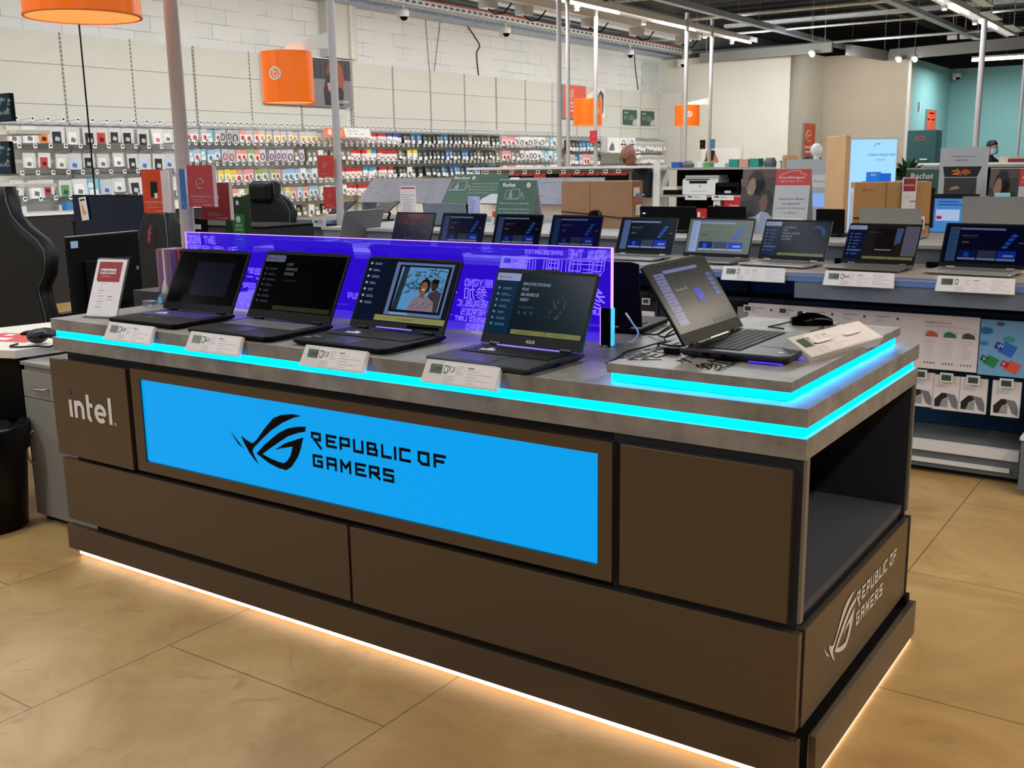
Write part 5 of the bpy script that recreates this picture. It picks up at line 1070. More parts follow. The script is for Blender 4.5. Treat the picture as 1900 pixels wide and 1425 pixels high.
flyer('red folded brochure with white lines lying on the white desk', -3.80, .36, .7505, R(16), .30, .20, lambda g, w, h: (g.rect(-w / 2, -h / 2, w, h, 'shop_red'), g.rect(-.12, -.07, .14, .05, 'paper_white', .0004), g.rect(-.09, .03, .04, .04, 'paper_white', .0004), [g.rect(.05 + .018 * i, .05 - .02 * (i % 2), .004, .05, 'paper_white', .0004) for i in range(5)]))
flyer('red and white brochure lying on top of the grey cabinet', -3.17, .40, .7055, R(-6), .30, .22, lambda g, w, h: (g.rect(-w / 2, 0, w, h / 2, 'shop_red'), g.lines(-.12, -.03, .22, 3, .02, 'ink_grey', .002)))
# red sale stand on the counter
sd = thing('sale_stand', 'slanted white stand with a red Braderie heading on the counter end', 'card stand', (-2.768, .118, .95), R(14))
mat('acryl_clear', (235, 240, 245), .05, trans=.9)
F = frame((-.070, 0, .004), (1, 0, 0), (0, math.sin(R(24)), math.cos(R(24))))
MB().at(F).prism([(0, 0), (.14, 0), (.14, .225), (0, .225)], -.002, 0, 'paper_white').build('sheet', sd)
MB().at(F).prism([(-.003, 0), (.145, 0), (.145, .231), (-.003, .231)], -.006, -.003, 'acryl_clear').build('holder', sd); MB().box(-.066, .068, -.03, .05, 0, .004, 'acryl_clear').build('foot', sd)
g = MB().at(F); g.prism([(.022, .135), (.122, .135), (.122, .215), (.014, .215), (.014, .143)], .0002, .0005, C(152, 34, 46)); g.rect(.024, .167, .074, .020, 'logo_white', .0008); g.text('Braderie', .027, .171, .013, C(120, 24, 34), .0012, w=.068, bold=.0006)
g.lines(.035, .160, .05, 2, .005, C(230, 190, 190), .001, .001); g.lines(.035, .125, .045, 1, .01, 'ink_grey', .001)
for i in range(4): g.rect(.034, .100 - i * .022, .03, .0016, 'ink_grey', .0006); g.rect(.046, .110 - i * .022, .003, .004, 'ink_grey', .0006)
g.rect(.082, .075, .022, .003, 'ink_grey', .0006); g.rect(.078, .064, .03, .0014, 'ink_grey', .0006); g.build('print', sd)
bt = thing('spray_bottle', 'small clear bottle with pointed white cap behind the counter end', 'bottle', (-2.955, .46, .7)) if 0 else thing('spray_bottle', 'small clear bottle with a pointed cap and blue label on the counter end', 'bottle', (-2.875, .50, .9505))
MB().lathe([(0, 0), (.026, 0), (.028, .035), (.014, .045), (0, .045)], 'clear_plastic', 16).build('body', bt); MB().lathe([(.014, .045), (.013, .06), (.002, .10), (0, .10)], 'card_grey', 14).build('cap', bt)
MB().box(-.014, .010, -.0295, -.0275, .006, .028, C(110, 190, 240)).build('label', bt)
tag(MB().box(-2.905, -2.85, .405, .44, .9505, .972, 'clear_plastic').build('clear_holder', bevel=.003), 'small clear plastic holder in front of the pointed bottle', 'holder')
# ---------------------------------------------------------------- monitor back on the desk
mn = thing('monitor', 'black monitor seen from behind with a pale sticker on its corner', 'monitor', (-4.135, 1.11, .60), R(103))
MB().box(-.255, .255, 0, .03, .15, .565, 'lap_matte').box(-.17, .17, -.02, 0, .2, .44, 'lap_matte').build('panel', mn, .006)
MB().box(-.255, .255, -.002, .03, .565, .569, 'steel').build('top_edge', mn)
MB().at(FRONT(0, -.001, 0)).rect(-.245, .51, .05, .035, C(150, 190, 230)).rect(.215, .36, .02, .02, 'ink_grey').build('sticker', mn)
MB().cyl((0, .015, .02), (0, .015, .20), .025, 'lap_matte').box(-.12, .12, -.08, .12, 0, .02, 'lap_matte').build('stand', mn)
tag(MB().box(-4.22, -3.75, 1.0, 1.5, 0, .6, 'carcass').build('side_table', bevel=.004), 'dark low table under the black monitor', 'table')
cable('monitor_cable', 'white banded cable curling below the black monitor', [(-4.20, .985, .88), (-4.24, .97, .80), (-4.16, .96, .74), (-4.02, .97, .69), (-3.93, .99, .64)], .006, 'card_grey')
# ---------------------------------------------------------------- gaming chairs
def chair_back(label, x, y, rz, wid, hgt, z0, style, seat=True, emblem=None):
    t = thing('gaming_chair', label, 'chair', (x, y, 0), rz)
    w = wid / 2
    half = {'wing': [(.95, 0), (1.0, .16), (1.0, .26), (.90, .38), (.88, .43), (.98, .50), (1.0, .58), (.98, .64), (.84, .70), (.55, .77), (.36, .835), (.26, .91), (.2, 1.0)],
            'round': [(.70, 0), (.94, .16), (.98, .34), (.86, .50), (.72, .64), (.60, .78), (.50, .90), (.38, .98), (.2, 1.0)],
            'horn': [(.60, 0), (.70, .20), (.92, .45), (1.0, .62), (1.0, .72), (.86, .80), (.66, .86), (.48, .88), (.42, .91), (.42, .97), (.34, 1.0)]}[style]
    pts = [(a * w, z0 + b * hgt) for a, b in half]; full = pts + [(-a, b) for a, b in pts[::-1]]
    def rim(yy, s): return [(a * s, yy + .10 * ((b - z0) / hgt) ** 1.5, z0 + (b - z0) * (1 - (1 - s) * .5)) for a, b in full]
    m = MB(); m.loft([rim(.0, .90), rim(.02, 1.0), rim(.07, 1.0), rim(.10, .86)], 'chair_black', True); m.build('backrest', t)
    MB().tube([(a * .955, .0 + .10 * ((b - z0) / hgt) ** 1.5, b) for a, b in full], .0022, 'chair_seam', 5).build('piping', t)
    if style == 'horn':
        MB().box(-.12, .12, .04, .17, z0 + hgt * .80, z0 + hgt * .99, 'chair_black').build('head_cushion', t, .035)
    MB().box(-.25, .25, .08, .58, .42, .53, 'chair_black').build('seat', t, .04)
    for sx in (-1, 1): a = MB(); a.box(sx * .31 - .04, sx * .31 + .04, .20, .48, .66, .69, 'chair_black').tube([(sx * .25, .33, .45), (sx * .31, .33, .48), (sx * .31, .33, .66)], .018, 'chair_black').build('armrest', t)
    MB().cyl((0, .32, .10), (0, .32, .42), .03, 'lap_matte').build('gas_lift', t)
    st = MB()
    for i in range(5): a = i * 1.2566; st.tube([(0, .32, .12), (.16 * math.cos(a), .32 + .16 * math.sin(a), .10), (.30 * math.cos(a), .32 + .30 * math.sin(a), .07)], .02, 'lap_matte')
    st.build('star_base', t)
    for i in range(5): a = i * 1.2566; MB().cyl((.30 * math.cos(a) - .012, .32 + .30 * math.sin(a), .03), (.30 * math.cos(a) + .012, .32 + .30 * math.sin(a), .03), .03, 'lap_matte').build('caster', t)
    if emblem: q = MB().at(frame((0, .062, z0 + hgt * .80), (1, 0, 0), (0, .12, 1)) @ Matrix.Translation((0, 0, .012)) @ Matrix.Scale(1.3, 4)); [q.poly(p, C(170, 30, 50)) for p in ([(-.02, .01), (.005, .05), (.012, .045), (-.006, .0)], [(-.02, -.01), (-.005, -.005), (.03, -.05), (.005, -.02), (-.01, -.045)], [(-.02, -.005), (.0, .012), (.02, .012), (-.005, -.005)])]; q.build('emblem', t)
    return t
chair_back('black gaming chair with pale seams, its curved back cut by the frame edge', -5.08, .98, R(3), 1.0, .95, .46, 'wing')
chair_back('black gaming chair with a small red emblem behind the black monitor', -4.84, 1.86, R(-8), .60, .84, .42, 'round', emblem=True)
chair_back('tall black gaming chair with winged shoulders against the accessory wall', -6.20, 4.02, R(4), .70, .92, .46, 'horn')
# ---------------------------------------------------------------- television back and shelf, hanging cable
tv = thing('television', 'large dark blue television with an energy sticker at its corner', 'television', (-5.55, 2.2, 0))
MB().box(-.50, .50, 0, .04, .72, 1.325, 'lap_matte').at(FRONT(0, -.001, 0)).prism([(-.49, .73), (.49, .73), (.49, 1.315), (-.47, 1.315), (-.49, 1.29)], 0, .001, 'tv_navy').build('screen', tv)
MB().box(-.45, .45, .0, .5, 0, .70, 'carcass').cyl((0, .03, .70), (0, .03, .80), .03, 'lap_matte').build('stand', tv)
MB().at(frame((-.36, -.012, 1.22), (1, 0, .12), (-.12, 0, 1))).rect(-.04, -.07, .085, .16, 'paper_white').poly([(-.02, -.03), (.03, -.03), (-.02, .06)], C(220, 160, 90), .0008).rect(-.03, .065, .06, .012, 'ink', .0008).build('sticker', tv)
tag(MB().cyl((-6.22, 2.5, 1.15), (-6.22, 2.5, 5.2), .006, 'lap_matte', 6).build('hanging_cable'), 'thin black cable dropping from the roof to behind the dark blue television', 'cable')
# wall monitors on arms at the frame edge
for z, x, h, l in ((1.835, -6.36, .19, 'upper display monitor at the frame edge over a white bracket shelf'), (1.475, -6.43, .225, 'lower display monitor at the frame edge between white bracket shelves')):
    t = thing('wall_monitor', l, 'monitor', (x, 2.0, z)); MB().box(-.42, 0, 0, .03, 0, h, 'lap_matte').build('bezel', t)
    g = MB().at(FRONT(0, -.001, 0)); g.rect(-.41, .008, .402, h - .016, S(24, 44, 54, .8)); rr = random.Random(5)
    for i in range(24): a, b = rr.uniform(-.34, -.03), rr.uniform(.03, h - .05); g.poly([(a, b), (a + .05, b + .01), (a + .02, b + .03)], S(60 + i * 4, 90 + i * 3, 120, .8), .0004 + i * 1e-5)
    g.build('picture', t)
for z, x1, l in ((1.745, -6.32, 'upper white bracket shelf at the frame edge'), (1.375, -6.30, 'lower white bracket shelf at the frame edge')):
    t = thing('bracket_shelf', l, 'shelf', (x1, 2.0, z)); MB().box(-.45, -.10, -.02, .25, 0, .035, 'white_metal').box(-.10, 0, .0, .25, .004, .03, 'desk_white').build('board', t)
    MB().box(-.5, -.451, .0, .06, -z if z < 1.5 else -.32, .36 if z > 1.5 else .04, 'white_metal').build('post', t)
# dark low display with a headset box, the blue one with SKILL lettering
lo = thing('game_rack', 'dark grey game accessory rack beneath the white goods wall', 'rack', (-6.6, 3.4, 0))
MB().box(-1.3, 1.2, 0, .5, 0, 1.03, 'lap_grey').box(-1.3, 1.2, -.02, .5, 1.03, 1.05, 'lap_matte').box(-1.3, -1.25, -.01, .5, 0, 1.04, 'lap_matte').build('body', lo)
for x in (-.9, -.3, .3, .9): MB().box(x, x + .04, -.01, 0, .1, 1.03, 'lap_matte').build('divider', lo)
hb = thing('headset_box', 'blue edged headset box with white lettering in the dark rack', 'box', (-5.95, 3.05, .35))
MB().box(-.18, .20, 0, .2, 0, .58, 'lap_grey').at(FRONT(0, -.001, 0)).poly([(-.18, .06), (-.10, .02), (-.02, .30), (-.10, .42), (-.18, .56)], C(30, 70, 140)).tube([(-.02 + .06 * math.cos(q * .3), .36 + .08 * math.sin(q * .3), .004) for q in range(0, 12)], .008, 'card_grey').text('SKILL', -.10, .50, .035, 'card_grey', .002).build('box', hb)
tag(MB().box(-6.2, -5.7, 3.0, 3.3, 0, .35, 'lap_matte').build('black_crate'), 'black crate carrying the headset box', 'crate')
tag(MB().box(-4.95, -4.55, 2.5, 2.79, 0, .95, 'lap_matte').build('console_stand'), 'black console stand beneath the green game poster', 'stand')
gp = thing('game_poster', 'dark green game poster with a white cross emblem and XBOX lettering', 'poster', (-4.80, 2.60, .95))
MB().box(-.13, .115, 0, .01, 0, .355, C(10, 44, 20)).at(FRONT(0, -.001, 0)).rect(-.06, 0, .12, .24, C(30, 96, 34)).text('XBOX', -.035, .155, .018, 'card_grey', .0006, w=.07).text('GAME PASS', -.04, .13, .013, 'card_grey', .0006, w=.08).poly([(.0 + .022 * math.cos(i * .524), .205 + .022 * math.sin(i * .524)) for i in range(12)], 'card_grey', .0004).poly([(-.014, .188), (0, .204), (.014, .188), (.0, .196)], C(30, 96, 34), .0008).poly([(.0 + .016 * math.cos(i * .524), .315 + .016 * math.sin(i * .524)) for i in range(12)], 'card_grey', .0004).lines(-.03, .10, .06, 2, .03, 'card_grey', .006).build('board', gp)
tag(MB().box(-4.99, -4.92, 2.38, 2.44, .95, 1.17, 'lap_matte').box(-4.99, -4.92, 2.37, 2.38, 1.10, 1.13, 'card_grey').box(-4.98, -4.93, 2.37, 2.38, .98, 1.08, 'card_grey').box(-5.0, -4.90, 2.36, 2.48, .0, .95, 'lap_matte').build('pos_terminal'), 'small white and black payment terminal in front of the green game poster', 'terminal')
# ---------------------------------------------------------------- poles
def pole(label, x, y, r=.031, z1=4.1, plate=True):
    t = thing('support_pole', label, 'pole', (x, y, 0)); MB().cyl((0, 0, 0), (0, 0, z1), r, 'pole_paint', 20).build('tube', t); MB().cyl((0, 0, 0), (0, 0, .012), .08, 'pole_paint', 20).build('foot_plate', t); return t
pole('lilac-grey pole rising behind the counter end with brochure holders', -3.078, .80)
pole('white pole carrying the orange lamp in front of the photo poster', -5.80, 4.64, .033)
pole('thick white pole of the close pair in front of the cream wall', -7.02, 10.3, .033)
pole('slimmer white pole of the close pair in front of the cream wall', -7.55, 11.4, .030)
pole('white pole in front of the orange lamp with the red holder', -8.0, 13.0, .033)
pole('white pole crossing the orange lamp above the printer shelf', -7.75, 15.85, .036)
pole('white pole beside the orange lamp with small dark and blue holders', -7.75, 16.95, .034)
pole('white pole standing before the teal back wall', -2.9, 16.6, .045, 3.65)
pole('thin pale pole near the masked man before the teal wall', -2.85, 20.3, .03, 3.8)
# ---------------------------------------------------------------- orange drum lamps
mat('lamp_orange', (232, 100, 6), .3, emit=.32, ecol=(250, 120, 2))
mat('lamp_inside', (250, 190, 130), .6, emit=.55, ecol=(255, 176, 104))
def drum(label, x, y, z, px, py, r=.25, h=.46, lx=-.1):
    """orange drum shade hung beside a pole on a white wedge arm"""
    t = thing('drum_lamp', label, 'lamp', (x, y, z))
    MB().lathe([(r, 0), (r, h)], 'lamp_orange', 40).build('shade', t); MB().lathe([(r - .006, 0.002), (r - .006, h - .002)], 'lamp_inside', 40).lathe([(0, h * .25), (r - .006, h * .25)], 'lamp_inside', 40).build('inner_diffuser', t)
    MB().lathe([(r - .007, -.001), (r + .003, -.001), (r + .003, .006)], C(250, 150, 60), 40).build('rim', t); MB().lathe([(r + .003, h - .006), (r + .003, h + .001), (r - .007, h + .001)], C(250, 150, 60), 40).build('rim', t)
    d = Vector((px - x, py - y, 0)); n = d.normalized(); s = Vector((-n.y, n.x, 0)) * .012
    a = [Vector((0, 0, h + .02)), Vector((0, 0, h + .05)), d + Vector((0, 0, h + .14)), d + Vector((0, 0, h + .0))]
    MB().loft([[p - s for p in a], [p + s for p in a]], 'white_metal', False).build('arm', t)
    cdir = Vector((0.744 - x, -2.257 - y, 0)).normalized(); base = math.atan2(cdir.y, cdir.x)
    g = MB(); R0 = r + .004
    def pt(a, b): an_ = base + (lx + a) / r; return (R0 * math.cos(an_), R0 * math.sin(an_), h * .55 + b)
    for q in range(16):
        for r0, r1, arc_ in ((.040, .058, 1), (.014, .026, 1)):
            a0, a1 = q * .3927, (q + 1) * .3927
            if r0 == .014: g.add([pt(r0 * math.cos(a0) + .004, r0 * math.sin(a0) - .006), pt(r1 * math.cos(a0) + .004, r1 * math.sin(a0) - .006), pt(r1 * math.cos(a1) + .004, r1 * math.sin(a1) - .006), pt(r0 * math.cos(a1) + .004, r0 * math.sin(a1) - .006)], [(0, 1, 2, 3)], 'logo_white')
            else: g.add([pt(r0 * math.cos(a0), r0 * math.sin(a0)), pt(r1 * math.cos(a0), r1 * math.sin(a0)), pt(r1 * math.cos(a1), r1 * math.sin(a1)), pt(r0 * math.cos(a1), r0 * math.sin(a1))], [(0, 1, 2, 3)], 'logo_white')
    g.add([pt(-.02, 0), pt(-.008, 0), pt(-.008, .034), pt(-.02, .034)], [(0, 1, 2, 3)], 'logo_white'); g.build('emblem', t)
    return t
d1 = drum('large orange drum lamp cut by the top of the frame near the hanging cable', -3.09, .383, 2.085, -3.078, .80, .22, .40)
drum('orange drum lamp in front of the wall poster on the left wall', -6.32, 4.60, 2.055, -5.80, 4.64, .225, .43, lx=-.11)
drum('orange drum lamp with a pole crossing it before the smaller orange poster', -8.31, 13.28, 2.10, -8.0, 13.0, .24, .42, lx=.16)
drum('orange drum lamp above the printer shelf against the off-white wall', -8.13, 16.75, 2.16, -7.75, 16.95, .24, .38, lx=.04)
# ---------------------------------------------------------------- brochure holders on the poles
def holder(label, x, y, z, rz, w, h, c, text=None, pic=False, d=.03, sheets=True):
    t = thing('brochure_holder', label, 'brochure holder', (x, y, z), rz)
    MB().box(-w / 2, w / 2, 0, d, 0, h, 'paper_white' if sheets else c).build('sheets', t)
    g = MB().at(FRONT(0, -.0012, 0)); g.rect(-w / 2, 0, w, h, c)
    if pic: g.rect(-w * .14, h * .36, w * .30, h * .36, 'lap_navy', .0008); g.rect(.02 * w, h * .34, w * .14, h * .12, 'paper_white', .0012); g.poly([(-.1 * w + .02 * w * math.cos(q), h * .66 + .02 * w * math.sin(q)) for q in (0, 1.5, 3, 4.5)], 'ink_grey', .0012)
    else: g.tube([(w * .14 * math.cos(q * .5), h * .56 + w * .14 * math.sin(q * .5), .001) for q in range(11)], w * .014, 'card_grey', 4); g.rect(-w * .015, h * .53, w * .03, h * .05, 'card_grey', .001)
    if text: g.text(text, 0, h * .24, h * .035, 'logo_white', .0012, 'C', w=w * .78)
    g.lines(-w * .3, h * .18, w * .6, 2, h * .05, 'card_grey', h * .008, .001); g.text('boulanger', w * .05, h * .04, h * .03, 'logo_white', .0012, w=w * .36)
    g.build('cover', t); return t
holder('orange phone brochures held on the lilac-grey pole', -3.205, .735, 1.305, R(8), .135, .190, 'shop_orange', 'Assurance Mobile Casse', True, .05)
MATS['shop_orange'].node_tree.nodes['Principled BSDF'].inputs['Base Color'].default_value = lin((206, 66, 22)) + (1,)
holder('thick stack of white brochures edge-on against the lilac-grey pole', -3.115, .725, 1.31, R(40), .03, .18, 'paper_white', None, False, .03)
holder('muted red brochure tilted outward reading Pack protection', -2.905, .745, 1.335, R(4), .15, .175, C(178, 62, 72), 'Pack protection 5 ans', d=.02)
holder('blue brochures squeezed between the red ones on the pole', -2.995, .725, 1.325, R(30), .025, .17, C(50, 120, 190), None, d=.02)
holder('dark red brochure behind the muted red one on the pole', -2.93, .84, 1.275, R(4), .17, .16, C(140, 20, 36), None, d=.02)
for i in range(9):
    t = tag(MB().box(0, .0085, 0, .10, 0, .18, (C(150, 110, 140), C(126, 96, 136), C(150, 80, 90), C(116, 100, 150), 'paper_white')[i % 5]).build('standing_brochure', loc=(-3.075 + i * .0105, .62, .98)), ('%s thin brochure standing on edge in the row behind the first laptop' % ('first', 'second', 'third', 'fourth', 'fifth', 'sixth', 'seventh', 'eighth', 'ninth')[i]), 'brochure', 'brochures standing on edge behind the first laptop')
t = thing('leaflet', 'orange and black leaflet standing behind the first laptop', 'leaflet', (-2.955, .66, .98), R(10)); MB().box(-.01, .09, 0, .006, 0, .175, 'lap_matte').box(-.022, -.010, -.004, .008, 0, .175, 'shop_orange').at(FRONT(0, -.001, 0)).lines(.02, .14, .05, 6, .02, 'card_grey', .003).build('sheet', t)
tag(MB().box(-3.2, -2.94, .58, .72, 0, .98, 'carcass').build('leaflet_pedestal'), 'dark pedestal behind the counter end under the standing leaflets', 'pedestal')
for x, y, z, w, h, c, l, rz in ((-5.86, 4.54, 1.40, .15, .19, 'shop_red', 'square red brochure holder on the pole by the grey boards', 8), (-5.97, 4.60, 1.40, .05, .19, C(190, 80, 60), 'narrow orange-red holder edge beside the square red one', 30), (-5.86, 4.58, 1.13, .11, .19, 'shop_red', 'lower red brochure holder on the pole by the grey boards', 35),
                             (-7.98, 12.90, 1.80, .12, .20, C(200, 40, 60), 'pink and red holder on the pole before the boxed drones', 30), (-7.85, 16.85, 1.72, .10, .17, 'lap_matte', 'small dark holder on the pole over the printer shelf', 0), (-7.66, 16.9, 1.72, .07, .18, C(30, 130, 180), 'small blue holder on the pole over the printer shelf', 0)):
    holder(l, x, y, z, R(rz), w, h, c, None, d=.03, sheets=False)
# ---------------------------------------------------------------- people
mat('skin', (150, 100, 82), .5); mat('skin_b', (170, 124, 104), .5); mat('hair_dark', (20, 16, 15), .6); mat('shirt_dark', (28, 32, 42), .7); mat('mask_blue', (150, 196, 210), .6); mat('spectacles', (30, 24, 24), .3)
def person(label, x, y, rz, h, lean, skin, hair, top, mask=False, glasses=False):
    t = thing('person', label, 'person', (x, y, 0), rz)
    me = bpy.data.meshes.new('body'); hh = h / 7.6
    V = [(0, 0, .52 * h), (0, -.05 * lean, .64 * h), (0, -.20 * lean, .78 * h), (0, -.26 * lean, .835 * h), (0, -.30 * lean, .87 * h),
         (.10, 0, .50 * h), (.11, -.02, .28 * h), (.12, .02, .05 * h), (.12, -.12, .025 * h), (-.10, 0, .50 * h), (-.11, -.02, .28 * h), (-.12, .02, .05 * h), (-.12, -.12, .025 * h),
         (.19, -.22 * lean, .80 * h), (.25, -.22 * lean - .03, .63 * h), (.20, -.42, .56 * h), (-.19, -.22 * lean, .80 * h), (-.25, -.22 * lean - .03, .63 * h), (-.20, -.42, .56 * h),
         (.19, -.49, .555 * h), (-.19, -.49, .555 * h)]
    E = [(0, 1), (1, 2), (2, 3), (3, 4), (0, 5), (5, 6), (6, 7), (7, 8), (0, 9), (9, 10), (10, 11), (11, 12), (2, 13), (13, 14), (14, 15), (2, 16), (16, 17), (17, 18), (15, 19), (18, 20)]
    rad = [.15, .14, .15, .065, .058, .095, .065, .045, .04, .095, .065, .045, .04, .07, .05, .035, .07, .05, .035, .022, .022]
    for s_, j, rj in ((1, 19, 1), (-1, 20, 1)):
        for k, (dx, L, dz) in enumerate(((-.03, .055, 0), (-.012, .07, .004), (.006, .072, .004), (.024, .06, 0))):
            V.append((V[j][0] + s_ * dx, V[j][1] - L, V[j][2] + dz)); rad.append(.009); E.append((j, len(V) - 1))
        V.append((V[j][0] - s_ * .045, V[j][1] - .03, V[j][2] - .004)); rad.append(.010); E.append((j, len(V) - 1))
    me.from_pydata(V, E, []); me.materials.append(MATS[top]); me.update()
    o = bpy.data.objects.new('body', me); COL.objects.link(o); o.parent = t
    sk = o.modifiers.new('skin', 'SKIN'); sk.use_smooth_shade = True; me.skin_vertices or None
    if not me.skin_vertices: me.attributes
    for i, v in enumerate(me.skin_vertices[0].data if me.skin_vertices else []): v.radius = (rad[i], rad[i] * .85); v.use_root = (i == 0)
    sb = o.modifiers.new('sub', 'SUBSURF'); sb.levels = 1; sb.render_levels = 1
    cx, cy, cz = 0, -.30 * lean - .03 - .04 * lean, .935 * h - .01 * lean
    F = Matrix.Translation((cx, cy, cz)) @ Matrix.Rotation(R(28 * lean), 4, 'X')
    hd = MB().at(F); n = 20; rings = []
    for z, rx, ry, oy in ((-.135, .045, .045, .02), (-.115, .050, .06, -.012), (-.085, .062, .085, -.010), (-.045, .072, .094, -.004), (-.005, .076, .097, 0), (.035, .078, .100, .004), (.075, .070, .090, .010), (.102, .045, .058, .014), (.112, .010, .014, .014)):
        rings.append([(rx * math.cos(6.283 * j / n), oy + ry * math.sin(6.283 * j / n), z) for j in range(n)])
    hd.loft(rings, skin); hd.loft([[(-.013, -.090, -.045), (.013, -.090, -.045), (.0, -.09, -.05)], [(-.016, -.112, -.048), (.016, -.112, -.048), (0, -.10, -.056)], [(-.006, -.098, -.0), (.006, -.098, 0), (0, -.09, 0)]], skin)
    for sx in (-1, 1): hd.ell((sx * .078, .012, -.02), (.010, .02, .032), skin, 10, 6); hd.ell((sx * .03, -.088, .0), (.013, .010, .007), 'logo_white', 10, 6); hd.ell((sx * .03, -.096, .0), (.005, .004, .005), 'hair_dark', 8, 5); hd.box(sx * .03 - .018, sx * .03 + .018, -.098, -.088, .016, .021, hair)
    hd.box(-.024, .024, -.094, -.086, -.082, -.074, C(140, 70, 66)); hd.build('head', t)
    if glasses:
        gg = MB().at(F)
        for sx in (-1, 1): gg.tube([(sx * .032 + .024 * math.cos(q * .524), -.106, .0 + .016 * math.sin(q * .524)) for q in range(12)], .0035, 'spectacles', 5, True).tube([(sx * .056, -.104, .004), (sx * .078, .0, .004)], .003, 'spectacles', 5)
        gg.build('glasses', t)
    if mask: MB().at(F).loft([[(.074 * math.cos(a), -.02 - .082 * math.sin(a) * s, z) for a in [math.pi * j / 10 for j in range(11)]] for z, s in ((-.115, .85), (-.07, 1.1), (-.02, 1.05))], 'mask_blue', True, False).build('face_mask', t)
    if hair == 'hair_dark':
        hr = MB().at(F); rr_ = random.Random(2); rg = []
        for z, rx, ry, oy in ((-.05, .078, .06, .045), (.0, .083, .08, .03), (.04, .087, .102, .012), (.08, .084, .100, .010), (.12, .06, .075, .012), (.135, .02, .03, .012)): rg.append([((rx + rr_.uniform(-.003, .003)) * math.cos(6.283 * j / n), oy + ry * math.sin(6.283 * j / n), z + rr_.uniform(-.004, .004)) for j in range(n)])
        hr.loft(rg, 'hair_dark'); hr.build('hair', t)
    return t
person('bald person with glasses bending forward behind the sleeve rack', -5.25, 9.55, R(-18), 1.70, 1.0, 'skin', 'skin_b', 'shirt_dark', glasses=True)
person('dark-haired person in a dark top wearing a pale face mask by the teal wall', -3.15, 19.3, R(70), 1.78, 0, 'skin_b', 'hair_dark', 'shirt_dark', mask=True)
# ================================================================ the accessory wall
WX = -10.9
mat('slot_dark', (70, 70, 66), .7)
mat('wire', (200, 200, 198), .35, .6)
mat('tag_white', (232, 234, 236), .4)
mat('pack_clear', (205, 208, 208), .15, trans=.0)
bay = thing('gondola_bay', 'cream panelled wall bay', 'wall bay', (WX, 0, 0), 0, 'cream panelled bays along the accessory wall')
m = MB()
for z0, z1 in ((.12, .90), (.905, 1.45), (1.455, 2.25), (2.255, 2.71), (2.715, 3.07)): m.box(-.02, .0, .016, .955, z0, z1, 'panel_cream')
m.build('panel', bay)
m = MB().box(-.03, .002, -.010, .010, .0, 3.07, 'panel_cream')
for i in range(60): m.box(.0022, .0030, -.0065, .0065, .10 + i * .05, .132 + i * .05, 'slot_dark')
m.build('slotted_upright', bay)
for z in (1.90, 1.62, 1.34, 1.06): MB().box(0.0, .03, .02, .95, z + .12, z + .15, 'card_grey').build('rail_bar', bay)
MB().box(-.02, .018, .02, .95, .0, .11, 'white_metal').build('kick_board', bay)
bays = ['cream wall bay at the frame edge behind the wall monitors', 'second cream wall bay from the frame edge', 'cream wall bay crossed by the hanging cable', 'cream wall bay above the dark blue television', 'cream wall bay crossed by the lilac-grey pole', 'cream wall bay just before the red-haired woman poster', 'cream wall bay behind the orange lamp and poster', 'cream wall bay under the printed half of the poster',
        'first plain cream bay past the poster', 'second plain cream bay past the poster', 'third plain cream bay past the poster', 'fourth plain cream bay past the poster', 'fifth plain cream bay past the poster', 'cream bay behind the close pair of poles', 'cream bay just before the smaller orange poster', 'cream bay behind the smaller orange poster', 'cream bay behind the black and white poster half', 'cream bay above the boxed drones', 'cream bay between posters and green notices', 'cream bay with the first green notice', 'end cream bay with the second green notice']
YB = [2.55, 3.5, 4.45, 5.42, 6.38, 7.36, 8.32, 9.30, 10.42, 11.4, 12.38, 13.36, 14.35, 15.33, 16.3, 17.28, 18.25, 19.2, 20.15]
for i, y in enumerate(YB):
    if i == 0: bay.location = (WX, y, 0); bay['label'] = bays[0]
    else: dup(bay, (WX, y, 0), label=bays[i] if i < len(bays) else bays[-1])
tag(MB().box(WX - .02, WX + .0, 21.14, 21.2, .1, 3.07, 'panel_cream').box(WX - .05, WX + .55, 21.12, 21.14, .1, 3.07, 'panel_cream').build('end_panel'), 'cream end panel closing the accessory wall by the corner', 'panel')
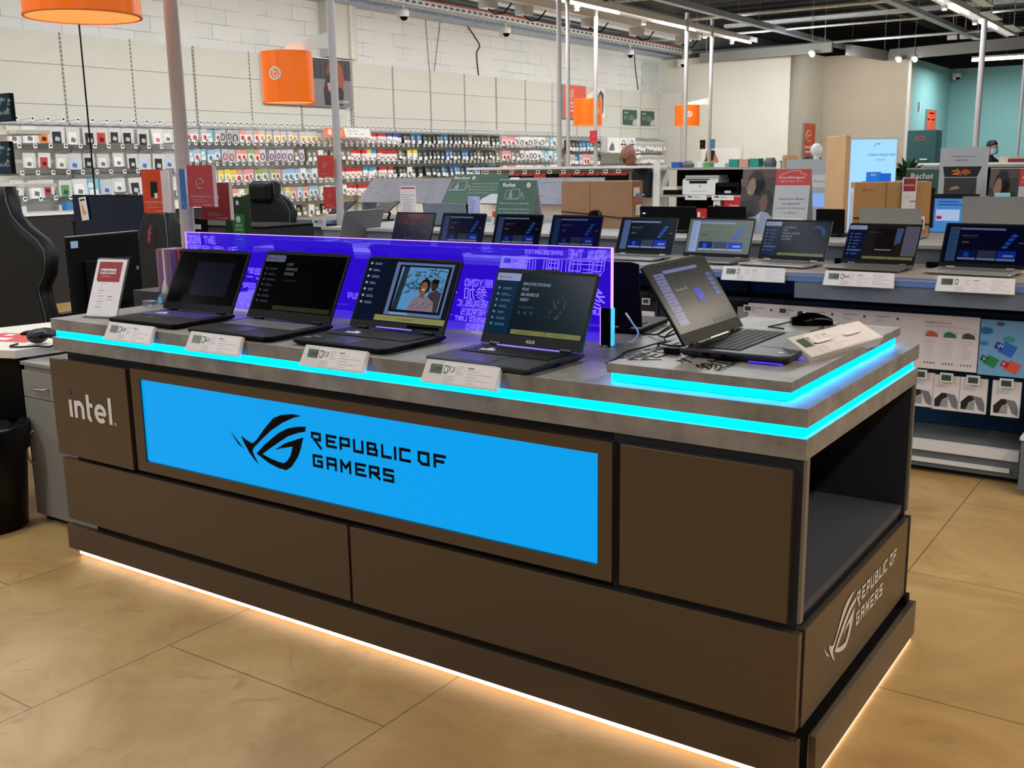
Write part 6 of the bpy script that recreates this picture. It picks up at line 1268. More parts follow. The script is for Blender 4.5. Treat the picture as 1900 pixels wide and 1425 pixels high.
# ---- goods: one mesh per look, copied for every peg
def pack_mesh(kind, c1, c2, w, h, d, seed):
    g = MB(); r = random.Random(seed)
    # local: x out of the wall, y along it, z up; hangs below the peg
    if kind == 'case':       # clear security case around a small box
        g.box(0, d, -w / 2, w / 2, -h, -h * .02, 'pack_clear'); g.at(frame((d + .0006, -w / 2, -h), (0, 1, 0), (0, 0, 1)))
        g.rect(w * .14, h * .04, w * .62, h * .66, c1); g.poly([(w * .30, h * .20), (w * .62, h * .14), (w * .68, h * .36), (w * .38, h * .44)], c2, .0006); g.rect(0, 0, w, h * .035, 'ink', .0008)
    elif kind == 'blister':
        g.box(0, d, -w / 2, w / 2, -h, 0, 'tag_white'); g.at(frame((d + .0006, -w / 2, -h), (0, 1, 0), (0, 0, 1)))
        g.rect(0, h * .62, w, h * .38, c1); g.poly([(w * (.5 + .3 * math.cos(q * .785)), h * (.34 + .2 * math.sin(q * .785))) for q in range(8)], c2, .0006); g.rect(w * .62, h * .03, w * .32, h * .16, 'ink_grey', .0006)
    elif kind == 'dark':
        g.box(0, d, -w / 2, w / 2, -h, 0, c1); g.at(frame((d + .0006, -w / 2, -h), (0, 1, 0), (0, 0, 1)))
        g.rect(w * .30, h * .04, w * .62, h * .34, 'tag_white'); g.poly([(w * .2, h * .5), (w * .7, h * .46), (w * .74, h * .72), (w * .3, h * .78)], c2, .0006)
    elif kind == 'ring':
        g.box(0, d, -w / 2, w / 2, -h, 0, c1); g.at(frame((d + .003, 0, -h * .6), (0, 1, 0), (0, 0, 1)))
        g.tube([(w * .3 * math.cos(q * .524), h * .26 * math.sin(q * .524), 0) for q in range(12)], w * .07, c2, 5, True).at(Matrix())
    elif kind == 'bottle':
        g.box(0, d, -w / 2, w / 2, -h, -h * .32, 'tag_white').box(0, d, -w / 2, w / 2, -h * .32, 0, c1); g.at(frame((d + .0006, -w / 2, -h), (0, 1, 0), (0, 0, 1))); g.rect(w * .1, h * .30, w * .5, h * .1, c2); g.rect(w * .6, h * .06, w * .3, h * .2, 'ink_grey')
    return g
KIND = {
 'w_drive': ('case', 'tag_white', 'ink_grey', 'white boxed drive in a clear case'), 'blk_drive': ('case', 'ink', 'card_grey', 'black boxed drive in a clear case'), 'org': ('case', C(240, 130, 40), 'ink', 'orange topped phone pack in a clear case'),
 'red_drive': ('case', C(200, 50, 50), 'ink', 'red boxed drive in a clear case'), 'blu': ('case', C(190, 205, 235), C(90, 100, 150), 'pale blue pack in a clear case'), 'green': ('case', C(90, 150, 90), C(40, 70, 90), 'green pack in a clear case'), 'pink': ('case', 'tag_white', C(220, 90, 110), 'white pack with a pink frame'),
 'cyan': ('dark', C(130, 190, 220), 'tag_white', 'pale cyan glossy pack'), 'grey': ('blister', 'card_grey', C(190, 70, 80), 'grey blister with a red foot'), 'key_red': ('ring', 'card_grey', C(200, 40, 60), 'blister with a red ring'), 'key_blk': ('ring', 'card_grey', 'ink', 'blister with a black ring'), 'key_blue': ('ring', 'card_grey', C(40, 130, 200), 'blister with a blue ring'),
 'yellow': ('blister', C(226, 204, 60), C(200, 190, 40), 'yellow topped blister'), 'orange': ('blister', C(200, 196, 190), C(226, 160, 40), 'blister with an orange cable'), 'redcard': ('blister', C(226, 150, 140), C(200, 60, 50), 'pale red carded accessory'), 'greencard': ('blister', C(140, 170, 90), C(90, 120, 60), 'green carded accessory'),
 'white': ('blister', 'tag_white', 'ink_grey', 'white carded accessory'), 'lilac': ('ring', C(216, 206, 226), 'ink', 'lilac card with a black tie'), 'olive': ('dark', C(110, 106, 86), 'card_grey', 'olive dark card'), 'bluecard': ('blister', C(150, 190, 225), C(90, 130, 180), 'pale blue carded accessory'),
 'ink_red': ('bottle', C(200, 40, 44), C(200, 60, 60), 'red and white ink carton'), 'ink_blue': ('bottle', C(40, 60, 140), C(30, 140, 190), 'navy and white ink carton'), 'ink_cyan': ('bottle', C(40, 150, 200), 'tag_white', 'cyan ink carton'), 'ink_yel': ('bottle', C(220, 200, 60), 'tag_white', 'yellow ink carton'),
 'dk': ('dark', C(34, 44, 46), C(110, 130, 120), 'dark green-black ink cartridge pack'), 'dk2': ('dark', 'ink', C(150, 150, 140), 'black ink cartridge pack'), 'dkb': ('dark', C(50, 90, 130), C(120, 190, 230), 'blue ink cartridge pack'), 'pinkc': ('blister', C(226, 150, 156), C(190, 50, 70), 'pink and white carded mouse'), 'phone': ('ring', 'tag_white', 'ink', 'white card with a black phone case'), 'clearc': ('dark', C(196, 196, 192), C(160, 160, 160), 'clear phone case on a grey card'),
}
PM = {}
def pack(kind, y, z, w, h, x=WX + .14, d=.09, label='', group=''):
    rot = (R(rnd.uniform(-3, 3)), R(rnd.uniform(-7, 2)), R(rnd.uniform(-34, -4))); q = rnd.uniform(.86, 1.1); sc = (1, q * rnd.uniform(.9, 1.05), q)
    k = (kind, round(w, 3), round(h, 3))
    if k not in PM:
        a = KIND[kind]; o = pack_mesh(a[0], a[1], a[2], w, h, d, len(kind)).build('hanging_pack'); tag(o, label, 'hanging pack', group); PM[k] = o; o.location = (x, y, z); o.rotation_euler = rot; return o
    o = PM[k].copy(); COL.objects.link(o); o.location = (x, y, z); o.rotation_euler = rot; o.scale = sc; o['label'] = label; o['group'] = group; return o
hk = MB().tube([(0, 0, -.02), (.28, 0, .012)], .0035, 'wire', 5).tube([(0, 0, .04), (.29, 0, .055)], .0028, 'wire', 5).box(.285, .292, -.022, .022, .025, .075, 'tag_white').at(frame((.2926, 0, 0), (0, 1, 0), (0, 0, 1))).rect(-.012, .042, .026, .022, 'ink')
HK = [hk.build('peg_hook')]; HK[0].location = (WX, -50, 0); first_hook = [True]
def hook(y, z, label, group):
    if first_hook[0]: o = HK[0]; first_hook[0] = False
    else: o = HK[0].copy(); COL.objects.link(o)
    o.location = (WX + .004, y, z); tag(o, label, 'peg hook', group); return o
ROWN = ['top', 'second', 'third', 'fourth', 'fifth']
def section(secname, y0, y1, n, rows, zs, pattern, w, h, skip=.0, hg=True, jit=.0, x=WX + .14, seed=3):
    """hang goods along a stretch of wall; the words of each label place the pack by row and stretch"""
    r = random.Random(seed)
    for ri in range(rows):
        pat = pattern[ri % len(pattern)]
        for i in range(n):
            y = y0 + (y1 - y0) * (i + .5) / n + r.uniform(-jit, jit); z = zs[ri]
            if r.random() < skip: 
                if hg: hook(y, z, 'bare wire hook with price tag, %s row, %s' % (ROWN[ri], secname), 'hooks of the %s row, %s' % (ROWN[ri], secname))
                continue
            k = pat[int(i * len(pat) / n)]
            desc = KIND[k][3]
            hs_ = h * r.uniform(.92, 1.0) if False else h
            pack(k, y, z - .035, w, hs_, x, label='%s, %s row, %s' % (desc, ROWN[ri], secname), group='%ss, %s row, %s' % (desc, ROWN[ri], secname))
            if hg: hook(y, z, 'wire hook with price tag, %s row, %s' % (ROWN[ri], secname), 'hooks of the %s row, %s' % (ROWN[ri], secname))
ZA = [2.02, 1.72, 1.42, 1.13]
section('by the hanging cable', 4.5, 6.8, 12, 4, ZA, [['w_drive', 'w_drive', 'org', 'blk_drive', 'w_drive', 'blk_drive', 'red_drive', 'blk_drive', 'blk_drive', 'blk_drive', 'pink', 'w_drive'], ['w_drive', 'w_drive', 'red_drive', 'w_drive', 'blu', 'blk_drive', 'w_drive', 'w_drive', 'blk_drive', 'blu', 'blk_drive', 'blu'],
        ['w_drive', 'w_drive', 'red_drive', 'green', 'w_drive', 'cyan', 'blu', 'w_drive', 'blk_drive', 'w_drive', 'green', 'w_drive'], ['blu', 'blu', 'w_drive', 'red_drive', 'w_drive', 'w_drive', 'w_drive', 'blu', 'blk_drive', 'w_drive', 'green', 'w_drive']], .155, .20, .05)
ZB = [2.03, 1.77, 1.50, 1.24, .98]
section('past the lilac-grey pole', 6.88, 8.35, 13, 5, ZB, [['grey', 'grey', 'grey', 'grey', 'cyan', 'grey', 'key_blk', 'key_blk', 'key_blk', 'redcard', 'grey', 'redcard', 'orange'], ['cyan', 'cyan', 'grey', 'cyan', 'bluecard', 'bluecard', 'key_red', 'key_red', 'redcard', 'redcard', 'greencard', 'redcard', 'lilac'], ['olive', 'dk2', 'grey', 'grey', 'yellow', 'yellow', 'yellow', 'yellow', 'redcard', 'redcard', 'redcard', 'greencard', 'greencard'],
        ['dk2', 'dk2', 'grey', 'dk2', 'key_blue', 'key_blue', 'key_blue', 'redcard', 'white', 'greencard', 'greencard', 'yellow', 'greencard'], ['white', 'dk2', 'white', 'dk2', 'white', 'pinkc', 'white', 'greencard', 'white', 'white', 'pinkc', 'white', 'white']], .088, .165, .0)
section('under the red-haired woman poster', 8.40, 9.75, 11, 5, ZB, [['orange'] * 8 + ['orange', 'orange', 'yellow'], ['lilac', 'lilac', 'lilac', 'lilac', 'olive', 'lilac', 'olive', 'olive', 'white', 'olive', 'olive'], ['greencard', 'redcard', 'bluecard', 'bluecard', 'bluecard', 'white', 'bluecard', 'white', 'bluecard', 'white', 'bluecard'], ['greencard', 'greencard', 'yellow', 'redcard', 'bluecard', 'redcard', 'bluecard', 'bluecard', 'white', 'white', 'bluecard'], ['dk2', 'white', 'dk2', 'white', 'dk2', 'olive', 'white', 'olive', 'dk2', 'white', 'dk2']], .088, .165, .0, hg=True)
section('past the sign strip', 9.85, 11.7, 15, 4, ZB, [['ink_red', 'ink_red', 'ink_red', 'ink_red', 'ink_red', 'ink_red', 'ink_red', 'ink_red', 'ink_red', 'ink_blue', 'ink_blue', 'ink_blue', 'dk2', 'dk2', 'dkb'], ['olive', 'olive', 'ink_red', 'ink_red', 'ink_red', 'ink_yel', 'ink_cyan', 'ink_red', 'ink_red', 'ink_red', 'ink_red', 'olive', 'dk2', 'ink_yel', 'ink_yel'],
        ['ink_red', 'ink_red', 'ink_red', 'ink_red', 'ink_cyan', 'ink_cyan', 'ink_cyan', 'ink_red', 'ink_red', 'ink_red', 'dk2', 'dk2', 'dk2', 'white', 'dk2'], ['white', 'ink_red', 'ink_red', 'ink_red', 'ink_red', 'ink_red', 'ink_red', 'ink_red', 'ink_red', 'white', 'white', 'dk2', 'white', 'dk2', 'white']], .095, .16, .0)
section('behind the green poster', 11.75, 14.1, 20, 3, ZB, [['dkb', 'dk', 'dk', 'dk', 'dk2', 'dkb', 'dkb', 'dk', 'dk', 'dk', 'dk2', 'dk', 'olive', 'dk', 'dk2', 'dk', 'dk', 'olive', 'dk2', 'dk'], ['dk', 'dk', 'dk', 'dk2', 'dk', 'dk', 'dkb', 'dkb', 'dk', 'dk', 'dkb', 'dkb', 'dk', 'dk2', 'olive', 'dk', 'dk', 'dk2', 'dk', 'olive'], ['dk', 'dk', 'dk', 'dk', 'dk', 'dkb', 'dk', 'dkb', 'dkb', 'dkb', 'dk', 'dkb', 'dk', 'dkb', 'dkb', 'dkb', 'dk', 'dkb', 'dkb', 'dk']], .095, .165, .0)
section('beside the close pair of poles', 14.2, 16.3, 14, 3, ZB, [['pinkc', 'pinkc', 'pinkc', 'phone', 'phone', 'white', 'phone', 'phone', 'white', 'phone', 'clearc', 'cyan', 'white', 'phone'], ['pinkc', 'pinkc', 'olive', 'olive', 'phone', 'white', 'phone', 'phone', 'white', 'cyan', 'cyan', 'white', 'cyan', 'white'], ['white', 'pinkc', 'pinkc', 'white', 'phone', 'white', 'phone', 'clearc', 'white', 'clearc', 'cyan', 'white', 'white', 'white']], .11, .18, .0)
section('below the smaller orange poster', 16.55, 17.9, 9, 2, [1.98, 1.70], [['dk2', 'dk2', 'dk', 'dkb', 'dkb', 'dkb', 'dkb', 'dk2', 'dk2'], ['clearc', 'clearc', 'dkb', 'clearc', 'pinkc', 'pinkc', 'clearc', 'clearc', 'dk']], .13, .22, .0)
section('below the green notices', 19.35, 21.0, 12, 2, [1.98, 1.68], [['clearc'] * 12, ['clearc', 'phone', 'phone', 'clearc', 'clearc', 'clearc', 'clearc', 'clearc', 'clearc', 'clearc', 'clearc', 'clearc']], .11, .20, .0)
for i, y in enumerate((18.15, 18.6, 18.98)):
    t = thing('drone_box', ('large white box with dark bicycle picture', 'white box with a drone picture, first of the pair', 'white box with a drone picture, second of the pair')[i] + ' on the wall shelf', 'box', (WX + .1, y, 1.72))
    w = (.52, .34, .34)[i]; MB().box(0, .3, -w / 2, w / 2, 0, .30, 'tag_white').build('carton', t)
    g = MB().at(frame((.3006, -w / 2, 0), (0, 1, 0), (0, 0, 1)))
    if i: g.tube([(w / 2 + .07 * math.cos(q * .524), .15 + .10 * math.sin(q * .524), .002) for q in range(12)], .008, 'ink', 5, True).rect(.04, .14, w - .08, .025, 'ink', .001)
    else: g.poly([(.05, .02), (.30, .02), (.28, .14), (.2, .20), (.1, .12)], 'ink_grey')
    g.build('picture', t)
tag(MB().box(WX, WX + .45, 17.9, 19.3, 1.69, 1.72, 'white_metal').box(WX, WX + .45, 17.9, 19.3, 1.40, 1.42, 'white_metal').build('wall_shelf'), 'white wall shelf carrying the drone boxes', 'shelf')
# low goods of the first stretch seen over the dark rack
for y, c, w, h, l in ((5.0, C(40, 130, 200), .12, .09, 'blue boxed hard drive standing on the low white ledge'), (5.35, 'tag_white', .13, .10, 'white boxed drive standing on the low white ledge'), (5.75, 'ink', .16, .16, 'pink and black webcam pack standing on the low white ledge')):
    tag(MB().box(WX + .45, WX + .55, y - w / 2, y + w / 2, 1.0405, 1.04 + h, c).at(frame((WX + .5506, y - w / 2, 1.04), (0, 1, 0), (0, 0, 1))).rect(w * .3, h * .2, w * .4, h * .35, 'ink_grey').build('ledge_pack'), l, 'box')
tag(MB().box(WX + .04, WX + .62, 4.3, 7.4, 1.0, 1.03, 'white_metal').build('ledge'), 'white ledge above the dark goods under the drive packs', 'shelf')
tag(MB().box(WX + .04, WX + .60, 4.3, 7.4, .0, .998, 'lap_grey').build('ledge_cabinet'), 'dark cabinet front below the white ledge', 'cabinet')
# ---- posters on the wall
po = thing('wall_poster', 'wide poster with an orange half and a red-haired woman in a leather jacket', 'poster', (WX + .02, 8.54, 2.385))
MB().box(0, .035, 0, 1.80, 0, .71, 'steel').build('frame', po)
g = MB().at(frame((.036, 0, 0), (0, 1, 0), (0, 0, 1))); g.rect(.01, .01, .96, .69, 'shop_orange'); g.rect(.97, .01, .82, .69, C(120, 118, 122)); g.rect(.97, .40, .82, .30, C(50, 46, 52), .0003)
for i in range(7): g.poly([(1.0 + i * .11, .40), (1.03 + i * .11, .40), (1.04 + i * .11, .64), (1.0 + i * .11, .66)], C(26 + 10 * (i % 3), 24, 30), .0006)
g.poly([(1.20, .02), (1.18, .25), (1.24, .42), (1.33, .50), (1.45, .50), (1.56, .40), (1.62, .22), (1.60, .02)], C(20, 20, 26), .0010)
g.poly([(1.30, .66), (1.36, .70), (1.50, .70), (1.60, .60), (1.64, .40), (1.60, .28), (1.50, .30), (1.44, .46), (1.42, .60), (1.34, .60)], C(150, 66, 34), .0014); g.poly([(1.26, .50), (1.32, .66), (1.36, .62), (1.30, .48)], C(140, 60, 32), .0014)
g.poly([(1.33, .62), (1.42, .62), (1.43, .53), (1.38, .48), (1.33, .53)], C(206, 160, 136), .0018); g.poly([(1.30, .26), (1.42, .30), (1.46, .36), (1.38, .34), (1.30, .32)], C(200, 150, 128), .0018); g.poly([(1.26, .34), (1.34, .36), (1.38, .28), (1.30, .22)], C(196, 146, 122), .0020)
g.text('boulanger', 1.48, .07, .045, 'logo_white', .0022, w=.26); g.lines(1.5, .05, .18, 1, .02, 'card_grey', .008, .002); g.build('print', po)
po = thing('wall_poster', 'smaller orange poster with two outlined figures beside a black and white picture', 'poster', (WX + .02, 16.65, 2.395))
MB().box(0, .035, 0, .92, 0, .68, 'steel').build('frame', po)
g = MB().at(frame((.036, 0, 0), (0, 1, 0), (0, 0, 1))); g.rect(.02, .02, .88, .64, C(224, 88, 56))
for a, b in ((.25, .50), (.36, .53)): g.tube([(a + .035 * math.cos(q * .7), b + .05 * math.sin(q * .7), .002) for q in range(9)], .008, 'logo_white', 4, True).tube([(a - .06, b - .14, .002), (a - .03, b - .07, .002), (a + .03, b - .07, .002), (a + .07, b - .14, .002)], .008, 'logo_white', 4)
for i, tx in enumerate(('Configurez', 'entièrement', 'à domicile')): g.text(tx, .14, .30 - .08 * i, .045, 'logo_white', .001, w=.42 - .04 * i, bold=.002)
g.build('print', po)
po = thing('wall_poster', 'black and white portrait poster beside the orange lamp', 'poster', (WX + .02, 17.95, 2.44))
MB().box(0, .03, 0, .42, 0, .62, 'tag_white').at(frame((.031, 0, 0), (0, 1, 0), (0, 0, 1))).poly([(.10, .1), (.36, .1), (.38, .5), (.24, .58), (.12, .46)], C(70, 70, 76)).poly([(.16, .3), (.28, .3), (.28, .48), (.18, .48)], C(170, 166, 166), .0006).build('print', po)
for y, l in ((19.28, 'green notice, the one closer to the orange lamp pole, under the blockwork'), (20.16, 'green notice at the corner end of the accessory wall')):
    t = thing('green_notice', l, 'notice', (WX + .01, y, 2.325)); MB().box(0, .01, 0, .66, 0, .33, 'rachat_green').build('sheet', t)
    g = MB().at(frame((.011, 0, 0), (0, 1, 0), (0, 0, 1))); g.text('Rachat b', .04, .25, .04, 'logo_white', .001, bold=.001); devices(g, .04, .12, .12, 'card_grey'); g.lines(.28, .20, .3, 4, .03, 'card_grey', .008); g.poly([(.44, 0), (.66, 0), (.66, .13), (.54, .13), (.46, .08)], 'card_grey', .0008); g.build('print', t)
sg = thing('sign_strip', 'red and white printer ink sign strip over the peg rows', 'sign', (WX + .4, 9.32, 1.925))
MB().at(frame((0, 0, 0), (0, 1, 0), (0, 0, 1))).prism([(0.02, 0), (1.04, 0), (1.0, .13), (-.02, .13)], 0, .008, 'tag_white').at(frame((.009, 0, 0), (0, 1, 0), (0, 0, 1))).poly([(.02, 0), (.46, 0), (.42, .13), (-.02, .13)], C(236, 120, 100)).rect(.08, .035, .08, .05, 'logo_white', .0006).rect(.095, .085, .05, .025, 'logo_white', .0006).rect(.22, .07, .16, .014, 'logo_white', .0006).rect(.22, .035, .18, .02, C(250, 170, 70), .0006).lines(.5, .09, .4, 1, .02, 'ink_grey', .006).rect(.55, .04, .02, .02, 'ink_grey', .0006).rect(.66, .045, .06, .008, 'ink_grey', .0006).rect(.8, .045, .07, .008, 'ink_grey', .0006).build('board', sg)
MB().box(-.40, 0, .1, .12, .10, .12, 'wire').box(-.40, 0, .9, .92, .10, .12, 'wire').build('bracket', sg)
# ---- cables and screws on the blockwork
for (pts, l) in (([(-10.94, 13.55, 3.9), (-10.94, 13.75, 3.75), (-10.94, 13.9, 3.6), (-10.94, 13.8, 3.45), (-10.94, 13.85, 3.08)], 'wavy black cable hanging down the blockwork'), ([(-10.94, 12.35, 3.9), (-10.94, 12.42, 3.07)], 'thin straight grey cord on the blockwork'), ([(-10.94, 12.75, 3.9), (-10.94, 12.55, 3.07)], 'thin slanting grey cord on the blockwork'), ([(-10.94, 19.9, 3.9), (-10.94, 19.95, 3.6), (-10.94, 20.1, 3.12)], 'black cable running down near the blockwork corner')):
    cable('wall_cable', l, pts, .010 if 'black' in l else .005, 'lap_matte' if 'black' in l else 'ink_grey')
tag(MB().box(-10.948, -10.90, 20.25, 21.05, 3.07, 3.75, 'galv').build('electric_panel'), 'grey metal panel on the blockwork by the corner', 'panel')
# ---- far end: orange panels, green box, notice
for (x, y, w, z0, h, nrm, l) in ((-7.775, 22.24, .80, 1.56, .77, 1, 'orange sign with a white ring emblem at the pillar by the shelf display'), (-5.746, 25.15, .95, 2.15, .50, 1, 'orange notice on the teal wall above the green cabinet')):
    t = thing('orange_sign', l, 'sign', (x + .003, y, z0)); MB().box(0, .04, 0, w, 0, h, 'steel').build('frame', t)
    g = MB().at(frame((.041, 0, 0), (0, 1, 0), (0, 0, 1))); g.rect(.02, .02, w - .04, h - .04, C(226, 84, 40))
    if z0 < 2: g.tube([(w * .4 + .16 * math.cos(q * .5), h * .62 + .13 * math.sin(q * .5), .002) for q in range(12)], .012, 'logo_white', 4).rect(w * .36, h * .60, .10, .05, 'logo_white', .001).rect(.08, .20, w * .7, .045, 'logo_white', .001).rect(.12, .09, w * .6, .045, 'logo_white', .001)
    else: g.rect(.2, .40, .5, .03, 'logo_white').rect(.1, .25, .2, .03, 'logo_white').rect(.5, .25, .25, .03, 'logo_white')
    g.build('print', t)
gc = thing('green_cabinet', 'dark teal cabinet with a small red plate below the orange notice', 'cabinet', (-5.42, 22.3, 0))
MB().box(0, .62, 0, .5, .2, 2.09, C(20, 84, 88)).build('body', gc, .01); MB().at(FRONT(0, -.001, 0)).rect(.18, 1.88, .20, .07, C(180, 60, 80)).rect(.2, 1.9, .16, .03, C(50, 30, 50), .001).build('plate', gc); MB().box(.30, .46, -.04, 0, 1.45, 1.48, 'white_metal').build('handle', gc); MB().box(.02, .6, .02, .48, 0, .2, 'lap_matte').build('plinth', gc)
fc = thing('service_counter', 'pale service counter with dark trim at the far end before the teal wall', 'counter', (-5.0, 17.8, 0))
MB().box(-1.0, 4.5, 0, .6, 0, 1.36, 'lap_grey').build('body', fc); MB().box(-1.05, 4.55, -.03, .63, 1.36, 1.40, 'white_metal').build('worktop', fc)
tag(MB().box(-2.75, -.5, 17.9, 18.3, 1.4005, 1.50, C(200, 180, 160)).box(-2.6, -.5, 17.85, 17.9, 1.4005, 1.46, C(110, 20, 34)).build('desk_ledge'), 'wooden desk ledge with a dark red front before the masked person', 'ledge')
tag(MB().box(-5.746, -5.70, 24.4, 24.5, 2.6, 2.8, 'white_metal').build('thermostat'), 'small white box on the teal wall by its corner', 'thermostat')
pt_ = thing('portrait_board', 'pale advert board with a dark haired portrait behind the small goods', 'poster', (-8.6, 18.5, 1.2)); MB().box(0, .9, 0, .03, 0, .55, 'tag_white').at(FRONT(0, -.001, 0)).poly([(.02, 0), (.36, 0), (.38, .3), (.28, .5), (.1, .5)], C(180, 130, 100)).poly([(.06, .28), (.2, .52), (.3, .5), (.26, .3)], 'hair_dark', .001).build('board', pt_); MB().box(.1, .8, 0, .3, -1.2, 0, 'white_metal').build('plinth', pt_)
# ================================================================ services under the roof
ZC = 3.9
def beam(name, label, x0, x1, y0, y1, z0, z1, k, cat='beam'):
    return tag(MB().box(x0, x1, y0, y1, z0, z1, k).build(name), label, cat)
# dark I-section along the blockwork
tag(MB().box(-10.94, -10.60, 7.5, 21.25, 3.90, 3.93, 'galv_dark').box(-10.80, -10.76, 7.5, 21.3, 3.93, 4.2, 'galv_dark').box(-10.94, -10.60, 7.5, 21.25, 4.2, 4.23, 'galv_dark').build('steel_beam'), 'dark blue-grey steel beam running along the top of the blockwork', 'beam')
def tray(label, x, y0, y1, z, w=.22, h=.06, k='galv', along='y', holes=True):
    t = thing('cable_tray', label, 'cable tray', (x, y0, z) if along == 'y' else (y0, x, z), 0 if along == 'y' else R(-90))
    L = y1 - y0; m = MB().box(-w / 2, w / 2, 0, L, 0, .006, k).box(-w / 2 - .004, -w / 2, 0, L, 0, h, k).box(w / 2, w / 2 + .004, 0, L, 0, h, k); m.build('channel', t)
    if holes:
        g = MB()
        for i in range(int(L / .16)):
            for dx in (-.3, 0, .3): g.rect(dx * w - .018, i * .16 + .02, .036, .10, 'slot_dark', -.001)
            g.at(Matrix()); 
            for sx in (-1, 1): g.quad([(sx * (w / 2 + .0045), i * .16 + .02, h * .3), (sx * (w / 2 + .0045), i * .16 + .11, h * .3), (sx * (w / 2 + .0045), i * .16 + .11, h * .7), (sx * (w / 2 + .0045), i * .16 + .02, h * .7)], 'slot_dark')
        tag(g.build('perforation', t), kind='stuff')
    for i in range(int(L / 3) + 1): MB().cyl((0, min(L - .1, i * 3 + .3), h), (0, min(L - .1, i * 3 + .3), 5.2 - z), .005, 'steel', 6).build('hanger_rod', t)
    return t
tray('bright galvanised cable tray above the camera domes', -10.25, 6.5, 21.2, 3.93, .26, .08)
tray('long steel tray crossing behind the white light profile', -7.35, 9.0, 25.0, 4.05, .12, .10, 'galv_dark', holes=False)
tray('steel tray descending towards the teal room', -4.35, 6.0, 23.5, 4.02, .14, .08, 'galv_dark', holes=False)
tray('steel tray nearest the frame corner above the tube lamps', -2.55, 8.0, 22.0, 4.15, .14, .08, 'galv_dark', holes=False)
tray('perforated tray running across under the roof', 15.6, -9.6, .5, 4.36, .20, .08, 'galv', 'x')
tray('further perforated tray running across under the roof', 20.5, -9.0, .5, 4.36, .18, .07, 'galv', 'x', False)
for i, (y, z, r) in enumerate(((13.0, 4.5, .03), (18.2, 4.3, .035), (19.6, 4.12, .025), (22.0, 4.05, .03), (10.8, 4.6, .03))):
    tag(MB().cyl((-10.5, y, z), (3, y, z), r, 'galv', 8).build('pipe'), ('thin conduit highest under the roof', 'pipe crossing under the roof before the tube lamps', 'narrow conduit above the grey bulkhead', 'pipe just above the far bulkhead', 'conduit crossing over the light profile')[i], 'pipe')
for i, x in enumerate((-10.35, -6.2, -2.6, 1.2)):
    tag(MB().box(x - .07, x + .07, 6, 30, 4.75, 4.76, 'beam_grey').box(x - .005, x + .005, 6, 30, 4.76, 4.98, 'beam_grey').box(x - .07, x + .07, 6, 30, 4.98, 4.99, 'beam_grey').build('roof_beam'), ('steel roof beam over the accessory wall', 'steel roof beam over the sleeve rack line', 'steel roof beam over the lit kiosk', 'steel roof beam beyond the frame corner')[i], 'beam')
for i, y in enumerate((12.0, 16.8, 21.5, 26.0)):
    tag(MB().box(-10.9, 3, y - .06, y + .06, 5.0, 5.01, 'beam_grey').box(-10.9, 3, y - .005, y + .005, 5.01, 5.195, 'beam_grey').build('purlin'), ('first roof purlin above the peg wall middle', 'second roof purlin from the camera side', 'third roof purlin over the far bulkhead', 'last roof purlin over the teal room')[i].replace('nearest ', 'first '), 'purlin')
# duct, boxes and bundle between tray and light profile
tag(MB().box(-9.55, -9.35, 7, 19.5, 4.02, 4.14, 'galv').box(-9.0, -8.9, 8, 19.0, 3.98, 4.10, 'white_metal').build('busbar_duct'), 'silver busbar duct between the bright tray and the light profile', 'duct')
for i, (x, y) in enumerate(((-9.1, 11.6), (-9.1, 12.6), (-9.05, 14.6), (-9.0, 16.3), (-8.95, 18.2))):
    t = thing('junction_box', ('first', 'second', 'third', 'fourth', 'fifth')[i] + ' grey junction box along the silver duct, counted from the camera side', 'junction box', (x, y, 3.84)); MB().box(-.10, .10, -.12, .12, 0, .14, 'card_grey').build('housing', t); MB().tube([(0, 0, 0), (.05, .1, -.08), (.12, .25, -.05), (.16, .4, .1)], .012, 'lap_matte').build('wire_loop', t)
cable('red_cable_bundle', 'thin reddish cable bundle lying along the bright galvanised tray', [(-10.15, 7, 4.03), (-10.18, 10, 4.02), (-10.12, 13, 4.03), (-10.17, 16, 4.02), (-10.13, 19, 4.03), (-10.15, 21, 4.03)], .022, C(170, 90, 70))
# security camera domes
def dome(label, x, y, z):
    t = thing('security_camera', label, 'camera', (x, y, z)); MB().cyl((0, 0, .02), (0, 0, .16), .015, 'white_metal', 8).box(-.11, -.02, -.05, .05, -.10, .06, 'white_metal').build('bracket', t, .01)
    MB().lathe([(0, .06), (.075, .06), (.085, .03), (.085, -.03), (.07, -.05)], 'white_metal', 20).build('housing', t); MB().lathe([(.068, -.045), (.055, -.085), (.03, -.105), (0, -.11)], 'glass_black', 16).build('dark_dome', t)
    return t
dome('security dome camera above the cream column casing', -10.25, 10.95, 3.80); dome('security dome camera beside the wavy black cable', -10.25, 13.75, 3.80); dome('security dome camera over the smaller orange poster', -10.25, 18.4, 3.77); dome('security dome camera near the corner of the off-white wall', -10.25, 21.0, 3.75)
dome('security dome camera in the corner of the teal walls', -5.5, 27.2, 3.55)
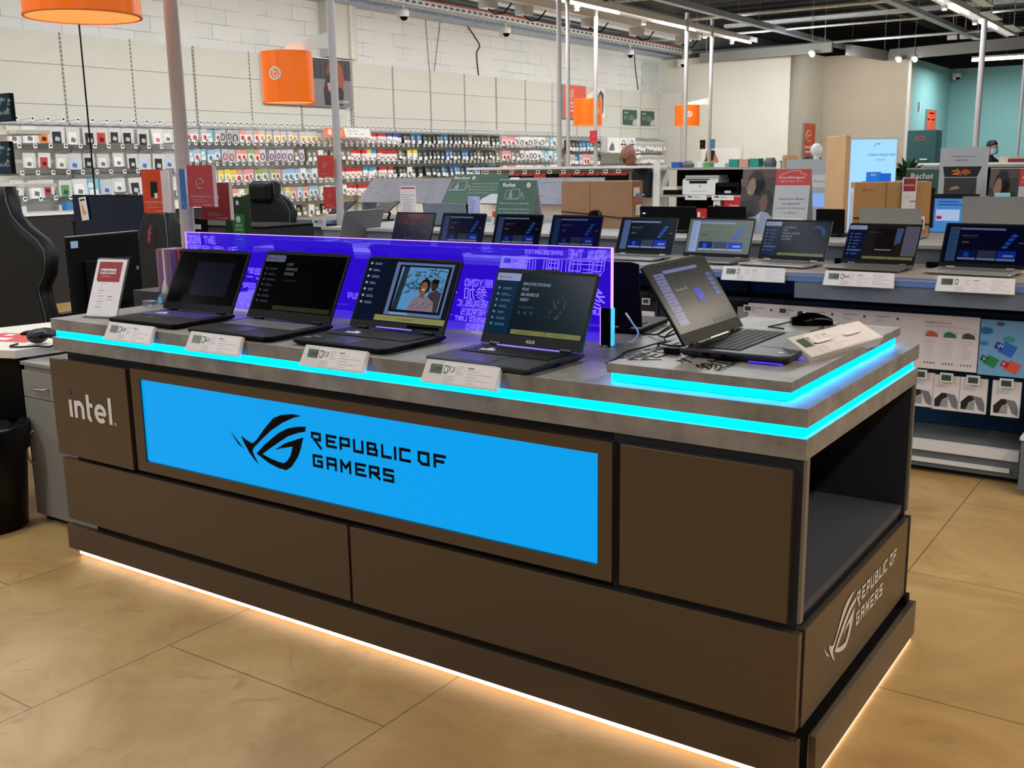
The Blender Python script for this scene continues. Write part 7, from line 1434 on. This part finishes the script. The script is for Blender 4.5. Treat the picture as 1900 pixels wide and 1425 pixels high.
# white light profiles with tubes and spots
def profile(label, x, y0, y1, z, tubes, spots, w=.22):
    t = thing('light_profile', label, 'light fixture', (x, y0, z)); L = y1 - y0
    MB().box(-w / 2, w / 2, 0, L, 0, .05, 'white_metal').box(-w / 2, -w / 2 + .012, 0, L, -.04, 0, 'white_metal').box(w / 2 - .012, w / 2, 0, L, -.04, 0, 'white_metal').build('profile', t)
    MB().box(-w / 2 + .014, w / 2 - .014, .01, L - .01, -.012, -.001, 'profile_glow').build('lens', t)  # made-up glowing strip, keeps the underlit profile bright
    for a, b in tubes: MB().cyl((0.05, a - y0, -.06), (.05, b - y0, -.06), .016, 'tube_on', 8).build('tube', t)
    for y in spots: q = MB().ell((-.02, y - y0, -.09), (.05, .05, .045), 'white_metal', 12, 8).build('spot_housing', t); MB().cyl((-.02, y - y0 - .0, -.13), (-.02, y - y0, -.137), .036, 'tube_on', 14).build('bulb', q)
    for k in range(int(L / 4) + 1): MB().cyl((0, min(L - .2, k * 4 + .5), .05), (0, min(L - .2, k * 4 + .5), 5.2 - z), .005, 'steel', 6).build('hanger_rod', t)
    return t
profile('long white light profile ending before the off-white wall', -7.85, -4, 19.2, 3.90, ((-3, 0), (1, 4), (5, 8), (9, 11), (11.9, 13.4), (14.9, 16.3), (18.0, 19.0)), (12.2, 14.4, 16.9, 18.2))
profile('bright tube light profile above the lit kiosk line', -3.35, -4, 21.8, 3.90, ((-3, 0), (1, 4), (5, 8), (9, 11), (12, 13.5), (14.2, 15.4), (16.2, 17.3), (18.6, 19.8)), (13.9, 15.9, 18.2))
profile('light profile over the gaming counter aisle', 2.2, -6, 8, 3.90, ((-5, -2), (-1, 2), (3, 6)), ())
for x, y in ((-2.9, 15.0), (-3.1, 16.9), (-3.1, 19.0)):
    tag(MB().box(x + .06, x + .22, y, y + 1.1, 3.78, 3.80, 'white_metal').box(x + .13, x + .15, y + .5, y + .52, 3.8, 5.2, 'steel').build('lamp_reflector'), ('white lamp reflector plate nearest above the kiosk', 'white lamp reflector plate in the middle of its row', 'white lamp reflector plate last before the bulkhead')[0 if y < 16 else 1 if y < 18 else 2].replace('nearest ', 'first '), 'reflector')
# grey bulkhead in three runs
def run(label, a, b, z0=3.78, h=.24, th=.08):
    a = Vector(a); b = Vector(b); d = (b - a).normalized(); n = Vector((-d.y, d.x)) * th / 2
    tag(MB().prism([tuple(a - n), tuple(b - n), tuple(b + n), tuple(a + n)], z0, z0 + h, 'beam_grey').build('bulkhead'), label, 'bulkhead')
    return
run('grey bulkhead above the off-white wall', (-9.75, 20.85), (-6.63, 20.6), 3.70, .20); run('short grey bulkhead receding to the corner above the recess', (-6.58, 21.45), (-6.30, 23.45), 3.70, .22); run('long grey bulkhead over the teal room', (-6.20, 23.42), (-1.5, 22.2), 3.70, .24)
for p, l in (((-9.6, 20.84), 'first'), ((-6.8, 20.61), 'second'), ((-6.31, 23.35), 'third'), ((-1.7, 22.25), 'fourth')): tag(MB().cyl((p[0], p[1], 3.9), (p[0], p[1], 5.2), .01, 'steel', 6).build('hanger_rod_long'), l + ' hanger rod of the grey bulkhead, from the accessory wall', 'rod')
# lit tubes over the teal room, ceiling spots
for i, (x0, x1) in enumerate(((-4.6, -3.15), (-3.05, -1.6))):
    t = thing('tube_lamp', ('bright tube lamp over the teal room, the one by the dome camera', 'bright tube lamp over the teal room, cut by the frame edge')[i], 'lamp', (x0, 24.3, 3.66)); MB().cyl((0, 0, 0), (x1 - x0, 0, 0), .03, 'tube_on', 10).build('tube', t); MB().box(0, x1 - x0, -.05, .05, .04, .08, 'white_metal').cyl(((x1 - x0) / 2, 0, .08), ((x1 - x0) / 2, 0, 1.54), .006, 'steel', 6).build('batten', t)
for x, y, l in ((-7.0, 20.4, 'ceiling spot over the off-white wall corner'), (-5.9, 23.0, 'ceiling spot at the white trim of the teal opening'), (-5.6, 23.2, 'small second spot beside the teal opening trim')):
    t = thing('spotlight', l, 'spotlight', (x, y, 3.70)); MB().cyl((0, 0, .05), (0, 0, 1.5), .006, 'beam_grey', 8).ell((0, 0, 0), (.08, .08, .06), 'white_metal', 14, 8).build('housing', t); MB().cyl((.03, -.05, -.03), (.04, -.085, -.055), .05, 'tube_on', 14).build('bulb', t)
for i in range(3): tag(MB().box(-4.95 + i * .26, -4.75 + i * .26, 23.3, 23.4, 4.05, 4.14, 'white_metal').box(-4.86 + i * .26, -4.84 + i * .26, 23.34, 23.36, 4.14, 5.2, 'steel').build('sensor_box'), ('first', 'second', 'third')[i] + ' small white box on the bulkhead over the teal room', 'box')
